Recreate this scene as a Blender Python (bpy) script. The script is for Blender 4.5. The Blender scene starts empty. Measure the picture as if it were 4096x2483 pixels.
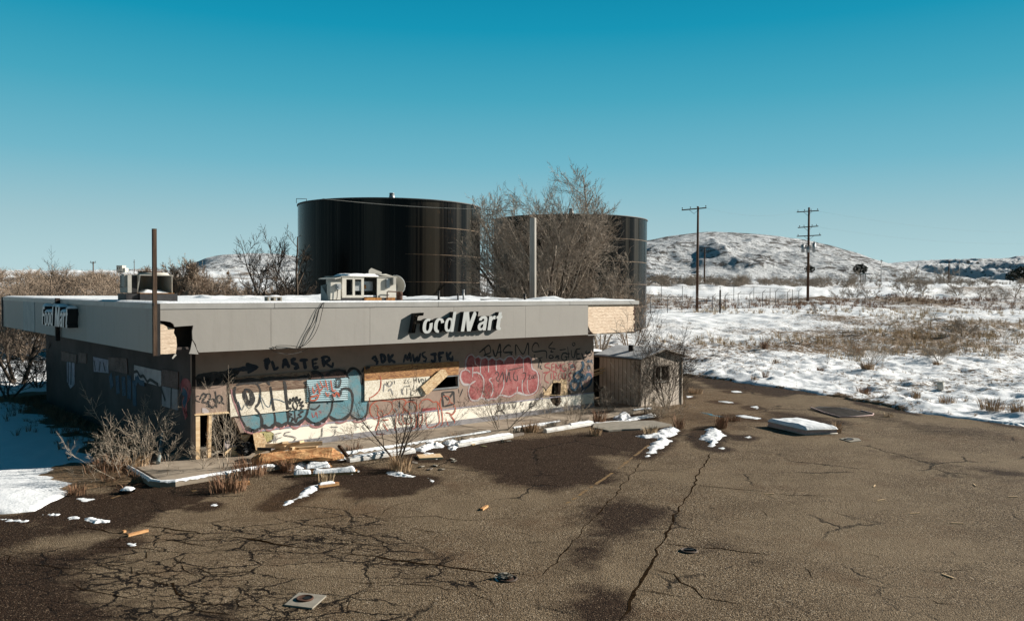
import bpy, bmesh, math, random
import numpy as np
from mathutils import Vector, Matrix
from mathutils.geometry import tessellate_polygon
rad = math.radians
scn = bpy.context.scene
col = scn.collection

# ------------------------------------------------------------------ camera
FP, PITCH, ROLL, HCAM = 3280.25, rad(1.3532), rad(0.2893), 4.4215   # focal length in photo pixels (4096 wide)
cam_d = bpy.data.cameras.new('camera')
cam_d.sensor_width = 36.0
cam_d.lens = FP / 4096 * 36
cam_d.clip_start = 0.1
cam_d.clip_end = 9000
cam = bpy.data.objects.new('camera', cam_d)
col.objects.link(cam)
RC = Matrix.Rotation(math.pi/2 - PITCH, 3, 'X') @ Matrix.Rotation(ROLL, 3, 'Z')
cam.matrix_world = Matrix.Translation((0, 0, HCAM)) @ RC.to_4x4()
scn.camera = cam

# ------------------------------------------------------------------ light
SUN_EL, SUN_DIR = rad(23.5), Vector((0.956, 0.2933, 0)).normalized()
sun_d = bpy.data.lights.new('sun', 'SUN')
sun_d.energy = 5.0
sun_d.angle = rad(0.5)
sun_d.color = (1.0, 0.935, 0.83)
sun = bpy.data.objects.new('sun', sun_d)
col.objects.link(sun)
to_sun = SUN_DIR * math.cos(SUN_EL) + Vector((0, 0, math.sin(SUN_EL)))
sun.rotation_euler = to_sun.to_track_quat('Z', 'Y').to_euler()
sun.location = to_sun * 60

world = bpy.data.worlds.new('World')
scn.world = world
world.use_nodes = True
wn, wl = world.node_tree.nodes, world.node_tree.links
wn.clear()
w_out = wn.new('ShaderNodeOutputWorld')
w_bg = wn.new('ShaderNodeBackground')
w_sky = wn.new('ShaderNodeTexSky')
w_sky.sky_type = 'NISHITA'
w_sky.sun_disc = False
w_sky.sun_elevation = SUN_EL
w_sky.sun_rotation = math.atan2(SUN_DIR.x, SUN_DIR.y)
w_sky.altitude = 1100
w_sky.air_density = 1.0
w_sky.dust_density = 0.3
w_sky.ozone_density = 1.0
w_geo = wn.new('ShaderNodeNewGeometry')
w_sep = wn.new('ShaderNodeSeparateXYZ')
w_map = wn.new('ShaderNodeMapRange')
w_map.inputs['From Min'].default_value = 0.0
w_map.inputs['From Max'].default_value = -1.0
w_ramp = wn.new('ShaderNodeValToRGB')
w_mul = wn.new('ShaderNodeMix')
w_mul.data_type = 'RGBA'; w_mul.blend_type = 'MIX'; w_mul.inputs['Factor'].default_value = 0.985
w_gain = wn.new('ShaderNodeVectorMath'); w_gain.operation = 'SCALE'; w_gain.inputs['Scale'].default_value = 10.0   # ramp in picture units, background strength 0.1
wl.new(w_geo.outputs['Incoming'], w_sep.inputs[0])
wl.new(w_sep.outputs['Z'], w_map.inputs['Value'])
wl.new(w_map.outputs[0], w_ramp.inputs[0])
wl.new(w_sky.outputs[0], w_mul.inputs['A'])
wl.new(w_ramp.outputs[0], w_gain.inputs[0])
# unseen sky behind the viewer, dimmed on purpose to weaken fill on shaded sides
w_az = wn.new('ShaderNodeMapRange'); w_az.interpolation_type = 'SMOOTHSTEP'
w_az.inputs[1].default_value = -0.70; w_az.inputs[2].default_value = 0.35; w_az.inputs[3].default_value = 10.0; w_az.inputs[4].default_value = 5.6
wl.new(w_sep.outputs['Y'], w_az.inputs[0]); wl.new(w_az.outputs[0], w_gain.inputs['Scale'])
wl.new(w_gain.outputs[0], w_mul.inputs['B'])
wl.new(w_mul.outputs['Result'], w_bg.inputs['Color'])
wl.new(w_bg.outputs[0], w_out.inputs[0])
w_bg.inputs['Strength'].default_value = 0.1
SKY_RAMP = [(0, (0.2631, 0.3566, 0.3757)), (0.03, (0.2327, 0.338, 0.3604)), (0.08, (0.1832, 0.2958, 0.3272)), (0.15, (0.0868, 0.2476, 0.3095)), (0.226, (0.031, 0.2016, 0.2759)), (0.3, (0.0026, 0.1587, 0.2446)), (0.35, (0.0003, 0.1319, 0.2154)), (0.5, (0.0003, 0.0523, 0.1043)), (1.0, (0.0003, 0.0258, 0.0574))]
def set_ramp(ramp, stops):
    el = ramp.color_ramp.elements
    while len(el) > 1: el.remove(el[-1])
    el[0].position = stops[0][0]; el[0].color = (*stops[0][1], 1)
    for p, c in stops[1:]:
        e = el.new(p); e.color = (*c, 1)
set_ramp(w_ramp, SKY_RAMP)

scn.view_settings.view_transform = 'Standard'
scn.view_settings.look = 'None'
scn.view_settings.exposure = 0.9
scn.view_settings.gamma = 1.0
scn.cycles.max_bounces = 6
scn.cycles.diffuse_bounces = 3

# ------------------------------------------------------------------ photo geometry -> world
def ray(x, y):
    return RC @ Vector(((x - 2048) / FP, -(y - 1241.5) / FP, -1.0))
def g(x, y, z=0.0):
    """world point at height z seen at a photo pixel (4096 px wide photo)"""
    d = ray(x, y); t = (z - HCAM) / d.z
    return Vector((d.x * t, d.y * t, z))
def at(x, y, Y):
    """world point at forward distance Y seen at a photo pixel"""
    d = ray(x, y); t = Y / d.y
    return Vector((d.x * t, Y, HCAM + d.z * t))
# the store: local a runs along the front, b towards the back, z up
PSI = rad(41.4477)
C0 = Vector((-8.2868, 19.1719, 0))
U = Vector((math.cos(PSI), math.sin(PSI), 0)); V = Vector((-math.sin(PSI), math.cos(PSI), 0))
L1, L2, ZT, ZB, E1, E2, E3 = 17.33, 18.43, 4.086, 2.9, 0.9, 1.132, 1.427
SWZ = 0.13
def BW(a, b, z=0.0): return C0 + U * a + V * b + Vector((0, 0, z))
def loc(x, y, z=0.0):
    p = g(x, y, z) - C0; return p.dot(U), p.dot(V)
def fw(x, y, b=E1):
    """(a, z) on the plane b of the front wall"""
    d = ray(x, y); o = Vector((0, 0, HCAM))
    t = (b - (o - C0).dot(V)) / d.dot(V)
    p = o + d * t
    return (p - C0).dot(U), p.z
def lw(x, y, a=E2):
    """(b, z) on the plane a of the left wall"""
    d = ray(x, y); o = Vector((0, 0, HCAM))
    t = (a - (o - C0).dot(U)) / d.dot(U)
    p = o + d * t
    return (p - C0).dot(V), p.z
def ZA(x, y): return (900 + x/3.735, 1400 + y/3.735)
def ZBm(x, y): return (1400 + x/4.15, 1400 + y/4.15)
def ZC(x, y): return (1800 + x/4.107, 1350 + y/4.107)
def Z2(x, y): return (600 + x/2.49, 1350 + y/2.49)
def Z1(x, y): return (x/2.49, 1100 + y/2.49)
def ZS(x, y): return (1550 + x/4.107, 1180 + y/4.107)

# ------------------------------------------------------------------ numpy noise
_rs = np.random.RandomState(7)
_lat = _rs.rand(256, 256)
def vnoise(x, y):
    xi = np.floor(x).astype(int); yi = np.floor(y).astype(int)
    fx = x - xi; fy = y - yi
    fx = fx*fx*(3-2*fx); fy = fy*fy*(3-2*fy)
    a = _lat[xi & 255, yi & 255]; b = _lat[(xi+1) & 255, yi & 255]
    c = _lat[xi & 255, (yi+1) & 255]; d = _lat[(xi+1) & 255, (yi+1) & 255]
    return (a*(1-fx)+b*fx)*(1-fy) + (c*(1-fx)+d*fx)*fy
def fbm(x, y, oct=4, lac=2.03, gain=0.5):
    s = np.zeros_like(x, dtype=float); amp = 1.0; tot = 0.0
    for i in range(oct):
        s += amp * vnoise(x + 17.3*i, y - 9.1*i); tot += amp
        amp *= gain; x = x*lac; y = y*lac
    return s / tot
def sstep(a, b, x):
    t = np.clip((x - a) / (b - a), 0, 1); return t*t*(3-2*t)

# ------------------------------------------------------------------ materials
MATS = {}
class NT:
    def __init__(s, name, k=0.66):
        s.k = k; s.m = bpy.data.materials.new(name); s.m.use_nodes = True
        s.n, s.l = s.m.node_tree.nodes, s.m.node_tree.links
        s.p = s.n['Principled BSDF']
        s.tc = s.n.new('ShaderNodeTexCoord')
        MATS[name] = s.m
    def noise(s, scale, detail=4, rough=0.6, vec=None, dist=0.0, out='Fac'):
        t = s.n.new('ShaderNodeTexNoise'); t.inputs['Scale'].default_value = scale
        t.inputs['Detail'].default_value = detail; t.inputs['Roughness'].default_value = rough
        t.inputs['Distortion'].default_value = dist
        s.l.new(vec if vec else s.tc.outputs['Object'], t.inputs['Vector']); return t.outputs[out]
    def vor(s, scale, feature='F1', vec=None, out='Distance', rnd=1.0):
        t = s.n.new('ShaderNodeTexVoronoi'); t.feature = feature; t.inputs['Scale'].default_value = scale
        t.inputs['Randomness'].default_value = rnd
        s.l.new(vec if vec else s.tc.outputs['Object'], t.inputs['Vector']); return t.outputs[out]
    def scale(s, v, vec=None):
        t = s.n.new('ShaderNodeMapping'); t.inputs['Scale'].default_value = v
        s.l.new(vec if vec else s.tc.outputs['Object'], t.inputs['Vector']); return t.outputs[0]
    def rng(s, v, a, b, c=0.0, d=1.0):
        t = s.n.new('ShaderNodeMapRange'); t.inputs[1].default_value = a; t.inputs[2].default_value = b
        t.inputs[3].default_value = c; t.inputs[4].default_value = d
        s.l.new(v, t.inputs[0]); return t.outputs[0]
    def math(s, op, a, b=None):
        t = s.n.new('ShaderNodeMath'); t.operation = op
        for i, v in enumerate((a, b)):
            if v is None: continue
            if isinstance(v, (int, float)): t.inputs[i].default_value = v
            else: s.l.new(v, t.inputs[i])
        return t.outputs[0]
    def mix(s, f, a, b, mode='MIX'):
        t = s.n.new('ShaderNodeMix'); t.data_type = 'RGBA'; t.blend_type = mode
        if isinstance(f, (int, float)): t.inputs['Factor'].default_value = f
        else: s.l.new(f, t.inputs['Factor'])
        for k, v in (('A', a), ('B', b)):
            if isinstance(v, tuple): t.inputs[k].default_value = (v[0]*s.k, v[1]*s.k, v[2]*s.k, 1)
            else: s.l.new(v, t.inputs[k])
        return t.outputs['Result']
    def attr(s, name):
        t = s.n.new('ShaderNodeAttribute'); t.attribute_name = name; return t.outputs['Fac']
    def base(s, v):
        if isinstance(v, tuple): s.p.inputs['Base Color'].default_value = (v[0]*s.k, v[1]*s.k, v[2]*s.k, 1)
        else: s.l.new(v, s.p.inputs['Base Color'])
    def rough(s, v):
        if isinstance(v, (int, float)): s.p.inputs['Roughness'].default_value = v
        else: s.l.new(v, s.p.inputs['Roughness'])
    def bump(s, h, strength=0.5, dist=0.02):
        t = s.n.new('ShaderNodeBump'); t.inputs['Strength'].default_value = strength
        t.inputs['Distance'].default_value = dist
        s.l.new(h, t.inputs['Height']); s.l.new(t.outputs[0], s.p.inputs['Normal'])
    def spec(s, v): s.p.inputs['Specular IOR Level'].default_value = v

def simple(name, c1, c2=None, scale=6, rough=0.85, bump=0.0, bscale=None, lo=0.35, hi=0.65, metal=0.0, spec=0.3, stretch=None, bdist=0.01):
    t = NT(name)
    vec = t.scale(stretch) if stretch else None
    if c2 is None: t.base(c1)
    else: t.base(t.mix(t.rng(t.noise(scale, 5, 0.65, vec), lo, hi), c1, c2))
    t.rough(rough); t.spec(spec); t.p.inputs['Metallic'].default_value = metal
    if bump: t.bump(t.noise(bscale or scale*3, 4, 0.6, vec), bump, bdist)
    return t.m

# snow, ground
t = NT('snow', 1.0)
n1 = t.noise(1.3, 5); n2 = t.noise(14, 3)
t.base(t.mix(t.rng(n1, 0.3, 0.7), (0.72, 0.74, 0.765), (0.80, 0.81, 0.825)))
t.rough(0.75); t.spec(0.25); t.bump(t.math('ADD', n2, t.math('MULTIPLY', n1, 2.0)), 0.5, 0.03)

t = NT('snowy_ground', 1.0)
n1 = t.noise(0.9, 6, 0.62); n2 = t.noise(4.2, 7, 0.72); n3 = t.noise(22, 3)
soil = t.mix(t.rng(n3, 0.35, 0.65), (0.075, 0.048, 0.028), (0.19, 0.125, 0.07))
snowc = t.mix(t.rng(n1, 0.3, 0.7), (0.72, 0.74, 0.765), (0.80, 0.81, 0.825))
bare = t.attr('bare')
thr = t.math('SUBTRACT', t.math('ADD', t.math('MULTIPLY', n2, 0.75), t.math('MULTIPLY', n1, 0.25)), t.math('SUBTRACT', 1.0, bare))
f = t.rng(thr, -0.03, 0.05)
t.base(t.mix(f, snowc, soil)); t.rough(0.85); t.spec(0.2)
t.bump(t.math('ADD', t.math('MULTIPLY', n2, 1.0), t.math('MULTIPLY', n3, 0.35)), 0.55, 0.06)

t = NT('hill_snow', 1.0)
st = t.scale((1, 1, 2.2))
n1 = t.noise(0.03, 7, 0.68, st); n2 = t.noise(0.22, 6, 0.72, st); n3 = t.vor(0.22, 'F1', st); n4 = t.noise(0.07, 4)
rock = t.mix(t.rng(n2, 0.4, 0.6), (0.030, 0.028, 0.026), (0.085, 0.072, 0.062))
rk = t.attr('rock')
v = t.math('ADD', t.math('MULTIPLY', n2, 0.6), t.math('MULTIPLY', n1, 0.4))
f = t.rng(t.math('SUBTRACT', v, t.math('SUBTRACT', 1.0, rk)), -0.005, 0.03, 0, 0.9)
sh = t.math('MULTIPLY', t.rng(n3, 0.20, 0.34, 1.0, 0.0), t.rng(n4, 0.40, 0.55))
f = t.math('MAXIMUM', f, t.math('MULTIPLY', sh, 0.9))
t.base(t.mix(f, (0.70, 0.72, 0.745), rock)); t.rough(0.9); t.spec(0.1)
t.bump(n2, 1.0, 6.0)

# asphalt
t = NT('asphalt')
wet = t.attr('wet'); crk = t.attr('alligator'); dirt = t.attr('dirt')
ob = t.tc.outputs['Object']
n_f = t.noise(24, 3, 0.7); n_g = t.noise(60, 2, 0.5); n_m = t.noise(1.1, 6, 0.65); n_l = t.noise(0.22, 5, 0.6); n_s = t.noise(7, 5, 0.7); n_w = t.noise(2.2, 6, 0.75)
v1 = t.vor(52, 'F1'); vc = t.n.new('ShaderNodeSeparateColor'); t.l.new(t.vor(52, 'F1', None, 'Color'), vc.inputs[0])
stone = t.mix(vc.outputs[0], (0.20, 0.14, 0.084), (0.56, 0.415, 0.27))
stone = t.mix(t.rng(vc.outputs[1], 0.86, 0.95), stone, (0.80, 0.66, 0.50))
gap = t.math('MAXIMUM', t.rng(v1, 0.38, 0.72), t.rng(n_f, 0.52, 0.62))
dry = t.mix(gap, stone, (0.05, 0.034, 0.021))
dry = t.mix(t.rng(n_m, 0.40, 0.68, 0, 0.55), dry, (0.115, 0.078, 0.048))
dry = t.mix(t.rng(n_l, 0.45, 0.62, 0, 0.45), dry, (0.34, 0.255, 0.165))
dry = t.mix(t.rng(t.noise(0.5, 5, 0.65), 0.55, 0.68, 0, 0.4), dry, (0.16, 0.09, 0.05))
wst_ = t.mix(vc.outputs[0], (0.022, 0.011, 0.007), (0.095, 0.052, 0.032))
wst_ = t.mix(t.rng(vc.outputs[1], 0.88, 0.95), wst_, (0.30, 0.21, 0.14))
wetc = t.mix(gap, wst_, (0.014, 0.007, 0.004))
wf = t.math('ADD', wet, t.math('MULTIPLY', t.math('SUBTRACT', n_w, 0.5), 0.9))
wf = t.rng(wf, 0.28, 0.68)
c = t.mix(t.math('MULTIPLY', wf, 0.94), dry, wetc)
c = t.mix(t.math('MULTIPLY', dirt, t.rng(n_s, 0.35, 0.6)), c, (0.20, 0.115, 0.055))
warp = t.n.new('ShaderNodeVectorMath'); warp.operation = 'ADD'
wsc = t.n.new('ShaderNodeVectorMath'); wsc.operation = 'SCALE'; wsc.inputs['Scale'].default_value = 0.55
t.l.new(t.noise(1.6, 6, 0.7, None, 0, 'Color'), wsc.inputs[0])
t.l.new(ob, warp.inputs[0]); t.l.new(wsc.outputs[0], warp.inputs[1])
wst = t.scale((0.75, 1.5, 1), warp.outputs[0])
e1 = t.vor(1.15, 'DISTANCE_TO_EDGE', wst); e2 = t.vor(2.9, 'DISTANCE_TO_EDGE', wst)
e0 = t.vor(0.34, 'DISTANCE_TO_EDGE', warp.outputs[0])
wid = t.math('ADD', t.math('MULTIPLY', n_s, 0.055), -0.006)
def line(e, k):
    return t.rng(t.math('SUBTRACT', e, t.math('MULTIPLY', wid, k)), -0.006, 0.012, 1, 0)
e3 = t.vor(1.9, 'DISTANCE_TO_EDGE', wst)
ck = t.math('MULTIPLY', line(e1, 0.85), t.rng(crk, 0.30, 0.50))
ck = t.math('MAXIMUM', ck, t.math('MULTIPLY', line(e3, 0.7), t.rng(crk, 0.48, 0.70)))
ck2 = t.math('MULTIPLY', line(e2, 1.25), t.rng(crk, 0.58, 0.85))
ck0 = t.math('MULTIPLY', line(e0, 0.25), t.rng(t.noise(0.35, 3), 0.50, 0.58))
ckk = t.math('MAXIMUM', t.math('MAXIMUM', ck, ck2), ck0)
ckk = t.math('MULTIPLY', ckk, t.rng(n_w, 0.24, 0.34))
halo = t.math('MULTIPLY', t.rng(e1, 0.0, 0.06, 0.35, 0), t.rng(crk, 0.45, 0.75))
c = t.mix(halo, c, (0.06, 0.036, 0.022))
c = t.mix(ckk, c, (0.012, 0.008, 0.006))
t.base(c)
t.rough(0.9); t.spec(0.08)
hb = t.math('SUBTRACT', t.math('SUBTRACT', n_f, t.math('MULTIPLY', v1, 0.8)), t.math('MULTIPLY', ckk, 1.6))
t.bump(hb, 0.7, 0.025)

simple('crack_dark', (0.012, 0.008, 0.005), (0.05, 0.03, 0.016), 9, 1.0, spec=0.0)
simple('dead_grass', (0.3, 0.19, 0.105), (0.66, 0.46, 0.28), 3, 0.9)
simple('red_grass', (0.19, 0.095, 0.055), (0.44, 0.26, 0.155), 3, 0.9)
simple('pale_grass', (0.46, 0.33, 0.2), (0.75, 0.57, 0.36), 3, 0.9)
simple('bark_grey', (0.24, 0.195, 0.155), (0.62, 0.52, 0.42), 4, 0.9)
simple('bark_dark', (0.06, 0.044, 0.033), (0.16, 0.12, 0.09), 3, 0.9)
simple('bark_pale', (0.36, 0.285, 0.215), (0.80, 0.66, 0.51), 6, 0.9)
simple('bark_thicket', (0.28, 0.205, 0.15), (0.54, 0.42, 0.32), 1.0, 0.9)
simple('evergreen', (0.014, 0.018, 0.011), (0.035, 0.04, 0.025), 3, 0.9)
simple('faded_yellow', (0.34, 0.20, 0.07), (0.14, 0.085, 0.045), 6, 0.9)
t = NT('puddle'); t.base((0.02, 0.018, 0.015)); t.rough(0.08); t.spec(0.5)

# building
t = NT('fascia_panel')
sv = t.scale((3.0, 3.0, 0.22)); n = t.noise(1.6, 6, 0.7, sv); n2 = t.noise(0.5, 5, 0.6); n3 = t.noise(9, 5, 0.7)
oi = t.n.new('ShaderNodeObjectInfo')
c = t.mix(t.rng(oi.outputs['Random'], 0, 1), (0.425, 0.40, 0.368), (0.485, 0.46, 0.43))
c = t.mix(t.rng(n, 0.52, 0.75, 0, 0.35), c, (0.30, 0.27, 0.235))
c = t.mix(t.rng(n2, 0.45, 0.7, 0, 0.25), c, (0.54, 0.51, 0.46))
c = t.mix(t.rng(n3, 0.68, 0.76, 0, 0.5), c, (0.26, 0.20, 0.16))
t.base(c); t.rough(0.75); t.spec(0.3); t.bump(n2, 0.35, 0.05)
t = NT('siding_tan')
wv = t.n.new('ShaderNodeTexWave'); wv.wave_type = 'BANDS'; wv.bands_direction = 'X'; wv.inputs['Scale'].default_value = 10.5
wv.inputs['Distortion'].default_value = 0.0
t.l.new(t.tc.outputs['Object'], wv.inputs['Vector'])
n = t.noise(0.9, 6, 0.65); n2 = t.noise(5, 4)
c = t.mix(t.rng(n, 0.3, 0.7), (0.46, 0.32, 0.25), (0.58, 0.425, 0.34))
c = t.mix(t.rng(wv.outputs['Fac'], 0.15, 0.6, 0.45, 0.0), c, (0.20, 0.145, 0.115))
t.base(t.mix(t.rng(n2, 0.5, 0.8, 0, 0.35), c, (0.22, 0.165, 0.13))); t.rough(0.85)
t.bump(wv.outputs['Fac'], 0.3, 0.01)
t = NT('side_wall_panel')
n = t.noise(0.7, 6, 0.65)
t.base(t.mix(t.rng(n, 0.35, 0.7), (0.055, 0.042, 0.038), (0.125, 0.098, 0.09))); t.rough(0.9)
t = NT('white_band')
n = t.noise(1.5, 6, 0.7); n2 = t.noise(7, 4)
t.base(t.mix(t.rng(n, 0.5, 0.75, 0, 0.5), (1.28, 1.20, 1.04), (1.0, 0.90, 0.76))); t.rough(0.8)
simple('foundation', (0.33, 0.32, 0.34), (0.46, 0.44, 0.46), 3, 0.9)
simple('concrete_walk', (0.34, 0.275, 0.21), (0.52, 0.43, 0.335), 1.4, 0.92, 0.3, 30)
simple('concrete_pad', (0.30, 0.27, 0.22), (0.42, 0.38, 0.32), 5, 0.92, 0.3, 40)
simple('white_paint', (0.92, 0.90, 0.87), (0.50, 0.46, 0.41), 3.5, 0.8, 0.3, 20, 0.5, 0.8)
simple('coping_metal', (0.42, 0.41, 0.39), (0.52, 0.51, 0.49), 1.5, 0.5)
t = NT('osb')
n = t.vor(26, 'F1', t.scale((1, 1, 1.6)), 'Color'); n2 = t.noise(4, 5)
sp = t.n.new('ShaderNodeSeparateColor'); t.l.new(n, sp.inputs[0])
c = t.mix(t.rng(sp.outputs[0], 0.1, 0.9), (0.92, 0.82, 0.65), (1.2, 1.12, 0.96))
t.base(t.mix(t.rng(n2, 0.5, 0.75, 0, 0.3), c, (0.80, 0.68, 0.50))); t.rough(0.85); t.bump(sp.outputs[1], 0.4, 0.006)
t = NT('osb_raw')
n = t.vor(22, 'F1', t.scale((1, 1, 1.6)), 'Color'); n2 = t.noise(2.5, 6)
sp = t.n.new('ShaderNodeSeparateColor'); t.l.new(n, sp.inputs[0])
c = t.mix(t.rng(sp.outputs[0], 0.1, 0.9), (0.72, 0.47, 0.25), (1.05, 0.80, 0.50))
t.base(t.mix(t.rng(n2, 0.5, 0.72, 0, 0.6), c, (0.50, 0.28, 0.13))); t.rough(0.85); t.bump(sp.outputs[1], 0.4, 0.006)
t = NT('foam_board')
sv = t.scale((1.0, 1.0, 3.0)); n = t.noise(7, 6, 0.7, sv); n3 = t.noise(2.4, 4, 0.6, t.scale((0.4, 0.4, 2.2)))
c = t.mix(t.rng(n, 0.3, 0.65), (0.80, 0.57, 0.40), (1.2, 0.98, 0.76))
bw = t.n.new('ShaderNodeTexWave'); bw.bands_direction = 'Z'; bw.inputs['Scale'].default_value = 2.9; bw.inputs['Distortion'].default_value = 2.5
bw.inputs['Detail'].default_value = 3; bw.inputs['Detail Scale'].default_value = 2.0
t.l.new(t.tc.outputs['Object'], bw.inputs['Vector'])
t.base(t.mix(t.rng(bw.outputs['Fac'], 0.0, 0.07, 0.5, 0.0), c, (0.46, 0.28, 0.16))); t.rough(0.9); t.bump(n, 0.6, 0.02)
t = NT('plywood')
sv = t.scale((0.5, 0.5, 4.0)); n = t.noise(3.0, 6, 0.6, sv, 1.8)
t.base(t.mix(t.rng(t.math('SINE', t.math('MULTIPLY', n, 38.0)), -1, 1), (0.24, 0.085, 0.03), (0.72, 0.38, 0.145))); t.rough(0.8)
t = NT('plywood_grey')
sv = t.scale((0.5, 0.5, 4.0)); n = t.noise(3.0, 6, 0.6, sv, 1.2)
t.base(t.mix(t.rng(t.math('SINE', t.math('MULTIPLY', n, 34.0)), -1, 1), (0.17, 0.095, 0.06), (0.40, 0.29, 0.21))); t.rough(0.85)
simple('lumber', (0.80, 0.52, 0.27), (1.1, 0.84, 0.54), 2.5, 0.85, 0.3, 12, 0.3, 0.7, stretch=(0.6, 0.6, 5))
simple('lumber_orange', (0.50, 0.19, 0.065), (0.92, 0.54, 0.25), 3, 0.85, 0.6, 9, 0.35, 0.65, stretch=(1, 5, 5), bdist=0.03)
simple('wood_grey', (0.17, 0.14, 0.115), (0.30, 0.255, 0.215), 3, 0.9, 0.4, 18, stretch=(4, 4, 0.5))
simple('wood_brown', (0.06, 0.036, 0.024), (0.16, 0.10, 0.065), 3, 0.9, 0.5, 14, stretch=(5, 5, 0.5))
simple('wood_dark', (0.02, 0.015, 0.013), (0.05, 0.036, 0.03), 3, 0.9)
simple('wood_bleached', (0.42, 0.39, 0.35), (0.58, 0.55, 0.50), 2, 0.85, 0.3, 14, stretch=(5, 5, 0.4))
simple('pole_wood', (0.075, 0.038, 0.024), (0.17, 0.09, 0.055), 1.5, 0.9, stretch=(4, 4, 0.3))
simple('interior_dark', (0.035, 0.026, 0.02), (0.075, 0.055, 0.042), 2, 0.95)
simple('black_sheet', (0.014, 0.014, 0.016), (0.05, 0.048, 0.05), 3, 0.6, 0.6, 6)
simple('steel_dark', (0.012, 0.012, 0.014), (0.03, 0.028, 0.028), 3, 0.6)
simple('steel_grey', (0.30, 0.31, 0.32), (0.42, 0.43, 0.44), 4, 0.45, metal=0.3)
simple('galvanised', (0.40, 0.43, 0.45), (0.55, 0.58, 0.60), 5, 0.4, metal=0.4)
simple('unit_white', (0.60, 0.57, 0.50), (0.72, 0.69, 0.62), 2.5, 0.7)
simple('unit_grey', (0.40, 0.385, 0.35), (0.56, 0.53, 0.47), 2.5, 0.7)
simple('unit_stained', (0.42, 0.39, 0.34), (0.52, 0.34, 0.20), 2.2, 0.75, lo=0.5, hi=0.75)
simple('rust_orange', (0.24, 0.085, 0.02), (0.55, 0.27, 0.07), 9, 0.9)
simple('rust_dark', (0.06, 0.028, 0.018), (0.13, 0.06, 0.035), 6, 0.85)
simple('cast_iron', (0.055, 0.038, 0.028), (0.12, 0.08, 0.055), 8, 0.7)
simple('sign_face', (0.76, 0.78, 0.77), (0.66, 0.68, 0.67), 4, 0.4)
simple('sign_return', (0.022, 0.024, 0.026), None, 1, 0.5)
simple('sign_inside', (0.10, 0.065, 0.045), (0.30, 0.22, 0.16), 5, 0.5)
simple('cable_black', (0.012, 0.012, 0.012), None, 1, 0.6)
simple('wire_grey', (0.12, 0.12, 0.12), None, 1, 0.6)
simple('mattress_cloth', (0.62, 0.43, 0.40), (0.80, 0.60, 0.56), 9, 0.9, 0.5, 30)
simple('sheet_metal_pale', (0.22, 0.28, 0.29), (0.33, 0.40, 0.41), 2, 0.6)
t = NT('corrugated_blue')
n = t.noise(2.0, 4)
t.base(t.mix(t.rng(n, 0.35, 0.65), (0.36, 0.58, 0.66), (0.55, 0.72, 0.77))); t.rough(0.6)
simple('shingle_snow', (0.66, 0.67, 0.69), (0.80, 0.81, 0.82), 9, 0.85, 0.4, 25, 0.35, 0.6)
t = NT('shed_siding')
sx_ = t.n.new('ShaderNodeSeparateXYZ'); t.l.new(t.tc.outputs['Object'], sx_.inputs[0])
cb_ = t.n.new('ShaderNodeCombineXYZ'); t.l.new(t.math('ADD', t.math('ADD', sx_.outputs[0], sx_.outputs[1]), 0.11), cb_.inputs[0])
wv = t.n.new('ShaderNodeTexWave'); wv.bands_direction = 'X'; wv.inputs['Scale'].default_value = 1.55
t.l.new(cb_.outputs[0], wv.inputs['Vector'])
n = t.noise(5, 5, 0.7, t.scale((4, 4, 0.5)))
c = t.mix(t.rng(n, 0.3, 0.7), (0.54, 0.46, 0.38), (0.80, 0.70, 0.60))
gr = wv.outputs['Fac']
t.base(t.mix(t.rng(gr, 0.0, 0.10, 0.75, 0), c, (0.07, 0.05, 0.04))); t.rough(0.9)
# tank: dark coated steel, streaks and rust
t = NT('tank_coating')
an = t.attr('around'); hz = t.attr('height')
cb = t.n.new('ShaderNodeCombineXYZ'); t.l.new(an, cb.inputs[0]); t.l.new(hz, cb.inputs[2])
s1 = t.noise(0.9, 3, 0.6, t.scale((1, 1, 0.01), cb.outputs[0])); s2 = t.noise(14, 4, 0.7, t.scale((1, 1, 0.12), cb.outputs[0]))
s3 = t.noise(0.55, 3, 0.55, t.scale((1, 1, 0.0), cb.outputs[0])); s4 = t.noise(6, 3, 0.6, t.scale((1, 1, 0.0), cb.outputs[0]))
s5 = t.math('ADD', t.math('MULTIPLY', s3, 0.75), t.math('MULTIPLY', s4, 0.25))
c = t.mix(t.rng(s5, 0.48, 0.56), (0.003, 0.003, 0.0035), (0.044, 0.039, 0.031))
c = t.mix(t.math('MULTIPLY', t.rng(s2, 0.60, 0.72), t.attr('rusty')), c, (0.16, 0.095, 0.05))
t.base(c)
t.rough(t.rng(s1, 0.40, 0.60, 0.20, 0.30)); t.spec(0.13)
simple('tank_seam', (0.08, 0.055, 0.036), (0.26, 0.175, 0.11), 3, 0.8)
simple('tank_roof', (0.05, 0.05, 0.05), (0.10, 0.10, 0.10), 2, 0.6)
# spray paint
def spray(name, c, c2=None, sc=3.0, lo=0.4, hi=0.62):
    t = NT(name); t.base(t.mix(t.rng(t.noise(sc, 5, 0.65), lo, hi), c, c2 or c)); t.rough(0.75)
    n = t.math('ADD', t.math('MULTIPLY', t.noise(38, 3, 0.7), 0.6), t.math('MULTIPLY', t.noise(2.5, 5, 0.7), 0.4))
    t.l.new(t.rng(n, 0.38, 0.47, 0.25, 1.0), t.p.inputs['Alpha'])
    return t.m
spray('paint_black', (0.016, 0.016, 0.018), (0.045, 0.042, 0.042))
spray('paint_navy', (0.012, 0.022, 0.042), (0.028, 0.04, 0.06))
spray('paint_blue_fill', (0.15, 0.36, 0.43), (0.36, 0.34, 0.32), 2.2, 0.45, 0.72)
spray('paint_red_fill', (0.40, 0.055, 0.06), (0.52, 0.18, 0.17), 5)
spray('paint_white', (0.66, 0.60, 0.60), (0.56, 0.48, 0.48))
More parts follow.
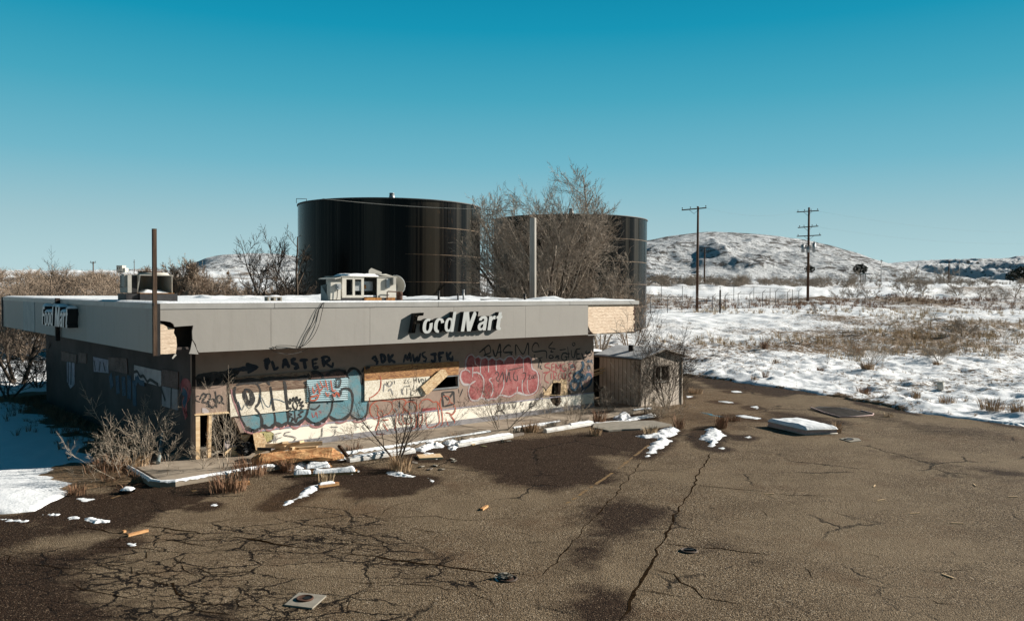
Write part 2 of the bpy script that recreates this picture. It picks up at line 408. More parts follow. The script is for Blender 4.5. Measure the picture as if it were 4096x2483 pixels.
spray('paint_pink', (0.56, 0.30, 0.30), (0.50, 0.22, 0.22))
spray('paint_orange_red', (0.62, 0.10, 0.045), (0.56, 0.16, 0.09))
spray('paint_crimson', (0.42, 0.055, 0.055), (0.45, 0.12, 0.11))
spray('paint_teal_blue', (0.012, 0.075, 0.15), (0.03, 0.11, 0.18))
spray('paint_grey', (0.30, 0.29, 0.29), (0.40, 0.38, 0.36))
spray('paint_yellow', (0.60, 0.52, 0.20), (0.66, 0.60, 0.32))
spray('paint_lilac', (0.50, 0.47, 0.55), (0.36, 0.33, 0.42))
spray('paint_brown_board', (0.13, 0.075, 0.06), (0.20, 0.12, 0.10))
M = MATS

# ------------------------------------------------------------------ mesh helpers
def basis(d):
    d = Vector(d).normalized()
    up = Vector((0, 0, 1)) if abs(d.z) < 0.95 else Vector((1, 0, 0))
    x = d.cross(up).normalized(); y = x.cross(d).normalized()
    return x, y
class MB:
    def __init__(s): s.v = []; s.f = []; s.smooth = []
    def add(s, vs, fs, smooth=False):
        n = len(s.v); s.v.extend(tuple(p) for p in vs)
        for f in fs: s.f.append(tuple(i + n for i in f)); s.smooth.append(smooth)
        return s
    def box(s, lo, hi, rot=None, piv=None):
        x0, y0, z0 = lo; x1, y1, z1 = hi
        vs = [Vector(p) for p in ((x0,y0,z0),(x1,y0,z0),(x1,y1,z0),(x0,y1,z0),(x0,y0,z1),(x1,y0,z1),(x1,y1,z1),(x0,y1,z1))]
        if rot is not None:
            pv = Vector(piv) if piv is not None else (Vector(lo)+Vector(hi))/2
            vs = [rot @ (p - pv) + pv for p in vs]
        return s.add(vs, [(0,3,2,1),(4,5,6,7),(0,1,5,4),(1,2,6,5),(2,3,7,6),(3,0,4,7)])
    def bar(s, p, q, w, h=None, roll=0.0):
        """a squared bar from p to q"""
        h = h or w; p = Vector(p); q = Vector(q); x, y = basis(q - p)
        if roll:
            R = Matrix.Rotation(roll, 3, (q-p).normalized()); x = R @ x; y = R @ y
        vs = [c + x*w/2*i + y*h/2*j for c in (p, q) for i, j in ((-1,-1),(1,-1),(1,1),(-1,1))]
        return s.add(vs, [(0,1,2,3),(7,6,5,4),(0,4,5,1),(1,5,6,2),(2,6,7,3),(3,7,4,0)])
    def tube(s, pts, radii, n=6, cap=True, smooth=True):
        pts = [Vector(p) for p in pts]
        if isinstance(radii, (int, float)): radii = [radii]*len(pts)
        vs = []; fs = []
        for i, p in enumerate(pts):
            d = (pts[min(i+1, len(pts)-1)] - pts[max(i-1, 0)])
            x, y = basis(d)
            for k in range(n):
                a = 2*math.pi*k/n
                vs.append(p + (x*math.cos(a) + y*math.sin(a))*radii[i])
        for i in range(len(pts)-1):
            for k in range(n):
                k2 = (k+1) % n
                fs.append((i*n+k, i*n+k2, (i+1)*n+k2, (i+1)*n+k))
        s.add(vs, fs, smooth)
        if cap:
            o = len(s.v) - len(vs)
            s.f.append(tuple(o + k for k in range(n))[::-1]); s.smooth.append(False)
            s.f.append(tuple(o + (len(pts)-1)*n + k for k in range(n))); s.smooth.append(False)
        return s
    def cyl(s, c, r, z0, z1, n=24, r2=None, smooth=True):
        r2 = r if r2 is None else r2
        return s.tube([(c[0], c[1], z0), (c[0], c[1], z1)], [r, r2], n, True, smooth)
    def prism(s, outer, holes, fn, d0, d1):
        """2-D outline with holes, fn(u, v, d) -> point; faces at depth d0 (front) and d1 (back)"""
        polys = [[Vector((p[0], p[1], 0)) for p in outer]] + [[Vector((p[0], p[1], 0)) for p in h] for h in holes]
        tris = tessellate_polygon(polys)
        flat = [p for pl in polys for p in pl]; n = len(flat)
        vs = [fn(p.x, p.y, d0) for p in flat] + [fn(p.x, p.y, d1) for p in flat]
        fs = [tuple(t) for t in tris] + [tuple(i + n for i in reversed(t)) for t in tris]
        o = 0
        for pl in polys:
            m = len(pl)
            for i in range(m):
                j = (i+1) % m
                fs.append((o+i, o+j, n+o+j, n+o+i))
            o += m
        return s.add(vs, fs)
    def build(s, name, mat, parent=None, smooth=None, fix=True):
        me = bpy.data.meshes.new(name)
        me.from_pydata(s.v, [], s.f); me.update()
        me.polygons.foreach_set('use_smooth', [bool(x) if smooth is None else smooth for x in s.smooth])
        if fix and len(s.f) < 20000:
            bm = bmesh.new(); bm.from_mesh(me); bmesh.ops.recalc_face_normals(bm, faces=bm.faces); bm.to_mesh(me); bm.free()
        mats = mat if isinstance(mat, (list, tuple)) else [mat]
        for m in mats: me.materials.append(M[m] if isinstance(m, str) else m)
        o = bpy.data.objects.new(name, me); col.objects.link(o)
        if parent is not None: o.parent = parent
        return o
def tag(o, label=None, cat=None, group=None, kind=None):
    if label: o['label'] = label
    if cat: o['category'] = cat
    if group: o['group'] = group
    if kind: o['kind'] = kind
    return o
def thing(name, label, cat, loc=(0,0,0), rotz=0.0, group=None):
    o = bpy.data.objects.new(name, None); col.objects.link(o)
    o.location = loc; o.rotation_euler = (0, 0, rotz); o.empty_display_size = 0.2
    return tag(o, label, cat, group)
def dup(o, loc=None, rotz=None, label=None, parent=None, scale=None):
    c = o.copy(); col.objects.link(c)
    if parent is not None: c.parent = parent
    for ch in [x for x in list(o.children)]: dup(ch, parent=c)
    if loc is not None: c.location = loc
    if rotz is not None: c.rotation_euler = (0, 0, rotz)
    if scale is not None: c.scale = scale if hasattr(scale, '__len__') else (scale,)*3
    if label: c['label'] = label
    return c
def grid_mesh(name, X, Y, Z, mat, smooth=True, attrs=None, parent=None):
    r, c = X.shape
    me = bpy.data.meshes.new(name)
    vs = np.stack([X.ravel(), Y.ravel(), Z.ravel()], 1).astype(np.float32)
    i = np.arange(r*c).reshape(r, c)
    q = np.stack([i[:-1,:-1].ravel(), i[:-1,1:].ravel(), i[1:,1:].ravel(), i[1:,:-1].ravel()], 1)
    me.vertices.add(len(vs)); me.vertices.foreach_set('co', vs.ravel())
    me.loops.add(q.size); me.loops.foreach_set('vertex_index', q.ravel().astype(np.int32))
    me.polygons.add(len(q)); me.polygons.foreach_set('loop_start', np.arange(0, q.size, 4, dtype=np.int32))
    me.update(calc_edges=True)
    me.polygons.foreach_set('use_smooth', np.full(len(q), smooth))
    for k, a in (attrs or {}).items():
        at_ = me.attributes.new(k, 'FLOAT', 'POINT'); at_.data.foreach_set('value', a.ravel().astype(np.float32))
    me.materials.append(M[mat]); me.validate()
    o = bpy.data.objects.new(name, me); col.objects.link(o)
    if parent is not None: o.parent = parent
    return o
# ------------------------------------------------------------------ terrain
def xy(p): return (p.x, p.y)
LOT = [xy(g(*p)) for p in [(2610,1492),(2743,1505),(2850,1516),(3000,1537),(3150,1556),(3250,1577),(3400,1600),(3560,1640),(3750,1665),(3900,1686),(4096,1706),(4500,1750)]]
LOT += [(24.0, 22.5), (34, 14), (36, -20), (-36, -20), (-30, 11.0), (-17.5, 14.2)]
LOT += [xy(g(*p)) for p in [(-60,2062),(60,2058),(165,2052),(235,2008),(300,1985),(345,1960),(400,1945),(560,1935),(650,1935)]]
LOT += [xy(BW(-0.2, 0.2)), xy(BW(1.5, 2.2)), xy(BW(10, 3)), xy(BW(17, 3.5)), xy(BW(19, 6.5))]
def sdist(X, Y, poly):
    """signed distance to a closed outline, negative inside"""
    P = np.array(poly); d = np.full(X.shape, 1e9); ins = np.zeros(X.shape, bool)
    for i in range(len(P)):
        a = P[i]; b = P[(i+1) % len(P)]; e = b - a
        wx = X - a[0]; wy = Y - a[1]
        t = np.clip((wx*e[0] + wy*e[1]) / (e @ e + 1e-12), 0, 1)
        d = np.minimum(d, np.hypot(wx - e[0]*t, wy - e[1]*t))
        c = ((a[1] <= Y) != (b[1] <= Y))
        xi = a[0] + (Y - a[1]) / (e[1] if abs(e[1]) > 1e-9 else 1e-9) * e[0]
        ins ^= c & (X < xi)
    return np.where(ins, -d, d)
RY = np.array([0, 44, 60, 85, 94, 110, 125, 150, 175, 192, 230, 300, 420, 3000.])
RZ = np.array([0, 0, .45, 1.95, 2.18, 3.2, 3.6, 5.2, 6.1, 6.4, 6.0, 8.0, 11, 12.])
STORE_POLY = [xy(BW(E2, E1)), xy(BW(L1-E3, E1)), xy(BW(L1-E3, L2-1.5)), xy(BW(E2, L2-1.5))]
def height(X, Y, fine=True):
    X = np.asarray(X, float); Y = np.asarray(Y, float)
    sd = sdist(X, Y, LOT)
    sd = sd + (fbm(X*1.1, Y*1.1, 4) - 0.5) * 1.1 * sstep(-2, 0.5, sd) * np.where(X < -5, 0.5, 1.0)
    st = sdist(X, Y, STORE_POLY)
    out = sstep(-0.02, 0.30, sd)
    left = sstep(-4, -9, X) * sstep(40, 32, Y)
    base = np.interp(Y, RY, RZ) + 2.5*sstep(150, 320, Y)*sstep(0, -60, X)
    far = sstep(46, 60, Y)
    hum = (fbm(X*0.9, Y*0.9, 4)-0.42)*0.34 + (fbm(X*2.4+9, Y*2.4, 3)-0.5)*0.22*sstep(75, 45, Y) + (fbm(X*0.28+5, Y*0.28, 3)-0.45)*0.55*(1-left)
    hum = hum * np.where(left > 0.5, 0.16, 1.0) * sstep(0.0, 1.6, sd)
    hum = hum + (fbm(X*0.06, Y*0.06, 3)-0.5)*sstep(60, 110, Y)*1.0 + (fbm(X*0.22, Y*0.22, 3)-0.5)*sstep(108, 125, Y)*1.5
    bank = 0.07 + 0.05*sstep(0.2, 1.5, sd)
    z = -0.12 + out*(0.12 + bank + hum) + base
    z = np.where(st < 0.6, np.minimum(z, -0.05), z)
    return z, sd, st, left
def hz(x, y):
    return float(height(np.array([x]), np.array([y]))[0][0])

th = np.radians(np.linspace(-62, 62, 760))
rr = np.concatenate([np.linspace(4, 13, 12, endpoint=False), np.geomspace(13, 130, 600, endpoint=False), np.geomspace(130, 2600, 90)])
TH, RRr = np.meshgrid(th, rr)
X = np.sin(TH)*RRr; Y = np.cos(TH)*RRr
Z, SD, ST, LEFT = height(X, Y)
bare = 0.43 + 0.20*(fbm(X*0.16+2, Y*0.16, 4)-0.47) + 0.03*sstep(44, 60, Y)*sstep(105, 80, Y) + 0.30*(fbm(X*0.07, Y*0.07, 3)-0.45)*sstep(46, 58, Y)
bare = bare + 0.10*sstep(95, 108, Y)*sstep(126, 118, Y) + 0.02*sstep(120, 128, Y)
bare = bare + 0.16*sstep(0.9, 0.0, SD)*sstep(-0.3, 0.1, SD)*(fbm(X*0.7, Y*0.7, 2) > 0.47)
bare = np.where(LEFT > 0.3, 0.27, bare)
# scrubby soil beside the store and behind it
side = np.maximum(sstep(2.3, 0.7, ST + (fbm(X*0.8, Y*0.8, 3)-0.5)*2.2), 0)
bare = np.maximum(bare, side*0.95)
cor = np.array(xy(g(470, 1900))); dc = np.hypot(X-cor[0], (Y-cor[1])*0.8)
bare = np.maximum(bare, sstep(1.9, 0.6, dc + (fbm(X*1.2, Y*1.2, 3)-0.5)*2.0)*0.95)
bk = sstep(2.5, 0.5, sdist(X, Y, [xy(BW(16.5, 4)), xy(BW(22, 6)), xy(BW(23, 13)), xy(BW(16, 14))]))
bare = np.maximum(bare, bk*0.62)
bare = np.where((Y > 46) & (X < -3) & (Y < 130), np.maximum(bare, 0.53), bare)
ground = grid_mesh('snow_field', X, Y, Z, 'snowy_ground', True, {'bare': bare})
tag(ground, kind='structure')

# ------------------------------------------------------------------ parking lot
gx = np.arange(-26, 37, 0.22); gy = np.arange(1.5, 47, 0.22)
LX, LY = np.meshgrid(gx, gy)
def wpoly(pts, fall, amp=1.5, ns=0.8):
    fall = fall*2.0
    P = [xy(g(*p)) for p in pts]
    d = sdist(LX, LY, P) + (fbm(LX*ns+3, LY*ns, 4)-0.5)*amp
    return sstep(fall, -fall, d)
wet = np.zeros_like(LX)
for pts, fall, k in [
    ([(300,2085),(300,2010),(420,1950),(640,1925),(860,1925),(960,1950),(900,1995),(790,2030),(690,2052),(620,2088),(540,2112),(420,2118)], .14, 1),
    ([(0,2110),(420,2095),(500,2120),(300,2130),(180,2150),(60,2200),(200,2215),(420,2170),(440,2215),(260,2260),(330,2310),(560,2370),(820,2430),(1100,2500),(-200,2600),(-300,2120)], .5, .85),
    ([(1120,1905),(1250,1880),(1480,1872),(1560,1915),(1690,1940),(1650,1985),(1450,1992),(1350,1962),(1200,1962)], .25, 1),
    ([(1690,1800),(1900,1765),(2200,1752),(2400,1712),(2640,1722),(2600,1790),(2480,1815),(2380,1825),(2420,1860),(2540,1890),(2430,1930),(2200,1965),(1980,1930),(1850,1885),(1760,1845)], .35, .95),
    ([(2300,2090),(2480,2000),(2560,2010),(2640,2060),(2590,2140),(2430,2195),(2350,2275),(2260,2255)], .45, .85),
    ([(2270,2430),(2380,2365),(2490,2400),(2450,2520),(2280,2520)], .35, .85),
    ([(2760,1512),(2900,1516),(3080,1545),(3220,1572),(3120,1590),(2960,1565),(2800,1548)], .4, .9),
    ([(2640,1520),(2760,1520),(2880,1545),(2760,1570),(2640,1560)], .4, .6),
    ([(3040,1640),(3200,1650),(3420,1690),(3300,1740),(3100,1700)], .4, .8),
    ([(2660,1640),(2900,1650),(3080,1690),(2980,1720),(2700,1690)], .4, .5),
    ([(3180,1590),(3420,1625),(3700,1680),(4096,1730),(4096,1780),(3700,1740),(3350,1660)], .6, .5),
    ([(3800,1862),(3960,1872),(4100,1888),(4160,1910),(3980,1900)], .3, .9),
    ([(3400,1775),(3700,1810),(4096,1900),(4200,1960),(3800,1900),(3500,1830)], .6, .45),
    ([(2700,2180),(2860,2185),(2960,2205),(2880,2235),(2740,2225)], .25, .7),
    ([(1040,2165),(1100,2160),(1110,2185),(1040,2190)], .1, .5),
    ([(1740,2160),(1800,2155),(1810,2185),(1745,2190)], .12, .7),
    ([(1180,2090),(1380,2080),(1420,2120),(1230,2140)], .4, .35),
    ([(3500,2200),(3900,2230),(4096,2290),(3900,2330),(3560,2280)], .6, .35)]:
    wet = np.maximum(wet, k*wpoly(pts, fall))
wet = np.maximum(wet, 0.9*sstep(0.8, 0.1, -sdist(LX, LY, LOT))*sstep(0.42, 0.55, fbm(LX*.5, LY*.5, 3)))
gator = 0.25 + 0.0*LX
gator = np.maximum(gator, wpoly([(60,2230),(420,2200),(640,2230),(900,2230),(1180,2330),(1500,2400),(1500,2600),(500,2600),(250,2400)], .8))
gator = np.maximum(gator, 0.88*wpoly([(460,2150),(900,2080),(1500,2060),(1750,2160),(1900,2330),(1400,2330),(900,2260)], .8))
gator = np.maximum(gator, 0.38*wpoly([(2800,2250),(4096,2100),(4300,2600),(2600,2600)], 1.0))
dirt = np.maximum(wpoly([(2650,1560),(3000,1560),(3150,1700),(2650,1720)], .8)*.5, wpoly([(860,2000),(1300,1960),(1500,2050),(1000,2080)], .7)*.45)
LZ = 0.0*LX
lot_sd = sdist(LX, LY, LOT)
# keep the sheet only where it is asphalt (its rim runs a little under the snow)
r_, c_ = LX.shape
idx = np.arange(r_*c_).reshape(r_, c_)
keep = (lot_sd[:-1,:-1] < 0.7) & (lot_sd[1:,1:] < 0.7)
q = np.stack([idx[:-1,:-1][keep], idx[:-1,1:][keep], idx[1:,1:][keep], idx[1:,:-1][keep]], 1)
used = np.unique(q); remap = -np.ones(r_*c_, int); remap[used] = np.arange(len(used)); q = remap[q]
me = bpy.data.meshes.new('parking_lot')
me.from_pydata(np.stack([LX.ravel()[used], LY.ravel()[used], LZ.ravel()[used]], 1).tolist(), [], q.tolist())
for k, a in (('wet', wet), ('alligator', gator), ('dirt', dirt)):
    t_ = me.attributes.new(k, 'FLOAT', 'POINT'); t_.data.foreach_set('value', a.ravel()[used].astype(np.float32))
me.materials.append(M['asphalt'])
lot = bpy.data.objects.new('parking_lot', me); col.objects.link(lot); tag(lot, kind='structure')

# long cracks and joints, as irregular ribbons just above the asphalt
rnd = random.Random(5)
def Q6(x, y): return (x/2.24, 1900 + y/2.24)
def Q8(x, y): return (900 + x/1.369, 1650 + y/1.369)
def Q4(x, y): return (2600 + x/1.647, 1500 + y/1.647)
def Q5(x, y): return (2500 + x/1.544, 1900 + y/1.544)
CR = [
 ([Q6(620,460),Q6(760,478),Q6(900,497),Q6(1000,512),Q6(1110,527),Q6(1180,545)], .07),
 ([Q6(1250,440),Q6(1330,452),Q6(1480,472),Q6(1600,487),Q6(1720,510),Q6(1840,532)], .07),
 ([Q6(1380,560),Q6(1600,590),Q6(1850,630),Q6(1960,640)], .035),
 ([Q6(2080,545),Q6(2250,578),Q6(2464,612)], .08), ([Q8(60,680),Q8(250,712),Q8(480,742)], .085),
 ([Q8(620,760),Q8(800,788),Q8(1000,815),Q8(1300,855),Q8(1500,875),Q8(1710,892)], .075),
 ([Q8(2464,585),Q8(2395,700),Q8(2340,800),Q8(2290,890),Q8(2240,1000),Q8(2205,1070),Q8(2150,1150)], .075),
 ([Q4(400,510),Q4(340,610),Q4(300,690),Q4(255,780),Q4(190,880),Q4(130,990)], .05),
 ([Q8(2290,260),Q8(2200,370),Q8(2115,470),Q8(1990,600),Q8(1850,770),Q8(1740,890)], .035),
 ([Q4(280,715),Q4(430,735),Q4(640,752),Q4(900,785),Q4(1150,790),Q4(1300,797)], .04),
 ([Q5(230,420),Q5(450,440),Q5(600,455),Q5(900,488)], .05), ([Q5(160,570),Q5(230,600),Q5(320,612),Q5(360,660),Q5(430,700),Q5(480,750),Q5(640,775),Q5(750,800)], .035),
 ([Q5(70,700),Q5(250,735),Q5(420,750)], .03), ([Q5(860,215),Q5(885,262)], .03), ([Q5(890,770),Q5(960,830)], .035),
 ([Q5(1230,570),Q5(1390,600)], .03), ([Q5(1120,560),Q5(1160,640)], .03), ([Q5(1810,580),Q5(1940,600),Q5(2150,580)], .03),
 ([Q5(1890,760),Q5(1930,785),Q5(2050,795)], .04), ([Q5(2320,600),Q5(2464,655)], .05), ([Q5(1400,470),Q5(1560,500),Q5(1580,520)], .035),
 ([Q6(960,630),Q6(1050,580),Q6(1090,540)], .04), ([Q6(720,670),Q6(880,645),Q6(1120,640),Q6(1300,655),Q6(1440,680),Q6(1640,690),Q6(1730,655)], .035),
 ([Q6(1300,655),Q6(1290,740),Q6(1180,790),Q6(1000,815),Q6(780,800),Q6(760,740)], .035),
 ([Q6(1165,810),Q6(1170,870),Q6(1290,885),Q6(1440,870),Q6(1510,850),Q6(1600,770),Q6(1730,660)], .04),
 ([Q6(1600,800),Q6(1640,850),Q6(1760,890),Q6(1900,925)], .045), ([Q6(1600,800),Q6(1780,835),Q6(1900,885),Q6(2100,880),Q6(2250,855),Q6(2350,820)], .035),
 ([Q6(640,970),Q6(700,1030),Q6(840,1050),Q6(1000,1080),Q6(1150,1105),Q6(1280,1100)], .04),
 ([Q6(0,690),Q6(60,730),Q6(130,800)], .05), ([Q6(150,780),Q6(300,800),Q6(640,840),Q6(900,850)], .03),
 ([Q6(1310,910),Q6(1400,960),Q6(1500,985),Q6(1570,960),Q6(1600,1050),Q6(1700,1090),Q6(1900,1110)], .05),
 ([Q6(1410,1100),Q6(1500,1150),Q6(1700,1130),Q6(1850,1160),Q6(2100,1150)], .05),
 ([Q6(2100,1100),Q6(2120,1180),Q6(2250,1190),Q6(2380,1160)], .04), ([Q6(1490,1180),Q6(1700,1190),Q6(1900,1230),Q6(2100,1250)], .05),
 ([Q6(1970,560),Q6(1975,600),Q6(1940,620),Q6(2020,630)], .03), ([Q8(430,600),Q8(340,620),Q8(270,640),Q8(160,610)], .03),
 ([Q8(240,395),Q8(300,405),Q8(390,420)], .03), ([Q8(990,620),Q8(1060,645),Q8(1220,650),Q8(1320,630)], .035),
 ([Q8(860,700),Q8(885,750)], .03), ([Q8(1580,640),Q8(1700,680)], .03), ([Q8(1380,820),Q8(1375,850)], .04), ([Q8(1350,970),Q8(1480,1060)], .03),
 ([Q8(600,970),Q8(680,930),Q8(900,930),Q8(1140,945),Q8(1290,970)], .03), ([Q8(690,1100),Q8(680,1030),Q8(780,980),Q8(850,960)], .035),
 ([Q8(1790,850),Q8(1860,865),Q8(1940,890)], .03), ([Q8(2340,850),Q8(2464,890)], .03), ([Q8(2270,960),Q8(2464,1000)], .03),
 ([Q8(360,610),Q8(480,612),Q8(640,640),Q8(800,680),Q8(950,660)], .03), ([Q8(500,680),Q8(620,690),Q8(760,720)], .03), ([Q8(420,640),Q8(480,650),Q8(500,720)], .03),
 ([Q8(1120,470),Q8(960,495),Q8(870,535),Q8(850,560),Q8(980,570),Q8(1140,565),Q8(1330,590),Q8(1660,570)], .025),
]
def smooth_line(P, step, rnd, jit):
    out = []
    for a, b in zip(P[:-1], P[1:]):
        n = max(1, int((b-a).length/step))
        for i in range(n):
            p = a.lerp(b, i/n) + Vector((rnd.uniform(-jit, jit), rnd.uniform(-jit, jit), 0)); out.append(p)
    out.append(P[-1]); return out
mb = MB()
CRW = {}
for ci, (pts, w) in enumerate(CR):
    P = smooth_line([g(*p, 0.004) for p in pts], 0.22, rnd, 0.045)
    CRW[ci] = P
    vs = []
    for i, p in enumerate(P):
        d = (P[min(i+1, len(P)-1)] - P[max(i-1, 0)]).normalized(); nrm = Vector((-d.y, d.x, 0))
        e = min(1, i/2.0 + .15, (len(P)-1-i)/2.0 + .15)
        ww = w*.62*e*rnd.uniform(0.25, 0.85)
        vs += [p + nrm*ww, p - nrm*ww*rnd.uniform(.4, 1)]
    mb.add(vs, [(2*i, 2*i+1, 2*i+3, 2*i+2) for i in range(len(P)-1)])
mb.build('crack', 'crack_dark', lot)
# faded yellow bay lines
mb = MB()
for a, b, w in [((446,1992),(512,1968),.05), ((520,1966),(566,1949),.05), ((762,1953),(800,1974),.07), ((2240,2030),(2450,1890),.05), ((2475,1872),(2600,1775),.05)]:
    P = smooth_line([g(*a, 0.005), g(*b, 0.005)], .18, rnd, .012)
    for p, q in zip(P[:-1], P[1:]):
        if rnd.random() < .25: continue
        d = (q-p).normalized(); n_ = Vector((-d.y, d.x, 0)); w0, w1 = w*rnd.uniform(.5, 1), w*rnd.uniform(.5, 1)
        mb.add([p+n_*w0, p-n_*w1, q-n_*w0, q+n_*w1], [(0, 1, 2, 3)])
mb.build('bay_line', 'faded_yellow', lot)
mb = MB()
for a, b in [((800,1830),(905,1780)), ((440,2365-0),(560,2335))][:0]: pass
# puddles of melt water
for pts in ([(2800,1648),(2850,1656),(2905,1668),(2860,1664)],):
    P = [g(*p, 0.006) for p in pts]
    pm = MB(); c = sum(P, Vector())/len(P); n = len(P); vs = []
    for i in range(n):
        for k in range(6):
            p = P[i].lerp(P[(i+1) % n], k/6); vs.append(p + (p-c).normalized()*rnd.uniform(-.16, .12))
    pm.add(vs, [tuple(t) for t in tessellate_polygon([[Vector((p.x, p.y, 0)) for p in vs]])])
    tag(pm.build('puddle', 'puddle'), kind='structure')

# ------------------------------------------------------------------ hills
def hill(ridge, Yr, Y0, Y2, rough, rock, cols=420, rows=120, seed=0):
    xs = np.linspace(ridge[0][0], ridge[-1][0], cols)
    ys = np.interp(xs, [p[0] for p in ridge], [p[1] for p in ridge])
    k = np.ones(9)/9; ys = np.convolve(np.pad(ys, 4, mode='edge'), k, 'valid')
    rz = np.array([at(x*1.66234, y*1.66234, Yr).z for x, y in zip(xs, ys)])
    rx = np.array([ray(x*1.66234, 1150).x/ray(x*1.66234, 1150).y for x in xs])
    tt = np.concatenate([np.linspace(0, 1, rows), np.linspace(1, 2, 25)[1:]])
    T, RX = np.meshgrid(tt, rx, indexing='ij'); _, RZ_ = np.meshgrid(tt, rz, indexing='ij')
    Yg = np.where(T <= 1, Y0 + (Yr-Y0)*T, Yr + (Y2-Yr)*(T-1))
    Xg = RX*Yg
    s = np.where(T <= 1, sstep(-0.15, 1.12, T)*1.0, 1 - (T-1)*0.8)
    s = (s - s[0, 0])/(s[rows-1, 0]-s[0, 0])
    b = height(Xg, Yg)[0]*0 + np.interp(Yg, RY, RZ) - 1.0
    hgt = np.maximum(RZ_ - b, 0)
    z = b + hgt*s
    w = np.sqrt(np.clip(hgt/20, 0, 1.5))
    rg = 1-np.abs(2*fbm(Xg/75+seed, Yg/110, 5)-1)*2
    z += w*rough*((rg-.6)*15*np.clip(1.05-T, 0, 1)*np.clip(T*3, 0, 1) + (fbm(Xg/11+seed, Yg/11, 4)-0.5)*3.2*np.clip(1.15-T, 0.25, 1))
    rk = rock + 0.05*np.clip(T, 0, 1)**5 + 0.05*(fbm(Xg/50, Yg/50, 3)-0.5)*2
    o = grid_mesh('hill', Xg, Yg, z, 'hill_snow', True, {'rock': rk})
    return tag(o, kind='structure')
HILL_R = [(1080,675),(1200,650),(1300,625),(1400,602),(1480,590),(1556,580),(1600,571),(1650,563),(1700,558),(1760,559),(1820,563),(1880,567),(1940,574),(2000,590),(2050,606),(2100,624),(2150,642),(2200,655),(2260,667),(2320,675),(2400,684)]
hill(HILL_R, 480, 265, 640, 1.0, 0.475)
hill([(1700,672),(1980,650),(2100,640),(2150,636),(2200,631),(2300,626),(2400,622),(2464,619),(2620,612),(2750,612)], 1150, 560, 1500, 1.6, 0.44, seed=9)
hill([(360,664),(420,650),(470,634),(500,622),(530,615),(560,612),(600,610),(640,609),(680,612),(720,617),(780,620),(850,630),(950,650),(1050,672)], 520, 290, 640, 0.8, 0.465, seed=4)
hill([(-300,654),(-100,652),(0,655),(150,657),(250,654),(330,649),(400,651),(470,655),(560,664)], 720, 330, 900, 0.5, 0.49, seed=14)
# ------------------------------------------------------------------ the store
store = thing('store_building', 'abandoned low grey shop covered in graffiti with boarded windows and a deep flat fascia', 'building', C0, PSI)
P3 = lambda a, b, z: (a, b, z)
WALL_TOP = 2.98
AW0, AW1, BW1 = E2, L1-E3, L2-1.9
def FZ(fn, pts, b=E1): return [fw(*fn(*p), b) for p in pts]
# front wall with its broken openings
op = FZ(Z2, [(438,778),(800,743),(842,805),(905,948),(1018,940),(1085,938),(1130,962),(1160,1010),(1172,1045),(1165,1090)])
opening = [(op[0][0], SWZ-.1)] + op + [(op[-1][0], SWZ-.1)]
outer = [(AW0, SWZ-.1)] + [(op[0][0], SWZ-.1)] + op + [(op[-1][0], SWZ-.1), (AW1, SWZ-.1), (AW1, WALL_TOP), (AW0, WALL_TOP)]
win = FZ(ZBm, [(1330,455),(1795,412),(1797,612),(1325,655)])
hole_pts = [(1690,742),(1752,735),(1822,742),(1817,880),(1806,950),(1822,1000),(1806,1020),(1830,1045),(1800,1090),(1762,1133),(1722,1110),(1690,1098),(1655,1040),(1640,960),(1622,938),(1662,918),(1672,800)]
hole = FZ(ZC, hole_pts)
fnw = lambda b0: (lambda u, v, d: (u, b0 + d, v))
MB().prism(outer, [win, hole], fnw(E1), 0, .14).build('front_wall', 'siding_tan', store)
# white band and foundation strip along the foot of the wall
bt0 = fw(*ZA(1000,1175))[1]; bt1 = fw(*ZC(1300,1020))[1]
BT = (bt0 + bt1)/2
a_b0 = op[-2][0]
hb = [p for p in hole if p[1] < BT - 0.01]
hb = sorted(hb, key=lambda p: p[0])
band_out = [(a_b0, .29), (AW1+.012, .29), (AW1+.012, BT)] 
lowmost = FZ(ZC, [(1808,948),(1822,1000),(1806,1020),(1830,1045),(1800,1090),(1762,1133),(1722,1110),(1690,1098),(1655,1040),(1640,960)])
lowmost = [(p[0], min(p[1], BT)) for p in lowmost]; lowmost[0] = (lowmost[0][0], BT); lowmost[-1] = (lowmost[-1][0], BT)
band_out += lowmost + [(op[-5][0]+.28, BT), (op[-4][0]+.30, BT-.1), (op[-3][0]+.16, BT-.3)]
MB().prism(band_out, [], fnw(E1), -.018, -.002).build('white_wainscot', 'white_band', store)
MB().prism([(op[-5][0]-1.6+1.25, BT), (op[-5][0]+.27, BT), (op[-4][0]+.29, BT-.1), (op[-3][0]+.15, BT-.3), (a_b0-.03, .35), (a_b0-.10, .5), (op[-4][0], BT-.06)], [], fnw(E1), -.012, -.002).build('torn_wallboard', 'paint_yellow', store)
MB().box((a_b0, E1-.03, SWZ-.05), (AW1+.03, E1-.002, .285)).build('foundation', 'foundation', store)
# thin trim line above the band
MB().box((op[-6][0], E1-.026, BT+.004), (AW1+.014, E1-.002, BT+.045)).build('trim_strip', 'paint_lilac', store)
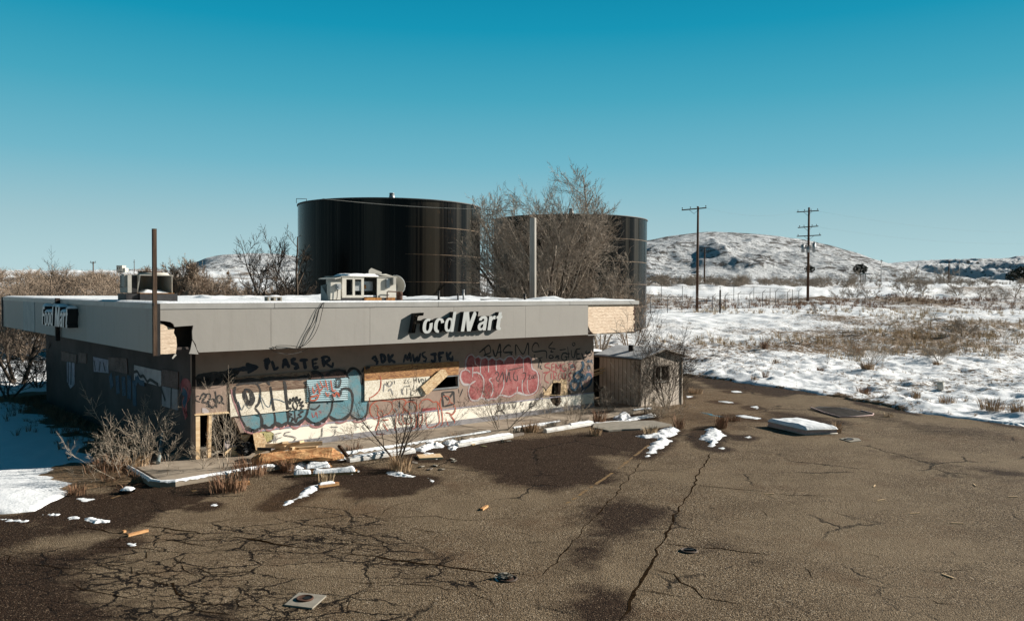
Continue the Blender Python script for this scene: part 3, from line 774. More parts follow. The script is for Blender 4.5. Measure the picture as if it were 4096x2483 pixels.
# corner trim, left wall, back and right walls
MB().box((AW0-.02, E1-.022, SWZ-.1), (AW0+.07, E1-.003, WALL_TOP)).build('corner_trim', 'wood_dark', store)
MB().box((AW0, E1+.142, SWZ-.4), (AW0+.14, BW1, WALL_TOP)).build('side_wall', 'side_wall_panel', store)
MB().box((AW1-.14, E1+.142, SWZ-.3), (AW1, BW1, WALL_TOP)).build('side_wall', 'siding_tan', store)
MB().box((AW0+.142, BW1-.14, -.2), (AW1-.142, BW1, WALL_TOP)).build('back_wall', 'siding_tan', store)
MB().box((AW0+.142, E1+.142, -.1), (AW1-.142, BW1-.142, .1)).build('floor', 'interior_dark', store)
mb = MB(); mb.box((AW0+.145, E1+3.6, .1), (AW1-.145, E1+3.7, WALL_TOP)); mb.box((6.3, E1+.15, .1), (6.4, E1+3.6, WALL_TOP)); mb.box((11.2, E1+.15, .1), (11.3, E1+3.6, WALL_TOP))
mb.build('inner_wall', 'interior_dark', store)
# roof deck and soffit
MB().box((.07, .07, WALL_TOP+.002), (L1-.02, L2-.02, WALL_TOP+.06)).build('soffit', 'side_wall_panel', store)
MB().box((.20, .20, 3.86), (L1-.02, L2-.03, 3.98)).build('roof_deck', 'steel_dark', store)
# fascia panels, front
sx = [632, 1084, 1480, 1815, 2102, 2352, 2550]
sa = [0.0] + [fw(x, 1330, 0)[0] for x in sx[1:-1]] + [L1]
hp = FZ(Z1, [(1578,452),(1640,458),(1700,468),(1728,488),(1738,515),(1830,508),(1925,502),(1914,560),(1918,640),(1950,690),(1962,740),(1982,788)], 0)
p0 = [(sa[1]-.004, ZB), (sa[1]-.004, ZT-.07), (.004, ZT-.07), (.004, hp[0][1])] + hp[1:-1] + [(hp[-1][0], ZB)]
MB().prism(p0, [], fnw(0), 0, .05).build('fascia_panel', 'fascia_panel', store)
for i in range(1, 5):
    MB().box((sa[i]+.004, 0, ZB), (sa[i+1]-.004, .05, ZT-.07)).build('fascia_panel', 'fascia_panel', store)
# last bay: panel gone, sheathing exposed
mb = MB(); rows = 7
zz = [ZB+.03 + (ZT-.10-ZB-.03)*i/rows for i in range(rows+1)]
rr_ = random.Random(3)
edge = [(L1-.10-rr_.uniform(0,.13), ZB+.04+(ZT-.16-ZB)*i/16) for i in range(17)]
lft = [(sa[5]+.02+rr_.uniform(0,.06), ZB+.04+(ZT-.16-ZB)*i/10) for i in range(11)]; lft[0] = (sa[5]+.35, ZB+.02); lft[1] = (sa[5]+.18, ZB+.13); lft[2] = (sa[5]+.07, ZB+.3)
f_b = tag(MB().prism(edge + lft[::-1], [], fnw(.055), 0, .05).build('sheathing_board', 'foam_board', store), 'bare tan sheathing where the last panel is missing')
MB().box((sa[5]-.06, .02, ZB-.005), (sa[5]+.02, .052, ZT-.07)).build('fascia_edge_trim', 'coping_metal', store)
MB().box((L1-.10, .11, ZB), (L1-.03, .2, ZT-.07)).build('frame_stud', 'rust_dark', store)
MB().box((sa[5], -.004, ZB-.03), (L1, .1, ZB-.004)).build('bottom_rail', 'coping_metal', store)
# sheathing and dark cavity seen through the torn corner
st = FZ(Z1, [(1592,470),(1625,490),(1680,520),(1738,535),(1730,575),(1755,620),(1762,700),(1752,778),(1660,786),(1597,788)], .06)
MB().prism(st, [], fnw(.06), 0, .04).build('torn_sheathing', 'foam_board', store)
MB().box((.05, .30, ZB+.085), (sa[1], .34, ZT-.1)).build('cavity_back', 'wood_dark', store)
wp = FZ(Z1, [(1912,650),(1935,690),(1962,760),(1975,788),(1880,782),(1895,740)], -.004)
MB().prism([(p[0], p[1]) for p in wp], [], fnw(-.02), 0, .012).build('bent_flap', 'fascia_panel', store)
wp = FZ(Z1, [(1745,782),(1760,795),(1722,835),(1713,825)], .02)
MB().prism(wp, [], fnw(.02), 0, .02).build('loose_scrap', 'unit_white', store)
# fascia panels, left side
LY_ = [0.06]
sl = sorted([lw(x, 1300, 0)[0] for x in (345, 468)] )
lb = [0.0] + sl + [lw(238, 1300, 0)[0], lw(140, 1270, 0)[0], lw(94, 1270, 0)[0], L2]
for i in range(len(lb)-1):
    a0 = -.012 if i == 4 else .0
    mt = 'sheet_metal_pale' if i == 4 else 'fascia_panel'
    MB().box((a0, lb[i]+.055*(i == 0)+.004, ZB), (.05, lb[i+1]-.004, ZT-.07)).build('fascia_panel', mt, store)
for z0 in (ZT-.55, ZT-.80):
    pass
MB().box((0, L2, ZB), (L1, L2+.05, ZT-.07)).build('fascia_panel', 'fascia_panel', store)
MB().box((L1, .21, ZB), (L1+.03, L2, ZT-.07)).build('fascia_panel', 'wood_brown', store)
# coping
mb = MB(); cuts = [0, 2.9, 5.95, 8.1, 11.6, 13.7, L1+.05]
for i in range(len(cuts)-1): mb.box((cuts[i]+.003-.015*(i==0), -.016-.004*(i%2), ZT-.13), (cuts[i+1]-.003, .12, ZT))
mb.build('coping', 'coping_metal', store)
mb = MB(); cuts = [.125, 4.2, 8.6, 13.1, L2+.05]
for i in range(len(cuts)-1): mb.box((-.016-.004*(i%2), cuts[i]+.003, ZT-.13), (.118, cuts[i+1]-.003, ZT-.001))
mb.build('coping', 'coping_metal', store)
wpts = [lw(*Z1(*p), -.03) for p in [(1310,278),(1455,282),(1440,292),(1340,305),(1312,296)]]
MB().prism(wpts, [], lambda u, v, d: (-.035 + d, u, v), 0, .015).build('peeling_flashing', 'coping_metal', store)
# snow lying on the roof
nx, ny = 150, 120
A_, B_ = np.meshgrid(np.linspace(.02, L1+.02, nx), np.linspace(.015, L2+.02, ny))
ed = np.minimum(np.minimum(A_-.02, L1+.02-A_), np.minimum(B_-.015, L2+.02-B_))
S_ = ZT+.004 + sstep(0, .10, ed)*(.028+.022*fbm(A_*3, B_*3, 3)) - .05*sstep(.4, 1.4, ed)
S_ = S_ + np.where(A_ > 6.0, (fbm(A_*.9+3, B_*.9, 3)-.52)*.30*sstep(.8, 1.8, B_), 0)
S_ = np.minimum(S_, ZT+.14)
grid_mesh('roof_snow', A_, B_, S_, 'snow', True, None, store)
mb = MB()
for (x0, x1) in ((8.6, 10.6), (12.1, 13.6)):
    mb.box((x0, 2.3, ZT-.1), (x1, 2.9, ZT+.045))
mb.build('roof_kerb', 'black_sheet', store)
# dark post and corner channels
MB().box((-.05, -.045, ZB-.03), (.045, -.022, ZT+.0)).build('corner_channel', 'steel_dark', store)
MB().box((-.05, -.02, ZB-.03), (-.022, .06, ZT-.002)).build('corner_channel', 'steel_dark', store)
MB().box((-.045, L2-.10, ZB-.02), (-.022, L2+.06, ZT)).build('corner_channel', 'steel_dark', store)
bp = lw(237, 1260, -.04)[0]
MB().box((-.15, bp-.05, ZB-.12), (-.03, bp+.06, ZT+.04)).build('strut', 'wood_dark', store)
# boards, sheets and framing on the front wall
def board(name, fn, pts, b, th, mat, label=None):
    P = FZ(fn, pts, b)
    o = MB().prism(P, [], fnw(b), 0, th).build(name, mat, store)
    if label: o['label'] = label
    return o
board('plywood_board', ZA, [(62,412),(1282,312),(1282,402),(1240,405),(1225,568),(66,655)], E1-.03, .024, 'plywood_grey', 'upper weathered plywood strip behind blue graffiti')
board('plywood_board', ZA, [(1284,340),(1812,288),(1812,400),(1284,432)], E1-.03, .024, 'paint_brown_board')
board('wallboard', ZA, [(66,660),(1225,572),(1258,870),(85,996)], E1-.032, .024, 'osb', 'long pale chipboard panel under blue graffiti')
board('plywood_board', ZBm, [(240,272),(1815,185),(1800,408),(1325,432),(242,508)], E1-.04, .03, 'plywood', 'long orange grained plywood over the window')
board('wallboard', ZBm, [(244,512),(1325,434),(1322,500),(1210,600),(1262,752),(244,842)], E1-.045, .034, 'osb', 'pale chipboard panel beside the open window')
board('dangling_board', ZBm, [(1185,605),(1505,325),(1580,320),(1632,415),(1300,730),(1268,735)], E1-.11, .03, 'osb_raw', 'broken board hanging diagonally across the window')
# corrugated sheet with real ridges
cp = FZ(ZA, [(1225,445),(1845,410),(1832,745),(1220,775)], E1-.05)
mb = MB(); nr = 44; vs = []
for i in range(nr+1):
    f_ = i/nr; dpt = .012*math.sin(f_*math.pi*2*11)
    pl = (cp[0][0]*(1-f_)+cp[3][0]*f_, cp[0][1]*(1-f_)+cp[3][1]*f_); pr = (cp[1][0]*(1-f_)+cp[2][0]*f_, cp[1][1]*(1-f_)+cp[2][1]*f_)
    vs += [(pl[0], E1-.05+dpt, pl[1]), (pr[0], E1-.05+dpt, pr[1]), (pl[0], E1-.046+dpt, pl[1]), (pr[0], E1-.046+dpt, pr[1])]
fs = []
for i in range(nr):
    o = 4*i; fs += [(o, o+1, o+5, o+4), (o+2, o+6, o+7, o+3), (o, o+4, o+6, o+2), (o+1, o+3, o+7, o+5)]
fs += [(0, 2, 3, 1), (4*nr, 4*nr+1, 4*nr+3, 4*nr+2)]
mb.add(vs, fs); mb.build('corrugated_sheet', 'corrugated_blue', store)
# window frame
mb = MB()
for i in range(4):
    p, q = win[i], win[(i+1) % 4]
    mb.bar((p[0], E1-.008, p[1]), (q[0], E1-.008, q[1]), .035, .05)
mb.build('window_frame', 'steel_grey', store)
# torn lining round the right hole
hl = FZ(ZC, [(1530,800),(1580,870),(1625,800),(1690,745),(1700,690),(1740,705),(1790,725),(1830,668),(1870,690),(1912,665),(1925,830),(1940,930),(1800,945),(1538,945)], E1-.005)
o_in = FZ(ZC, [(1690,742),(1752,735),(1822,742),(1817,880),(1806,938),(1630,938),(1662,918),(1672,800)], E1-.005)
MB().prism(hl, [o_in], fnw(E1), -.012, -.003).build('torn_lining', 'osb_raw', store)
board('yellow_edge', ZC, [(1530,980),(1625,972),(1625,990),(1530,996)], E1-.022, .003, 'paint_yellow')
board('yellow_edge', ZC, [(1812,945),(1985,935),(1985,955),(1812,962)], E1-.022, .003, 'paint_yellow')
for fn_, pts in ((ZC, [(1528,790),(1590,865),(1580,880)]), (ZC, [(1940,840),(1985,880),(1985,930),(1950,925)])):
    MB().prism(FZ(fn_, pts, E1-.02), [], fnw(E1-.02), 0, .008).build('torn_edge', 'wood_dark', store)
# framing and rubble in the broken corner bay
pa = [fw(*Z2(x, 900))[0] for x in (430, 490, 578, 612)]
MB().box((pa[0]+.02, E1-.005, SWZ-.02), (pa[1]+.02, E1+.09, op[0][1]+.05)).build('corner_stud', 'lumber', store)
MB().bar((pa[2]+.03, E1+.04, SWZ-.02), (pa[2]-.0+.06, E1+.04, op[0][1]+.03), .10, .08).build('wall_stud', 'lumber', store)
MB().bar((pa[2]-.18, E1+.5, .1), (pa[2]-.16, E1+.5, 2.2), .08, .06).build('wall_stud', 'wood_brown', store)
lp = FZ(Z2, [(440,762),(775,735),(790,752),(445,776)], E1-.01)
MB().prism(lp, [], fnw(E1), -.03, .02).build('header_board', 'lumber', store)
pp = FZ(Z2, [(600,768),(670,760),(655,800),(630,832),(605,850)], E1+.02)
MB().prism(pp, [], fnw(E1+.05), 0, .02).build('insulation_scrap', 'paint_grey', store)
pp = FZ(Z2, [(520,700),(560,702),(600,738),(560,760),(520,745)], E1-.006)
MB().prism(pp, [], fnw(E1), -.005, -.001).build('peeled_patch', 'paint_white', store)
mb = MB()
mb.prism(FZ(Z2, [(735,800),(800,790),(850,870),(905,960),(1010,955),(900,1130),(870,1200),(745,1190)], E1+.25), [], fnw(E1+.25), 0, .02)
mb.build('tar_paper', 'black_sheet', store)
MB().prism(FZ(Z2, [(745,1040),(785,1000),(800,1060),(770,1120),(745,1130)], E1+.2), [], fnw(E1+.2), 0, .02).build('plaster_scrap', 'paint_white', store)
MB().prism(FZ(Z2, [(808,800),(842,805),(880,880),(912,950),(895,960),(850,890)], E1+.16), [], fnw(E1+.145), 0, .02).build('torn_wallboard', 'osb_raw', store)
MB().prism(FZ(Z2, [(905,965),(1010,955),(960,1040),(900,1000)], E1+.22), [], fnw(E1+.2), 0, .02).build('torn_wallboard', 'osb_raw', store)
# left wall: boarded windows in shade
def lboard(name, pts, mat, off=.03):
    P = [lw(*Z1(*p), E2-off) for p in pts]
    return MB().prism(P, [], lambda u, v, d: (E2-off+d, u, v), 0, off-.004).build(name, mat, store)
lboard('wallboard', [(1335,895),(1605,955),(1605,1110),(1335,1040)], 'paint_white')
lboard('wallboard', [(1610,935),(1772,965),(1772,1135),(1612,1100)], 'paint_brown_board')
lboard('wallboard', [(1612,1104),(1768,1140),(1768,1345),(1612,1300)], 'foundation')
lboard('wallboard', [(1075,815),(1260,830),(1270,985),(1080,940)], 'paint_brown_board')
lboard('wallboard', [(928,812),(1078,845),(1078,975),(935,960)], 'paint_lilac')
lboard('wallboard', [(610,755),(760,790),(760,880),(610,850)], 'paint_brown_board')
lboard('wallboard', [(665,870),(700,830),(740,870),(742,1090),(700,1130),(668,1060)], 'paint_lilac', .024)
lboard('wallboard', [(780,770),(860,780),(860,880),(780,870)], 'paint_brown_board', .024)

# ------------------------------------------------------------------ graffiti
OVER = [(FZ(ZA, [(62,412),(1282,312),(1240,405),(1225,568),(66,655)]), .034), (FZ(ZA, [(66,655),(1225,570),(1258,870),(85,996)]), .036),
        (FZ(ZA, [(1215,440),(1855,400),(1842,750),(1212,782)]), .068), (FZ(ZA, [(1282,330),(1812,280),(1812,405),(1282,435)]), .034),
        (FZ(ZBm, [(240,272),(1815,185),(1800,415),(1325,440),(242,510)]), .044), (FZ(ZBm, [(244,505),(1325,432),(1262,752),(244,842)]), .049),
        ([(0, -1), (30, -1), (30, BT+.05), (0, BT+.05)], .030)]
def inside(p, poly):
    c = False; n = len(poly)
    for i in range(n):
        a, b = poly[i], poly[i-1]
        if (a[1] > p[1]) != (b[1] > p[1]) and p[0] < (b[0]-a[0])*(p[1]-a[1])/(b[1]-a[1]) + a[0]: c = not c
    return c
def off_at(p):
    o = .003
    for poly, v in OVER:
        if v > o and inside(p, poly): o = v
    return o
def catmull(P, step):
    if len(P) < 3:
        out = []
        for a, b in zip(P[:-1], P[1:]):
            n = max(1, int((b-a).length/step)); out += [a.lerp(b, i/n) for i in range(n)]
        return out + [P[-1]]
    out = []; closed = (P[0]-P[-1]).length < 1e-6; n = len(P)
    for i in range(n-1):
        p1, p2 = P[i], P[i+1]
        p0 = P[i-1] if i > 0 else (P[n-2] if closed else p1*2-p2)
        p3 = P[i+2] if i+2 < n else (P[1] if closed else p2*2-p1)
        m = max(1, int((p2-p1).length/step))
        for k in range(m):
            t = k/m
            out.append(0.5*((2*p1)+(p2-p0)*t+(2*p0-5*p1+4*p2-p3)*t*t+(3*p1-p0-3*p2+p3)*t**3))
    out.append(P[-1]); return out
gr_r = random.Random(11)
LAYER = [0]
def strokes(mb, fn, lines, width, smooth=True, lift=0.0):
    """sprayed lines on the front wall; width in metres"""
    for pts in lines:
        P = [Vector(fw(*fn(*p))) for p in pts]
        C = catmull(P, .05) if smooth else catmull(P[:2], .05) if len(P) == 2 else [q for a, b in zip(P[:-1], P[1:]) for q in catmull([a, b], .06)]
        LAYER[0] = (LAYER[0] + 1) % 12
        l = lift + LAYER[0]*.00025
        vs = []; fs = []
        for i, p in enumerate(C):
            d = C[min(i+1, len(C)-1)] - C[max(i-1, 0)]
            if d.length < 1e-6: d = Vector((1, 0))
            d.normalize(); n = Vector((-d.y, d.x))
            w = width*.5*(gr_r.uniform(.85, 1.1))*(.62+.75*float(vnoise(np.array([i*.22+LAYER[0]*7.3]), np.array([p.x*.7]))[0]))*(0.55 if i in (0, len(C)-1) else 1)
            for s_ in (1, -1):
                q = p + n*w*s_; vs.append((q.x, E1 - off_at(p) - l, q.y))
        for i in range(len(C)-1): fs.append((2*i, 2*i+1, 2*i+3, 2*i+2))
        mb.add(vs, fs)
def fill(mb, fn, pts, lift=0.0, sm=True):
    P = [Vector(fw(*fn(*p))) for p in pts]; P.append(P[0])
    C = catmull(P, .12)[:-1] if sm else P[:-1]
    tri = tessellate_polygon([[Vector((p.x, p.y, 0)) for p in C]])
    mb.add([(p.x, E1-.0022-lift, p.y) for p in C], [tuple(t) for t in tri])
def graf(mat, jobs, label=None, name='graffiti'):
    """sprayed strokes; strokes lying close together become one part"""
    items = []
    for j in jobs:
        fn, lines = j[0], j[1]
        for ln in lines:
            mb = MB(); strokes(mb, fn, [ln], *j[2:])
            xs = [v[0] for v in mb.v]; zs = [v[2] for v in mb.v]; items.append((mb, [min(xs)-.13, max(xs)+.13, min(zs)-.13, max(zs)+.13]))
    n = len(items); par = list(range(n))
    def find(i):
        while par[i] != i: i = par[i]
        return i
    for i in range(n):
        for k in range(i):
            A, B = items[i][1], items[k][1]
            if A[0] < B[1] and B[0] < A[1] and A[2] < B[3] and B[2] < A[3]: par[find(i)] = find(k)
    out = {}
    for i in range(n): out.setdefault(find(i), MB()).add(items[i][0].v, items[i][0].f)
    for m_ in out.values():
        o = m_.build(name, mat, store, fix=False)
        if label: o['label'] = label
    return o
# blue bubble letters
mb = MB()
fill(mb, ZA, [(130,580),(300,515),(510,530),(700,480),(900,470),(1220,450),(1500,380),(1840,350),(1930,285),(2030,380),(2060,520),(2132,760),(2110,940),(2040,1015),(1950,1010),(1880,960),(1800,1015),(1700,1045),(1600,1010),(1555,980),(1450,1078),(1360,1098),(1270,1065),(1200,1000),(1150,1065),(1060,1110),(950,1070),(920,1095),(830,1120),(750,1070),(735,1115),(650,1160),(555,1110),(510,1180),(420,1200),(335,1175),(260,1060),(215,960),(170,800)])
mb.build('graffiti_fill', 'paint_blue_fill', store, fix=False)
graf('paint_pink', [(ZA, [[(210,960),(250,1080),(300,1200),(420,1240),(540,1200),(580,1180),(670,1200),(760,1150),(840,1165),(930,1125),(1060,1155),(1170,1090),(1200,1050),(1290,1130),(1400,1140),(1500,1080),(1560,1020)],[(1290,1130),(1370,1148),(1470,1100)],[(1640,1070),(1720,1085),(1820,1050)],[(1900,1050),(1980,1070),(2080,1040),(2160,960)],[(85,580),(110,700),(165,850),(210,980)],[(1010,1160),(1060,1162),(1110,1140)]], .06)], 'pink outline under the blue letters')
blk = [[(150,540),(125,620),(140,720),(190,850),(220,980),(270,1080),(330,1172),(420,1200),(515,1180),(548,1110),(545,1020),(510,950),(440,860)],
 [(550,1105),(600,1155),(670,1160),(740,1105),(745,1000),(725,900),(700,760),(672,540)],
 [(747,1060),(790,1115),(850,1125),(920,1090),(945,1030),(930,880),(905,700),(890,520),(868,455)],
 [(945,1075),(1010,1112),(1090,1105),(1160,1050),(1215,970),(1240,860),(1250,700),(1220,540),(1175,465)],
 [(1200,1000),(1260,1068),(1360,1102),(1450,1078),(1530,1000),(1585,900),(1602,760),(1570,650)],
 [(1560,980),(1620,1030),(1710,1050),(1800,1020),(1870,940),(1902,800),(1900,660),(1860,590),(1790,562),(1730,590),(1700,690)],
 [(1875,960),(1930,1018),(2000,1028),(2080,1000),(2120,930),(2138,780)],
 [(160,520),(280,490),(440,490),(508,560),(520,640),(500,780),(440,858)],
 [(480,490),(560,460),(620,470),(665,520)], [(1205,440),(1250,360),(1350,325),(1430,365),(1470,420)], [(1500,380),(1580,320),(1690,295),(1790,335),(1840,420)],
 [(1832,345),(1870,285),(1930,272),(1990,310),(2032,390),(2045,520)], [(2040,330),(2090,270),(2160,250)], [(1270,870),(1340,885),(1400,840),(1420,815)]]
graf('paint_black', [(ZA, blk, .075)], 'thick black outline of the blue bubble letters', 'graffiti_outline')
graf('paint_black', [(ZA, [[(300,1160),(420,1205),(530,1165)],[(560,1120),(660,1165),(740,1100)],[(755,1085),(850,1130),(935,1075)],[(945,1085),(1060,1115),(1180,1030)],[(1210,1020),(1360,1105),(1520,1010)],[(1565,990),(1710,1052),(1870,950)],[(60,470),(280,455),(470,450),(680,430),(880,420),(1060,420),(1210,400)],[(30,345),(120,320),(200,330),(110,370),(40,400),(180,400)],[(280,610),(300,585),(355,600),(390,660),(402,750),(372,798),(325,770),(290,690),(280,610)]], .11)], None, 'graffiti_outline')
graf('paint_black', [(ZA, [[(1010,785),(1045,755),(1078,825),(1060,880),(1025,872),(1005,830),(1010,785)],[(930,750),(972,800),(960,720),(1003,762),(1010,700),(1040,750),(1062,690),(1080,752),(1122,722),(1092,790),(1160,760),(1112,822),(1170,828),(1118,865),(1150,880)],[(930,850),(990,870),(950,900),(1000,900)],[(960,935),(1000,960),(950,990),(1012,1008),(990,1060),(1030,1022),(1062,1075),(1082,1008),(1142,992),(1092,962),(1172,910),(1100,915)],[(1038,885),(1042,960),(1050,1050)]], .045, False, .001)], 'spiky black sun drawing', 'graffiti_drawing')
# lettering under the eaves
graf('paint_navy', [(ZA, [[(605,155),(630,295)],[(575,165),(640,135),(662,175),(610,220)],[(700,160),(725,240),(740,290),(800,250)],[(862,272),(885,125)],[(885,125),(962,265)],[(868,215),(935,205)],[(1062,130),(1000,145),(1005,190),(1070,215),(1085,262),(1025,272)],[(1110,152),(1240,145)],[(1178,150),(1203,282)],[(1303,140),(1318,270)],[(1290,150),(1390,130)],[(1310,205),(1375,192)],[(1315,268),(1402,252)],[(1460,115),(1482,250)],[(1430,115),(1525,98),(1562,140),(1490,182)],[(1490,182),(1598,250),(1612,180)]], .10)], 'word PLASTER in dark spray paint', 'graffiti_lettering')
graf('paint_navy', [(ZA, [[(30,305),(180,290),(330,272),(470,258)],[(310,205),(395,235),(482,256),(400,300),(335,340)],[(330,230),(440,258),(350,310)],[(370,240),(400,280)]], .11)], 'dark arrow pointing at the word PLASTER', 'graffiti_drawing')
graf('paint_navy', [(ZBm, [[(358,150),(415,108),(440,150),(400,172),(460,190),(432,240)],[(512,82),(530,212)],[(488,80),(560,88),(580,160),(530,212)],[(630,60),(660,212)],[(722,68),(650,150),(690,170),(755,205)],[(888,205),(920,68)],[(920,68),(958,160),(990,50),(1012,190)],[(1040,60),(1070,190),(1108,110),(1132,182),(1170,48)],[(1255,28),(1200,55),(1215,105),(1268,135),(1252,185),(1212,180)],[(1330,72),(1442,68)],[(1400,72),(1412,160),(1372,192),(1342,160)],[(1470,50),(1492,195)],[(1455,62),(1562,38)],[(1482,122),(1532,110)],[(1600,28),(1622,172)],[(1682,28),(1612,105)],[(1612,105),(1690,165),(1702,90)]], .095)], 'letters 3DK MWS JFK in dark spray paint', 'graffiti_lettering')
graf('paint_black', [(ZC, [[(560,175),(590,300)],[(478,248),(560,180),(640,125),(665,240),(560,290),(690,315)],[(700,190),(750,305),(820,108),(832,320)],[(755,250),(850,232)],[(1002,152),(960,120),(890,180),(880,240),(1032,236)],[(950,240),(1020,270),(930,305)],[(1080,295),(1082,118),(1200,270),(1280,88),(1292,290)],[(1462,160),(1440,100),(1392,88),(1350,160),(1372,232),(1570,220),(1582,345)],[(1400,290),(1380,282),(1410,350),(1522,322)],
  [(1690,65),(1620,162),(1732,186)],[(1672,200),(1650,232),(1700,232)],[(1660,285),(1622,310),(1650,342),(1698,318),(1660,285)],[(1720,330),(1792,300)],[(1770,278),(1775,382)],[(1740,290),(1800,350)],[(1920,250),(1852,262),(1830,340),(1890,380),(1922,320),(1880,312)],[(1800,205),(1902,190)],[(1932,150),(1950,350)],[(1900,270),(1975,262)],[(1990,200),(2002,310),(2040,322),(2062,200)],[(2030,80),(2005,100),(2025,135),(2055,110),(2030,80)],[(2080,180),(2082,350)],[(2068,190),(2142,180)],[(2080,272),(2130,262)],[(2080,352),(2152,342)],[(2160,250),(2210,390)],[(2250,215),(2225,240),(2255,265),(2290,240),(2330,260),(2300,300),(2270,290)],[(1475,345),(1450,500)],[(1475,345),(1510,430)],[(1500,450),(1480,490),(1515,520)]], .05)], 'scrawled black tag under the right end of the eaves', 'graffiti_lettering')
# red bubble letters
loop = [(255,440),(265,370),(300,300),(360,278),(415,330),(465,303),(515,340),(590,318),(630,360),(695,323),(755,365),(820,343),(882,372),(950,308),(1020,308),(1068,360),(1140,293),(1200,340),(1280,303),(1335,360),(1350,500),(1425,560),(1452,680),(1430,850),(1360,920),(1270,942),(1200,930),(1100,905),(980,965),(830,945),(760,1002),(680,1004),(600,1024),(512,985),(440,1034),(340,1012),(300,880),(318,780),(220,762),(168,660),(190,555),(250,520)]
mb = MB(); fill(mb, ZC, loop, .0); mb.build('graffiti_fill', 'paint_red_fill', store, fix=False)
ins = [[(420,440),(405,370),(412,330)],[(500,600),(498,450),(515,340)],[(632,570),(630,440),(628,360)],[(760,545),(755,440),(757,368)],[(885,432),(880,372)],[(1060,440),(1068,360)],[(1212,560),(1203,440),(1203,340)],[(372,650),(375,580),(450,575),(520,620),(558,720),(540,880),(512,985)],[(318,780),(370,740),(422,710)],[(690,660),(640,690),(692,760),(702,880),(670,965)],[(882,680),(880,800),(820,935)],[(1112,800),(1100,905)],[(1190,690),(1185,850),(1222,932)],[(1270,690),(1270,830),(1302,915)],[(930,510),(932,625)],[(330,575),(300,540),(250,520)],[(375,480),(370,650)]]
graf('paint_white', [(ZC, [loop + [loop[0]]], .065, True, .0), (ZC, ins, .042)], 'white outline of the red bubble letters', 'graffiti_outline')
def offs(lp, k):
    cx = sum(p[0] for p in lp)/len(lp); cy = sum(p[1] for p in lp)/len(lp)
    return [(p[0]+(p[0]-cx)/max(1, math.hypot(p[0]-cx, p[1]-cy))*k, p[1]+(p[1]-cy)/max(1, math.hypot(p[0]-cx, p[1]-cy))*k) for p in lp]
lo = offs(loop, 17)
graf('paint_crimson', [(ZC, [lo + [lo[0]]], .022)], 'thin red outer line of the red letters', 'graffiti_outline')
graf('paint_black', [(ZC, [[(760,600),(742,580),(780,560),(800,620),(760,660),(790,720),(830,640),(860,565)],[(865,560),(880,650),(870,720)],[(900,560),(930,725),(970,560),(985,690),(1010,715)],[(960,535),(1100,505),(1205,480)],[(1060,560),(1040,640),(1060,690),(1110,700),(1100,610)],[(1180,590),(1242,578),(1232,660),(1190,745)],[(1290,620),(1320,608),(1292,675),(1330,678)],[(1345,620),(1335,660),(1360,670),(1365,620),(1345,620)],[(1375,615),(1390,605),(1375,665),(1400,665)],[(1410,590),(1415,665)]], .032, True, .002)], 'black scribbled tag over the red letters', 'graffiti_lettering')
graf('paint_crimson', [(ZC, [[(1640,420),(1580,430),(1560,478),(1635,505),(1640,555),(1535,578)],[(1672,430),(1670,550)],[(1672,430),(1722,424)],[(1672,490),(1716,485)],[(1670,552),(1722,545)],[(1742,552),(1736,430),(1780,510),(1822,428),(1812,560)],[(1892,430),(1842,440),(1830,530),(1880,552),(1912,500),(1868,496)],[(1952,440),(1958,545)],[(1940,432),(2000,420)],[(1950,490),(1990,482)],[(2020,420),(2060,510),(2000,530)],
  [(1612,580),(1570,610),(1560,700),(1622,742)],[(1662,578),(1662,682)],[(1702,692),(1702,570),(1752,580),(1742,630),(1702,640),(1752,682)],[(1812,580),(1780,620),(1790,680),(1822,672)],[(1840,580),(1850,668),(1900,668),(1890,578)],[(1992,570),(1950,610),(1980,660),(1955,710),(1938,700)]], .048)], 'two red words sprayed beside the hole', 'graffiti_lettering')
graf('paint_pink', [(ZC, [[(1470,560),(1520,550),(1515,680),(1460,690)],[(1480,720),(1500,840),(1440,850)],[(1430,540),(1480,620),(1470,780)],[(2200,580),(2270,560),(2340,600),(2330,680)],[(2200,690),(2260,760),(2300,660)],[(2130,790),(2140,850),(2110,840)],[(2220,740),(2280,700)]], .03)], None, 'graffiti')
graf('paint_teal_blue', [(ZC, [[(2162,388),(2190,450),(2150,540),(2062,588),(2038,660),(2100,710),(2172,640),(2122,582),(2150,545)],[(2172,640),(2110,712),(2000,720),(1988,800),(2040,862),(2100,800),(2112,720)],[(2220,680),(2270,600),(2322,642),(2300,760),(2182,862),(2168,905)],[(2170,600),(2215,680),(2150,700),(2180,850)]], .12, True, .001), (ZC, [[(2250,380),(2350,370)],[(2240,400),(2340,395)],[(2270,350),(2280,420)],[(2320,360),(2340,430)],[(2280,450),(2262,500),(2302,500),(2290,450)],[(2260,510),(2275,555),(2290,520)],[(1970,460),(2030,445)],[(1975,490),(2040,480)]], .04)], 'blue swirl and heart painted near the corner', 'graffiti_drawing')
graf('paint_black', [(ZC, [[(2120,560),(2060,580),(2020,650),(2060,730),(1970,730),(1970,830),(2040,880),(2110,820)],[(1920,420),(1960,395),(2010,400)],[(2210,570),(2180,520),(2210,450),(2170,375)],[(2240,640),(2200,780)]], .022)], None, 'graffiti')
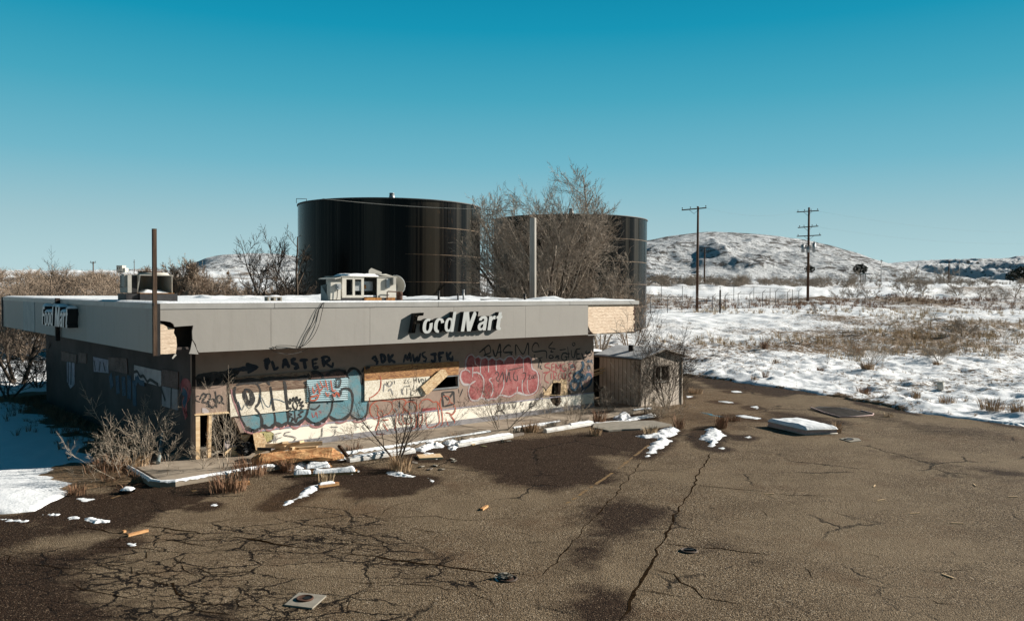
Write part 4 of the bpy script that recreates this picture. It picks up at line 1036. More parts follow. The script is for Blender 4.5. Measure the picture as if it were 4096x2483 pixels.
graf('paint_black', [(ZC, [[(828,1282),(780,1292),(742,1250),(762,1210),(832,1198),(900,1250)],[(770,1085),(802,1190)],[(812,1080),(832,1180),(880,1160),(882,1068)],[(950,1070),(975,1175)],[(960,1062),(1080,1058)],[(1010,1075),(1050,1160),(1085,1060)],[(1140,1060),(1190,1050)],[(1160,1060),(1155,1110)],[(1200,1060),(1180,1140)],[(1060,1250),(1110,1262)],[(1150,1180),(1190,1240)],[(1220,1170),(1180,1240)],[(1290,1100),(1330,1060),(1300,1150),(1350,1110),(1330,1160)],[(1350,1070),(1370,1130),(1390,1060),(1415,1120)],[(1390,1000),(1400,1070),(1430,970),(1440,1060)],[(1440,950),(1470,1020),(1500,900),(1510,1040)],[(1470,980),(1530,960)],[(140,840),(150,910)],[(210,840),(160,970)]], .035)], 'black scrawl on the lower white band', 'graffiti_lettering')
# orange line graffiti, boxed sign
graf('paint_orange_red', [(ZBm, [[(600,842),(480,832),(380,880),(330,960),(342,1060),(400,1138)],[(400,1138),(540,1090),(650,1042),(702,950),(682,862),(600,842)],[(430,900),(470,960),(455,1040),(475,1130),(460,1220),(430,1290),(422,1370),(470,1392),(600,1385)],[(520,1162),(640,1150)],[(540,1210),(580,1270),(622,1340)],[(690,862),(760,820),(880,812),(932,870),(880,950),(960,1020),(1010,1120),(1000,1200),(930,1222),(880,1180),(870,1050),(920,960)],[(732,1330),(750,1200),(760,1050),(700,960)],[(890,880),(1000,850),(1090,880),(1112,960),(1080,1050),(1092,1180),(1070,1290),(1000,1300)],[(1160,900),(1200,830),(1300,812),(1380,860),(1450,860),(1510,980),(1530,1200),(1490,1258)],[(1150,880),(1162,980)],[(1132,1020),(1140,1250),(1180,1290)],[(1250,1022),(1262,1230),(1300,1280),(1420,1250),(1480,1180),(1462,1020),(1450,870)],[(1500,980),(1500,830),(1560,762),(1630,770),(1660,840),(1622,900)],[(1660,860),(1720,900),(1742,980),(1710,1040),(1650,1080)],[(1580,1030),(1650,1045),(1690,1072),(1750,1000)],[(1662,1075),(1732,1180),(1720,1212)],[(1580,1120),(1622,1250)],[(820,1040),(805,1180),(860,1240)],[(1190,1040),(1200,1150),(1150,1270)],[(480,1000),(540,1010),(540,1060)],[(310,790),(400,740),(480,650),(500,520),(490,430)],[(310,790),(320,860)]], .034)], 'orange line letters low on the wall', 'graffiti_lettering')
graf('paint_black', [(ZBm, [[(1525,702),(1722,686)],[(1722,686),(1735,890)],[(1735,890),(1548,935)],[(1548,935),(1525,702)],[(1540,715),(1622,832)],[(1622,832),(1712,700)]], .06, False, .001), (ZBm, [[(970,830),(1080,822)],[(985,830),(985,960)],[(820,850),(820,960)],[(1110,1080),(1200,1072)],[(1115,1080),(1108,1290)],[(980,1110),(1040,1130)],[(1010,1270),(1040,1250),(1030,1300),(1010,1270)],[(920,1310),(990,1290)],[(790,1330),(820,1290)]], .045)], 'black crossed box', 'graffiti_drawing')
graf('paint_grey', [(ZBm, [[(740,960),(790,1010),(720,1080)],[(800,880),(830,1020)],[(960,900),(1050,980)],[(1060,910),(960,990)],[(700,1100),(760,1300)],[(900,1100),(940,1190)],[(540,690),(560,560),(640,600),(700,530)],[(840,640),(860,740)],[(620,680),(660,640),(700,740)]], .05)], None, 'graffiti')
graf('paint_crimson', [(ZBm, [[(1190,985),(1430,958)],[(1195,1010),(1425,975)]], .075)], None, 'graffiti')
graf('paint_black', [(ZBm, [[(590,520),(625,580)],[(640,510),(600,575)],[(660,505),(690,545),(700,510)],[(720,500),(730,560)],[(880,490),(920,480),(880,545),(930,545)],[(980,470),(945,500),(960,545),(1000,520),(970,515)],[(1040,450),(1050,540)],[(1090,450),(1085,540)],[(1045,500),(1090,490)],[(1120,460),(1140,540),(1160,470)],[(1175,470),(1185,550)],[(1170,470),(1220,500),(1190,550)],[(1240,450),(1245,530)],[(870,600),(980,595)],[(840,640),(880,620),(850,690),(880,740)],[(930,620),(930,740)],[(1050,560),(1035,680),(1090,650)],[(1100,570),(1090,690),(1130,640),(1150,700)],[(960,650),(1000,640),(990,740),(1040,745)]], .022)], 'small black writing on the chipboard', 'graffiti_lettering')
# tags at the left bay and on the sheets
graf('paint_black', [(Z2, [[(492,580),(450,590),(455,625),(500,640)],[(495,620),(530,555),(562,570),(520,640),(560,645)],[(560,560),(592,560),(600,600),(560,665)],[(650,530),(665,700)],[(620,605),(580,650),(620,695),(660,655),(620,605)],[(690,570),(662,610),(690,650),(722,610),(690,570)],[(700,640),(742,662)],[(560,680),(640,700)]], .042)], 'looping black tag on the corner panel', 'graffiti_lettering')
graf('paint_black', [(Z2, [[(455,415),(500,395),(530,430),(480,460),(520,400)],[(525,440),(560,380),(600,420),(560,455),(610,400)],[(610,440),(650,370),(700,410),(650,445),(720,390)],[(690,430),(740,370),(775,405),(730,440),(790,380)],[(470,390),(560,370),(680,362),(790,350)]], .15)], None, 'graffiti')
graf('paint_orange_red', [(ZA, [[(1290,540),(1310,640),(1370,560),(1402,660)],[(1350,490),(1400,600),(1440,560)],[(1400,450),(1440,540),(1500,530)],[(1480,440),(1520,600)],[(1560,440),(1590,600),(1640,590)],[(1260,700),(1380,670),(1342,740),(1262,742),(1260,700)],[(1590,640),(1620,690),(1650,620),(1702,700)],[(1480,620),(1520,690),(1540,630)]], .05)], 'red tag on the pale blue sheet', 'graffiti_lettering')
graf('paint_black', [(ZA, [[(1640,470),(1670,420),(1712,440),(1692,540),(1650,542),(1640,470)]], .07)], None, 'graffiti')
graf('paint_crimson', [(ZA, [[(1295,930),(1310,1000),(1340,990)],[(1340,990),(1360,920),(1380,1010)],[(1440,900),(1400,910),(1440,930),(1410,950)]], .03)], None, 'graffiti')
graf('paint_grey', [(ZA, [[(725,1240),(740,1380)],[(668,1345),(780,1330)],[(770,1240),(765,1375)],[(755,1242),(842,1230)],[(765,1320),(850,1296)],[(975,1215),(900,1225),(880,1262),(1000,1285),(1055,1310),(1030,1350),(960,1380)],[(1450,1150),(1440,1300)],[(1575,1140),(1685,1145)],[(1635,1150),(1642,1240),(1580,1290)],[(1950,1092),(1950,1200)],[(1955,1150),(1995,1140)],[(2040,1080),(2100,1090),(2050,1130),(2120,1215)],[(2140,1110),(2160,1160),(2200,1130)]], .028)], 'grey scrawled initials on the white band', 'graffiti_lettering')
graf('paint_teal_blue', [(ZA, [[(190,760),(240,890),(290,800),(340,860),(400,840)],[(540,700),(600,820),(660,840),(680,720)],[(500,640),(540,780),(570,880)],[(690,730),(800,740),(890,780)]], .02)], None, 'graffiti')
# a few lines on the shaded left wall
def lstrokes(lines, w, mat, off=.036):
    mb = MB()
    for pts in lines:
        P = [Vector(lw(*Z1(*p), E2)) for p in pts]; C = catmull(P, .08); vs = []
        for i, p in enumerate(C):
            d = (C[min(i+1, len(C)-1)] - C[max(i-1, 0)]).normalized(); n = Vector((-d.y, d.x))
            for s_ in (1, -1): q = p + n*w*.5*s_; vs.append((E2-off, q.x, q.y))
        mb.add(vs, [(2*i, 2*i+1, 2*i+3, 2*i+2) for i in range(len(C)-1)])
    mb.build('graffiti', mat, store, fix=False)
lstrokes([[(1345,965),(1380,960),(1410,1010),(1440,1000),(1480,1060),(1510,1040),(1590,1090)],[(1610,1100),(1660,1250)],[(1720,1120),(1715,1330)],[(690,860),(690,1080)],[(720,860),(715,1090)],[(950,850),(960,950)],[(1010,860),(1000,955)],[(1040,870),(1060,960)]], .09, 'paint_black')
lstrokes([[(1100,990),(1120,1120)],[(1170,1000),(1180,1180)],[(1230,1010),(1240,1200)],[(1290,1000),(1290,1230)],[(1340,1050),(1345,1300)]], .35, 'paint_teal_blue', .01)
lstrokes([[(1380,1000),(1400,1060),(1450,1080)],[(1360,1010),(1380,1080)]], .16, 'paint_teal_blue')
lstrokes([[(1800,1130),(1840,1070),(1890,1100),(1880,1200),(1830,1280),(1860,1420)],[(1850,1100),(1850,1400)]], .22, 'paint_red_fill', .01)
lstrokes([[(1820,1150),(1860,1200),(1830,1300)]], .2, 'paint_teal_blue', .012)
lstrokes([[(1810,1000),(1800,1300)]], .05, 'paint_navy', .014)

# ------------------------------------------------------------------ shop signs (channel letters)
def ring(cx, cy, rx, ry, shear, a0=0, a1=360, n=40, p=2.35):
    out = []
    for i in range(n+1):
        t = math.radians(a0 + (a1-a0)*i/n); c, s = math.cos(t), math.sin(t)
        x = cx + rx*math.copysign(abs(c)**(2/p), c); y = cy - ry*math.copysign(abs(s)**(2/p), s)
        out.append((x + shear*(cy-y), y))
    return out
SH = .12
F_o = [(392,626),(428,420),(452,300),(597,289),(588,336),(499,343),(487,420),(572,416),(563,464),(478,469),(453,623)]
def ring_poly(cx, cy, rx, ry, ix, iy, a0=0, a1=360, n=40):
    o = ring(cx, cy, rx, ry, SH, a0, a1, n); i = ring(cx+2, cy-2, ix, iy, SH, a0, a1, n)
    if a1-a0 >= 360: return o[:-1], [i[:-1]]
    return o + i[::-1], []
M_o = [(1205,598),(1256,276),(1338,273),(1352,440),(1420,271),(1498,268),(1450,587),(1398,590),(1428,400),(1365,592),(1308,594),(1292,400),(1258,596)]
M_f = [(1205,598),(1256,276),(1338,273),(1352,440),(1420,271),(1450,274),(1462,312),(1365,592),(1308,594),(1292,400),(1258,596)]
a_o = [(1503,418),(1512,380),(1545,349),(1600,343),(1636,362),(1641,400),(1613,578),(1566,581),(1564,562),(1535,583),(1502,578),(1482,545),(1485,495),(1510,458),(1560,437),(1588,420),(1592,396),(1575,385),(1556,396),(1548,417)]
a_h = [(1578,470),(1546,486),(1526,512),(1528,540),(1548,543),(1568,520)]
r_o = [(1643,577),(1675,345),(1722,343),(1719,368),(1748,340),(1778,338),(1771,396),(1738,396),(1716,420),(1693,575)]
t_o = [(1832,281),(1880,279),(1871,339),(1889,338),(1882,381),(1864,382),(1843,515),(1847,530),(1863,531),(1856,572),(1812,573),(1788,555),(1786,520),(1807,385),(1788,386),(1795,344),(1818,343)]
d_b, d_bh = ring_poly(1012, 488, 70, 116, 26, 80)
d_s = [(1083,276),(1132,274),(1082,601),(1034,604)]
LET = [('F', F_o, [], None, None), ('o', *ring_poly(660, 508, 80, 122, 28, 82), *ring_poly(660, 508, 80, 122, 28, 82, 62, 385)),
       ('o', *ring_poly(848, 498, 82, 120, 28, 82), *ring_poly(848, 498, 82, 120, 28, 82, 20, 275)),
       ('d', d_b, d_bh, d_b, d_bh), ('M', M_o, [], M_f, []), ('a', a_o, [a_h], a_o, [a_h]), ('r', r_o, [], r_o, []), ('t', t_o, [], t_o, [])]
SD_ = .165
def shell_ring(mb, outline, fn, d0, d1, th=.008):
    """an open-fronted letter tray: side walls with a back"""
    for pl in outline:
        n = len(pl)
        for i in range(n):
            p, q = pl[i], pl[(i+1) % n]
            mb.add([fn(*p, d0), fn(*q, d0), fn(*q, d1), fn(*p, d1)], [(0, 1, 2, 3)])
def cvt(pl): return [fw(*ZS(*p), -SD_) for p in pl]
sign = thing('shop_sign', 'white channel letter sign reading Food Mart with broken letter faces on the sunny front fascia', 'sign', C0, PSI)
sign_face_data = []
for ch, ho, hh, fo, fh in LET:
    o_ = cvt(ho); h_ = [cvt(h) for h in hh]
    dz = -.006 if ch == 'd' else 0
    let = MB()
    shell_ring(let, [o_] + h_, fnw(0), -SD_+.004, -.004)
    lt = let.build('letter', 'sign_return', sign, fix=False)
    MB().prism(o_, h_, fnw(0), -.022, -.012).build('letter_back', 'sign_inside', lt)
    if ch == 'F':
        nb = MB()
        for pts in ([(470,340),(455,440),(425,600)], [(480,325),(585,318)], [(475,455),(555,448)], [(440,370),(432,400)]):
            C = [Vector((*fw(*ZS(*p), -.1), 0)) for p in pts]
            nb.tube([(p.x, -.10, p.y) for p in C], .012, 5)
        nb.build('neon_tube', 'sign_inside', lt)
        ed = MB(); shell_ring(ed, [o_], lambda u, v, d: (u, d, v), -SD_-.004, -SD_+.006); ed.build('letter_rim', 'rust_dark', lt, fix=False)
    if fo:
        MB().prism(cvt(fo), [cvt(h) for h in fh], fnw(0), -SD_, -SD_+.006).build('letter_face', 'sign_face', lt)
    sign_face_data.append((o_, h_))
    if ch == 'd':
        s_ = cvt(d_s); let = MB(); shell_ring(let, [s_], fnw(0), -SD_+.004, -.004); st_ = let.build('letter_stem', 'sign_return', lt, fix=False)
        MB().prism(s_, [], fnw(0), -SD_-.003, -SD_+.003).build('letter_face', 'sign_face', lt)
        sign_face_data.append((s_, []))
amin = min(p[0] for o_, h in sign_face_data for p in o_); amax = max(p[0] for o_, h in sign_face_data for p in o_)
sign2 = thing('shop_sign', 'deep letters reading Food Mart with snow caps on the shaded side fascia', 'sign', C0, PSI)
bl0 = lw(167, 1270, -.3)[0]; bl1 = lw(270, 1270, -.3)[0]
zmin = min(p[1] for o_, h in sign_face_data for p in o_); zmax = max(p[1] for o_, h in sign_face_data for p in o_)
zt2 = lw(210, 1226, -.3)[1]; zb2 = lw(220, 1308, -.3)[1]
def side(u, v, d):
    b = bl0 + (u-amin)/(amax-amin)*(bl1-bl0)
    z = zb2 + (v-zmin)/(zmax-zmin)*(zt2-zb2)
    return (d, b - (v-zmin)*0.0, z)
D2 = .30
for o_, h_ in sign_face_data:
    let = MB(); shell_ring(let, [o_] + h_, side, -D2+.004, -.004)
    lt = let.build('letter', 'sign_return', sign2, fix=False)
    MB().prism(o_, h_, side, -D2, -D2+.006).build('letter_face', 'sign_face', lt)
    # snow cap on the top of the letter
    top = max(p[1] for p in o_); tp = [p for p in o_ if p[1] > top - .09*(zmax-zmin)]
    u0 = min(p[0] for p in tp); u1 = max(p[0] for p in tp)
    if u1 - u0 < .08: u0 -= .05; u1 += .05
    A = side(u0, top, 0); B = side(u1, top, 0)
    cap = MB(); vs = []; fs = []; nu, nd = 9, 7
    for i in range(nu):
        for j in range(nd):
            fu = i/(nu-1); fd = j/(nd-1)
            hgt = .085*min(1, 4*fu, 4*(1-fu))**.5*min(1, 4*fd, 4*(1-fd))**.5 + .004
            vs.append((-D2-.02 + (D2+.01)*fd, A[1] + (B[1]-A[1])*fu, A[2] + hgt))
    for i in range(nu-1):
        for j in range(nd-1): fs.append((i*nd+j, i*nd+j+1, (i+1)*nd+j+1, (i+1)*nd+j))
    cap.add(vs, fs, True); cap.build('snow_cap', 'snow', lt)

# ------------------------------------------------------------------ cables on the fascia
def cable(mb, pts, b, r=.008):
    P = [Vector((*fw(*p, b), 0)) for p in pts]
    C = catmull([Vector((p.x, p.y)) for p in P], .1)
    mb.tube([(p.x, b, p.y) for p in C], r, 5)
def DD(x, y): return (x*1.66234, y*1.66234)
cb = thing('hanging_cable', 'thin black cables drooping from the roof edge over the grey fascia', 'cable', C0, PSI)
mb = MB()
cable(mb, [DD(779,728),(1275,1240),(1258,1290),(1232,1330),DD(722,838),(1160,1392),(1110,1395),DD(655,834)], -.03)
cable(mb, [DD(780,728),(1285,1260),(1275,1300),(1250,1350),(1210,1385),(1160,1382),(1105,1383),(1090,1398)], -.045)
cable(mb, [DD(778,728),(1268,1250),(1240,1310),(1218,1350),(1200,1392)], -.05, .006)
mb.build('cable', 'cable_black', cb)
mb = MB(); cable(mb, [(1085,1400),(1120,1412),(1160,1416),(1200,1408),(1230,1395)], .1, .006); mb.build('cable', 'wire_grey', cb)

# ------------------------------------------------------------------ walk, kerb
sw = thing('sidewalk', 'raised concrete walk with a snow streaked white kerb along the shop front', 'sidewalk', C0, PSI)
k0 = loc(655, 1929, SWZ); k1 = loc(1383, 1812, SWZ); k2 = loc(2359, 1667, SWZ); kl = loc(545, 1868, SWZ)
fr = [(k0[0]+.25, k0[1]-.02), (k1[0], k1[1]), (k2[0], k2[1]), (L1+.2, k2[1]+.05)]
wk = [(k0[0]-.05, k0[1]+.08), (k0[0]-.15, k0[1]+.35), (kl[0], kl[1]), (kl[0]-.1, E1+1.2), (AW0-.004, E1+1.2), (AW0-.004, E1-.004), (AW1+.4, E1-.004), (AW1+1.6, E1+.6), (L1+1.9, .6), (L1+.4, k2[1]+.1)]
KW = .11
def inset(p): return (p[0], p[1]+KW)
mb = MB(); outer = [inset(p) for p in fr] + wk[::-1][0:8] + [(kl[0]+.02, kl[1]), (k0[0]+.02, k0[1]+.35), (k0[0]+.10, k0[1]+.16)]
mb.prism(outer, [], lambda u, v, d: (u, v, d), SWZ, -.1)
mb.build('walk_slab', 'concrete_walk', sw)
mb = MB()
for p in ((3.1, 3.13), (6.4, 6.4), (9.6, 9.6), (12.8, 12.8)):
    mb.box((p[0]-.012, k1[1]+.3, SWZ+.001), (p[1]+.012, E1-.05, SWZ+.004))
mb.build('joint', 'crack_dark', sw)
mb = MB(); line = [(kl[0]-.15, kl[1]+.2), (k0[0]-.17, k0[1]+.38), (k0[0]-.04, k0[1]+.12)] + fr
vs = []
for i, p in enumerate(line):
    d = Vector(line[min(i+1, len(line)-1)]) - Vector(line[max(i-1, 0)]); d.normalize(); n = Vector((-d.y, d.x))
    w = KW
    for off, z in ((0, -.05), (0, SWZ+.003), (.015, SWZ+.010), (w-.006, SWZ+.009), (w-.004, SWZ-.02)):
        q = Vector(p) + n*off; vs.append((q.x, q.y, z))
fs = []
for i in range(len(line)-1):
    for k in range(4): fs.append((5*i+k, 5*(i+1)+k, 5*(i+1)+k+1, 5*i+k+1))
mb.add(vs, fs); mb.build('kerb', 'concrete_walk', sw)
# thin broken snow lying on the kerb top
mb = MB(); R = random.Random(14); Pk = [Vector((p[0], p[1])) for p in line]
fine = []
for p, q_ in zip(Pk[:-1], Pk[1:]):
    m_ = max(1, int((q_-p).length/.08)); fine += [p.lerp(q_, i/m_) for i in range(m_)]
vs = []; prev = None
for i, p in enumerate(fine):
    d = (fine[min(i+1, len(fine)-1)] - fine[max(i-1, 0)]).normalized(); n = Vector((-d.y, d.x))
    cov = vnoise(np.array([i*.045]), np.array([4.2]))[0]
    e0 = -.012 + R.uniform(-.008, .008); e1_ = KW*(.55 + .55*vnoise(np.array([i*.16]), np.array([8.]))[0]); hh_ = .012 + .03*vnoise(np.array([i*.11]), np.array([1.]))[0]
    row = [p + n*e0, p + n*(e0+.01), p + n*(e0+e1_)*.5, p + n*e1_]
    zz_ = [SWZ-.05*R.random()*(cov > .5), SWZ+.008+hh_*.7, SWZ+.010+hh_, SWZ+.006]
    cur = [(r_.x, r_.y, z_) for r_, z_ in zip(row, zz_)] if cov > .36 else None
    if cur and prev: mb.add(prev+cur, [(k, 4+k, 5+k, 1+k) for k in range(3)], True)
    prev = cur
mb.build('kerb_snow', 'snow', sw, fix=False)
# ------------------------------------------------------------------ poles at the shop
pw = thing('wooden_post', 'tall weathered brown post rising above the front corner of the fascia', 'post', BW(-.10, -.10, 0))
ptop = at(614, 915, BW(-.1, -.1).y).z
mb = MB(); mb.bar((0, 0, ZB-.02), (0, 0, ptop), .086, .086, PSI); mb.build('post', 'wood_brown', pw)
mb = MB(); mb.bar((0, -.06, ZT-.05), (0, -.06, ZT+.02), .05, .03); mb.build('bracket', 'steel_dark', pw)
q_ = at(2131, 1190, 40); zg_ = hz(q_.x, q_.y)
bp_ = thing('bleached_post', 'thick pale bleached post with a flat top in front of the big bare tree', 'post', (q_.x, q_.y, zg_))
hh = at(2131, 872, 40).z - zg_
mb = MB(); mb.tube([(0, 0, -.2), (0.01, 0, hh*.5), (-.01, 0, hh-.02), (-.01, 0, hh)], [.175, .165, .158, .15], 14); mb.build('post', 'wood_bleached', bp_)

# ------------------------------------------------------------------ roof equipment
def ZR(x, y): return (1200 + x/4.48, 1020 + y/4.48)
def ZL(x, y): return (420 + x/3.08, 880 + y/3.08)
RB = 1.15
def rp(x, y, b=RB): return fw(*ZR(x, y), b)
ac = thing('rooftop_unit', 'gutted cream rooftop air conditioner with open bay showing its blower drum', 'air conditioner', BW(0, 0, 0), PSI)
x0, z1 = rp(757, 388); x3, _ = rp(1722, 388); xa, z0 = rp(1145, 765); xb, _ = rp(1382, 765); zf = ZT+.02
D_ = .95
mb = MB()
wn_ = [[rp(830, 435), rp(945, 435), rp(945, 720), rp(830, 720)], [rp(985, 435), rp(1100, 435), rp(1100, 720), rp(985, 720)]]
mb.prism([(x0, z0), (xa, z0), (xa, z1), (x0, z1)], wn_, fnw(RB), 0, .03)
mb.prism([(xb, z0), (x3, z0), (x3, z1), (xb, z1)], [], fnw(RB), 0, .03)
mb.box((x0, RB+.032, z0), (x0+.03, RB+D_, z1)); mb.box((x3-.03, RB+.032, z0), (x3, RB+D_, z1)); mb.box((x0+.032, RB+D_-.03, z0), (x3-.032, RB+D_, z1))
mb.build('cabinet', 'unit_white', ac)
MB().box((x0+.032, RB+.032, z0+.001), (x3-.032, RB+D_-.032, z0+.03)).build('cabinet_floor', 'steel_dark', ac)
mb = MB(); mb.box((x0-.05, RB-.03, z1+.001), (x3+.02, RB+D_, z1+.02)); mb.box((x0-.25, RB-.02, z1-.055), (x0-.052, RB+D_, z1-.03), Matrix.Rotation(-.2, 3, 'Y')); mb.build('lid', 'unit_white', ac)
MB().box((xa-.32, RB+.4, z0+.031), (xa-.28, RB+D_-.033, z1-.01)).build('partition', 'steel_dark', ac)
# blower drum
dc = rp(1215, 556); mb = MB(); dr = (rp(1215, 470)[1]-rp(1215, 640)[1])/2
mb.box((xa-.18, RB+.22, dc[1]-dr), (xb-.02, RB+.8, dc[1]+dr)); drum = mb.build('blower_drum', 'galvanised', ac)
mb = MB(); p_ = rp(1222, 570); mb.box((p_[0]-.03, RB+.17, p_[1]-.06), (p_[0]+.03, RB+.218, p_[1]+.06)); mb.build('motor_mount', 'rust_orange', drum)
MB().box((xa+.01, RB+.05, z0+.031), (xb-.01, RB+.14, z0+.07)).build('snow_cap', 'snow', ac)
A_, B_ = np.meshgrid(np.linspace(rp(850, 1)[0], rp(1430, 1)[0], 30), np.linspace(RB-.035, RB+D_-.05, 16))
e_ = np.minimum(np.minimum(A_-A_.min(), A_.max()-A_), np.minimum(B_-B_.min(), B_.max()-B_))
grid_mesh('snow_cap', A_, B_, z1+.021 + sstep(-.02, .14, e_)*(.06+.04*fbm(A_*5, B_*5, 3)), 'snow', True, None, ac)
mb = MB()
tp = [rp(1228, 345, RB+.6), rp(1238, 268, RB+.6), rp(1280, 232, RB+.6), rp(1462, 305, RB+.6), rp(1465, 340, RB+.6)]
mb.prism(tp, [], fnw(RB+.6), 0, .02); mb.build('bent_panel', 'unit_grey', ac)
tp = [rp(1420, 362, RB+.3), rp(1535, 335, RB+.3), rp(1690, 385, RB+.3)]
MB().prism(tp, [], fnw(RB+.3), 0, .25).build('hood', 'unit_white', ac)
p0, p1 = rp(1530, 590), rp(1612, 430)
MB().box((p0[0], RB-.07, p0[1]), (p1[0]-.05, RB-.002, p1[1])).build('junction_box', 'galvanised', ac)
p0, p1 = rp(1622, 535), rp(1668, 400)
MB().box((p0[0], RB-.16, p0[1]), (p1[0], RB-.002, p1[1])).build('vent_hood', 'unit_grey', ac)
mb = MB(); pts = [rp(1530, 800), rp(1530, 660), rp(1545, 652), rp(1690, 658)]
mb.tube([(p[0], RB-.10, p[1]) for p in pts], .018, 7); mb.build('pipe', 'rust_dark', ac)
mb = MB(); mb.box((x0-.1, RB-.02, zf-.06), (x3, RB+D_, z0-.001)); mb.build('base_rail', 'steel_dark', ac)
mb = MB(); a_ = rp(1140, 1)[0]; b_ = rp(1450, 1)[0]; mb.box((a_, RB-.05, zf+.0), (b_, RB-.022, zf+.10)); a_ = rp(1532, 1)[0]; b_ = rp(1690, 1)[0]; mb.box((a_, RB-.05, zf+.0), (b_, RB-.022, zf+.10)); mb.build('rusty_rail', 'rust_orange', ac)
# broken hood beside it
hd = thing('metal_hood', 'broken blue grey metal hood with electric box left of the rooftop unit', 'metal hood', BW(0, 0, 0), PSI)
h0 = rp(380, 800, RB-.1); h1 = rp(550, 500, RB-.1); h2 = rp(730, 490, RB-.1)
mb = MB(); mb.prism([rp(380, 548, RB+.3), rp(548, 500, RB+.3), rp(552, 800, RB+.3), rp(378, 800, RB+.3)], [], fnw(RB+.3), 0, .02)
mb.add([(rp(550, 500, RB-.05)[0], RB-.05, zf), (rp(380, 548, RB+.3)[0], RB+.3, rp(380, 548, RB+.3)[1]), (rp(378, 800, RB+.3)[0]-.02, RB+.28, zf), (rp(378, 800, RB+.3)[0], RB-.0, zf)], [(0, 1, 2, 3)])
mb.build('hood_panel', 'sheet_metal_pale', hd)
mb = MB(); mb.prism([rp(552, 490, RB-.1), rp(728, 485, RB-.1), rp(728, 800, RB-.1), rp(545, 800, RB-.1)], [], fnw(RB-.1), 0, .22); mb.build('side_panel', 'unit_white', hd)
p0, p1 = rp(668, 615, RB-.2), rp(742, 515, RB-.2)
mb = MB(); mb.box((p0[0], RB-.2, p0[1]), (p1[0], RB-.102, p1[1])); bx = mb.build('electric_box', 'galvanised', hd)
c_ = rp(705, 565, RB-.21); mb = MB(); mb.tube([(c_[0], RB-.215, c_[1]), (c_[0], RB-.201, c_[1])], .035, 12); mb.build('dial', 'steel_grey', bx)
mb = MB(); mb.tube([(p0[0]+.04, RB-.15, p0[1]), (p0[0]+.02, RB-.15, zf+.1), (p0[0]-.03, RB-.13, zf)], .012, 5); mb.build('conduit', 'cable_black', bx)
# dish and rusty can
ds = rp(1760, 520, RB+.55)
dsh = thing('satellite_dish', 'white satellite dish seen from behind beside the rooftop unit', 'satellite dish', BW(ds[0]-.02, RB+.55, ds[1]), PSI)
dr_ = (rp(1760, 368, RB+.55)[1] - rp(1760, 690, RB+.55)[1])/2*1.05
mb = MB(); vs = []; fs = []; nr_, na = 7, 32
rotd = Matrix.Rotation(rad(-62), 3, 'Z') @ Matrix.Rotation(rad(14), 3, 'X')
for i in range(nr_+1):
    for k in range(na):
        r_ = dr_*i/nr_; t_ = 2*math.pi*k/na
        vs.append(rotd @ Vector((r_*math.cos(t_), .16*(r_/dr_)**2*-1+.08, r_*math.sin(t_))))
for i in range(nr_):
    for k in range(na): fs.append((i*na+k, i*na+(k+1) % na, (i+1)*na+(k+1) % na, (i+1)*na+k))
mb.add(vs, fs, True); mb.build('dish', 'unit_white', dsh, fix=False)
mb = MB(); mb.tube([vs[nr_*na+k] for k in range(na)] + [vs[nr_*na]], .012, 5); mb.build('rim', 'sign_face', dsh)
mb = MB(); e_ = rotd @ Vector((0, -.42, -.02)); mb.tube([rotd @ Vector((0, -.08, -dr_)), rotd @ Vector((0, -.30, -dr_*.35)), e_], .014, 5); mb.build('arm', 'steel_grey', dsh)
mb = MB(); mb.bar(e_ - Vector((.02, .02, -.01)), e_ + rotd @ Vector((0, -.17, -.01)), .10, .11); mb.build('receiver', 'unit_white', dsh)
mb = MB(); mb.tube([(0, .08, -.0), (.02, .12, -(ds[1]-ZT)+.02)], .03, 8); mb.build('mast', 'steel_grey', dsh)
cn = rp(1783, 730, RB+.1)
can = thing('gas_bottle', 'dark rusty gas cylinder standing beside the dish', 'gas cylinder', BW(cn[0], RB+.1, ZT-.0), PSI)
mb = MB(); hc = rp(1783, 655, RB+.1)[1]-ZT; mb.cyl((0, 0), .095, 0, hc*.55, 20); mb.build('lower_shell', 'rust_dark', can)
mb = MB(); mb.cyl((0, 0), .101, hc*.55+.002, hc, 20, .09); mb.build('collar', 'rust_dark', can)
# vents
for (x, y, r, m_, lab) in ((1755, 1163, .035, 'steel_dark', 'taller black vent pipe on the snowy roof'), (1832, 1174, .028, 'steel_dark', 'short thin black vent pipe beside the grey one'), (1854, 1158, .032, 'steel_grey', 'pale grey metal vent pipe with a cap'), (2099, 1173, .04, 'cable_black', 'stubby black vent pipe near the right end of the roof')):
    a_, z_ = fw(x, y, 1.0)
    v_ = thing('vent_pipe', lab, 'vent pipe', BW(a_, 1.0, ZT), 0, 'vent pipes along the front of the roof')
    mb = MB(); mb.cyl((0, 0), r, -.1, z_-ZT-.03, 14); mb.build('pipe', m_, v_)
    mb = MB(); mb.cyl((0, 0), r*1.15, z_-ZT-.028, z_-ZT, 14); mb.build('cap', m_, v_)
a_, z_ = fw(1093, 1200, .7)
bk_ = thing('concrete_block', 'hollow concrete block lying on the roof edge', 'concrete block', BW(a_, .7, ZT+.03), PSI)
mb = MB(); mb.prism([(-.2, 0), (.2, 0), (.2, .12), (-.2, .12)], [[(-.16, .025), (-.03, .025), (-.03, .095), (-.16, .095)], [(.03, .025), (.16, .025), (.16, .095), (.03, .095)]], lambda u, v, d: (u, d, v), -.1, .1); mb.build('block', 'concrete_pad', bk_)
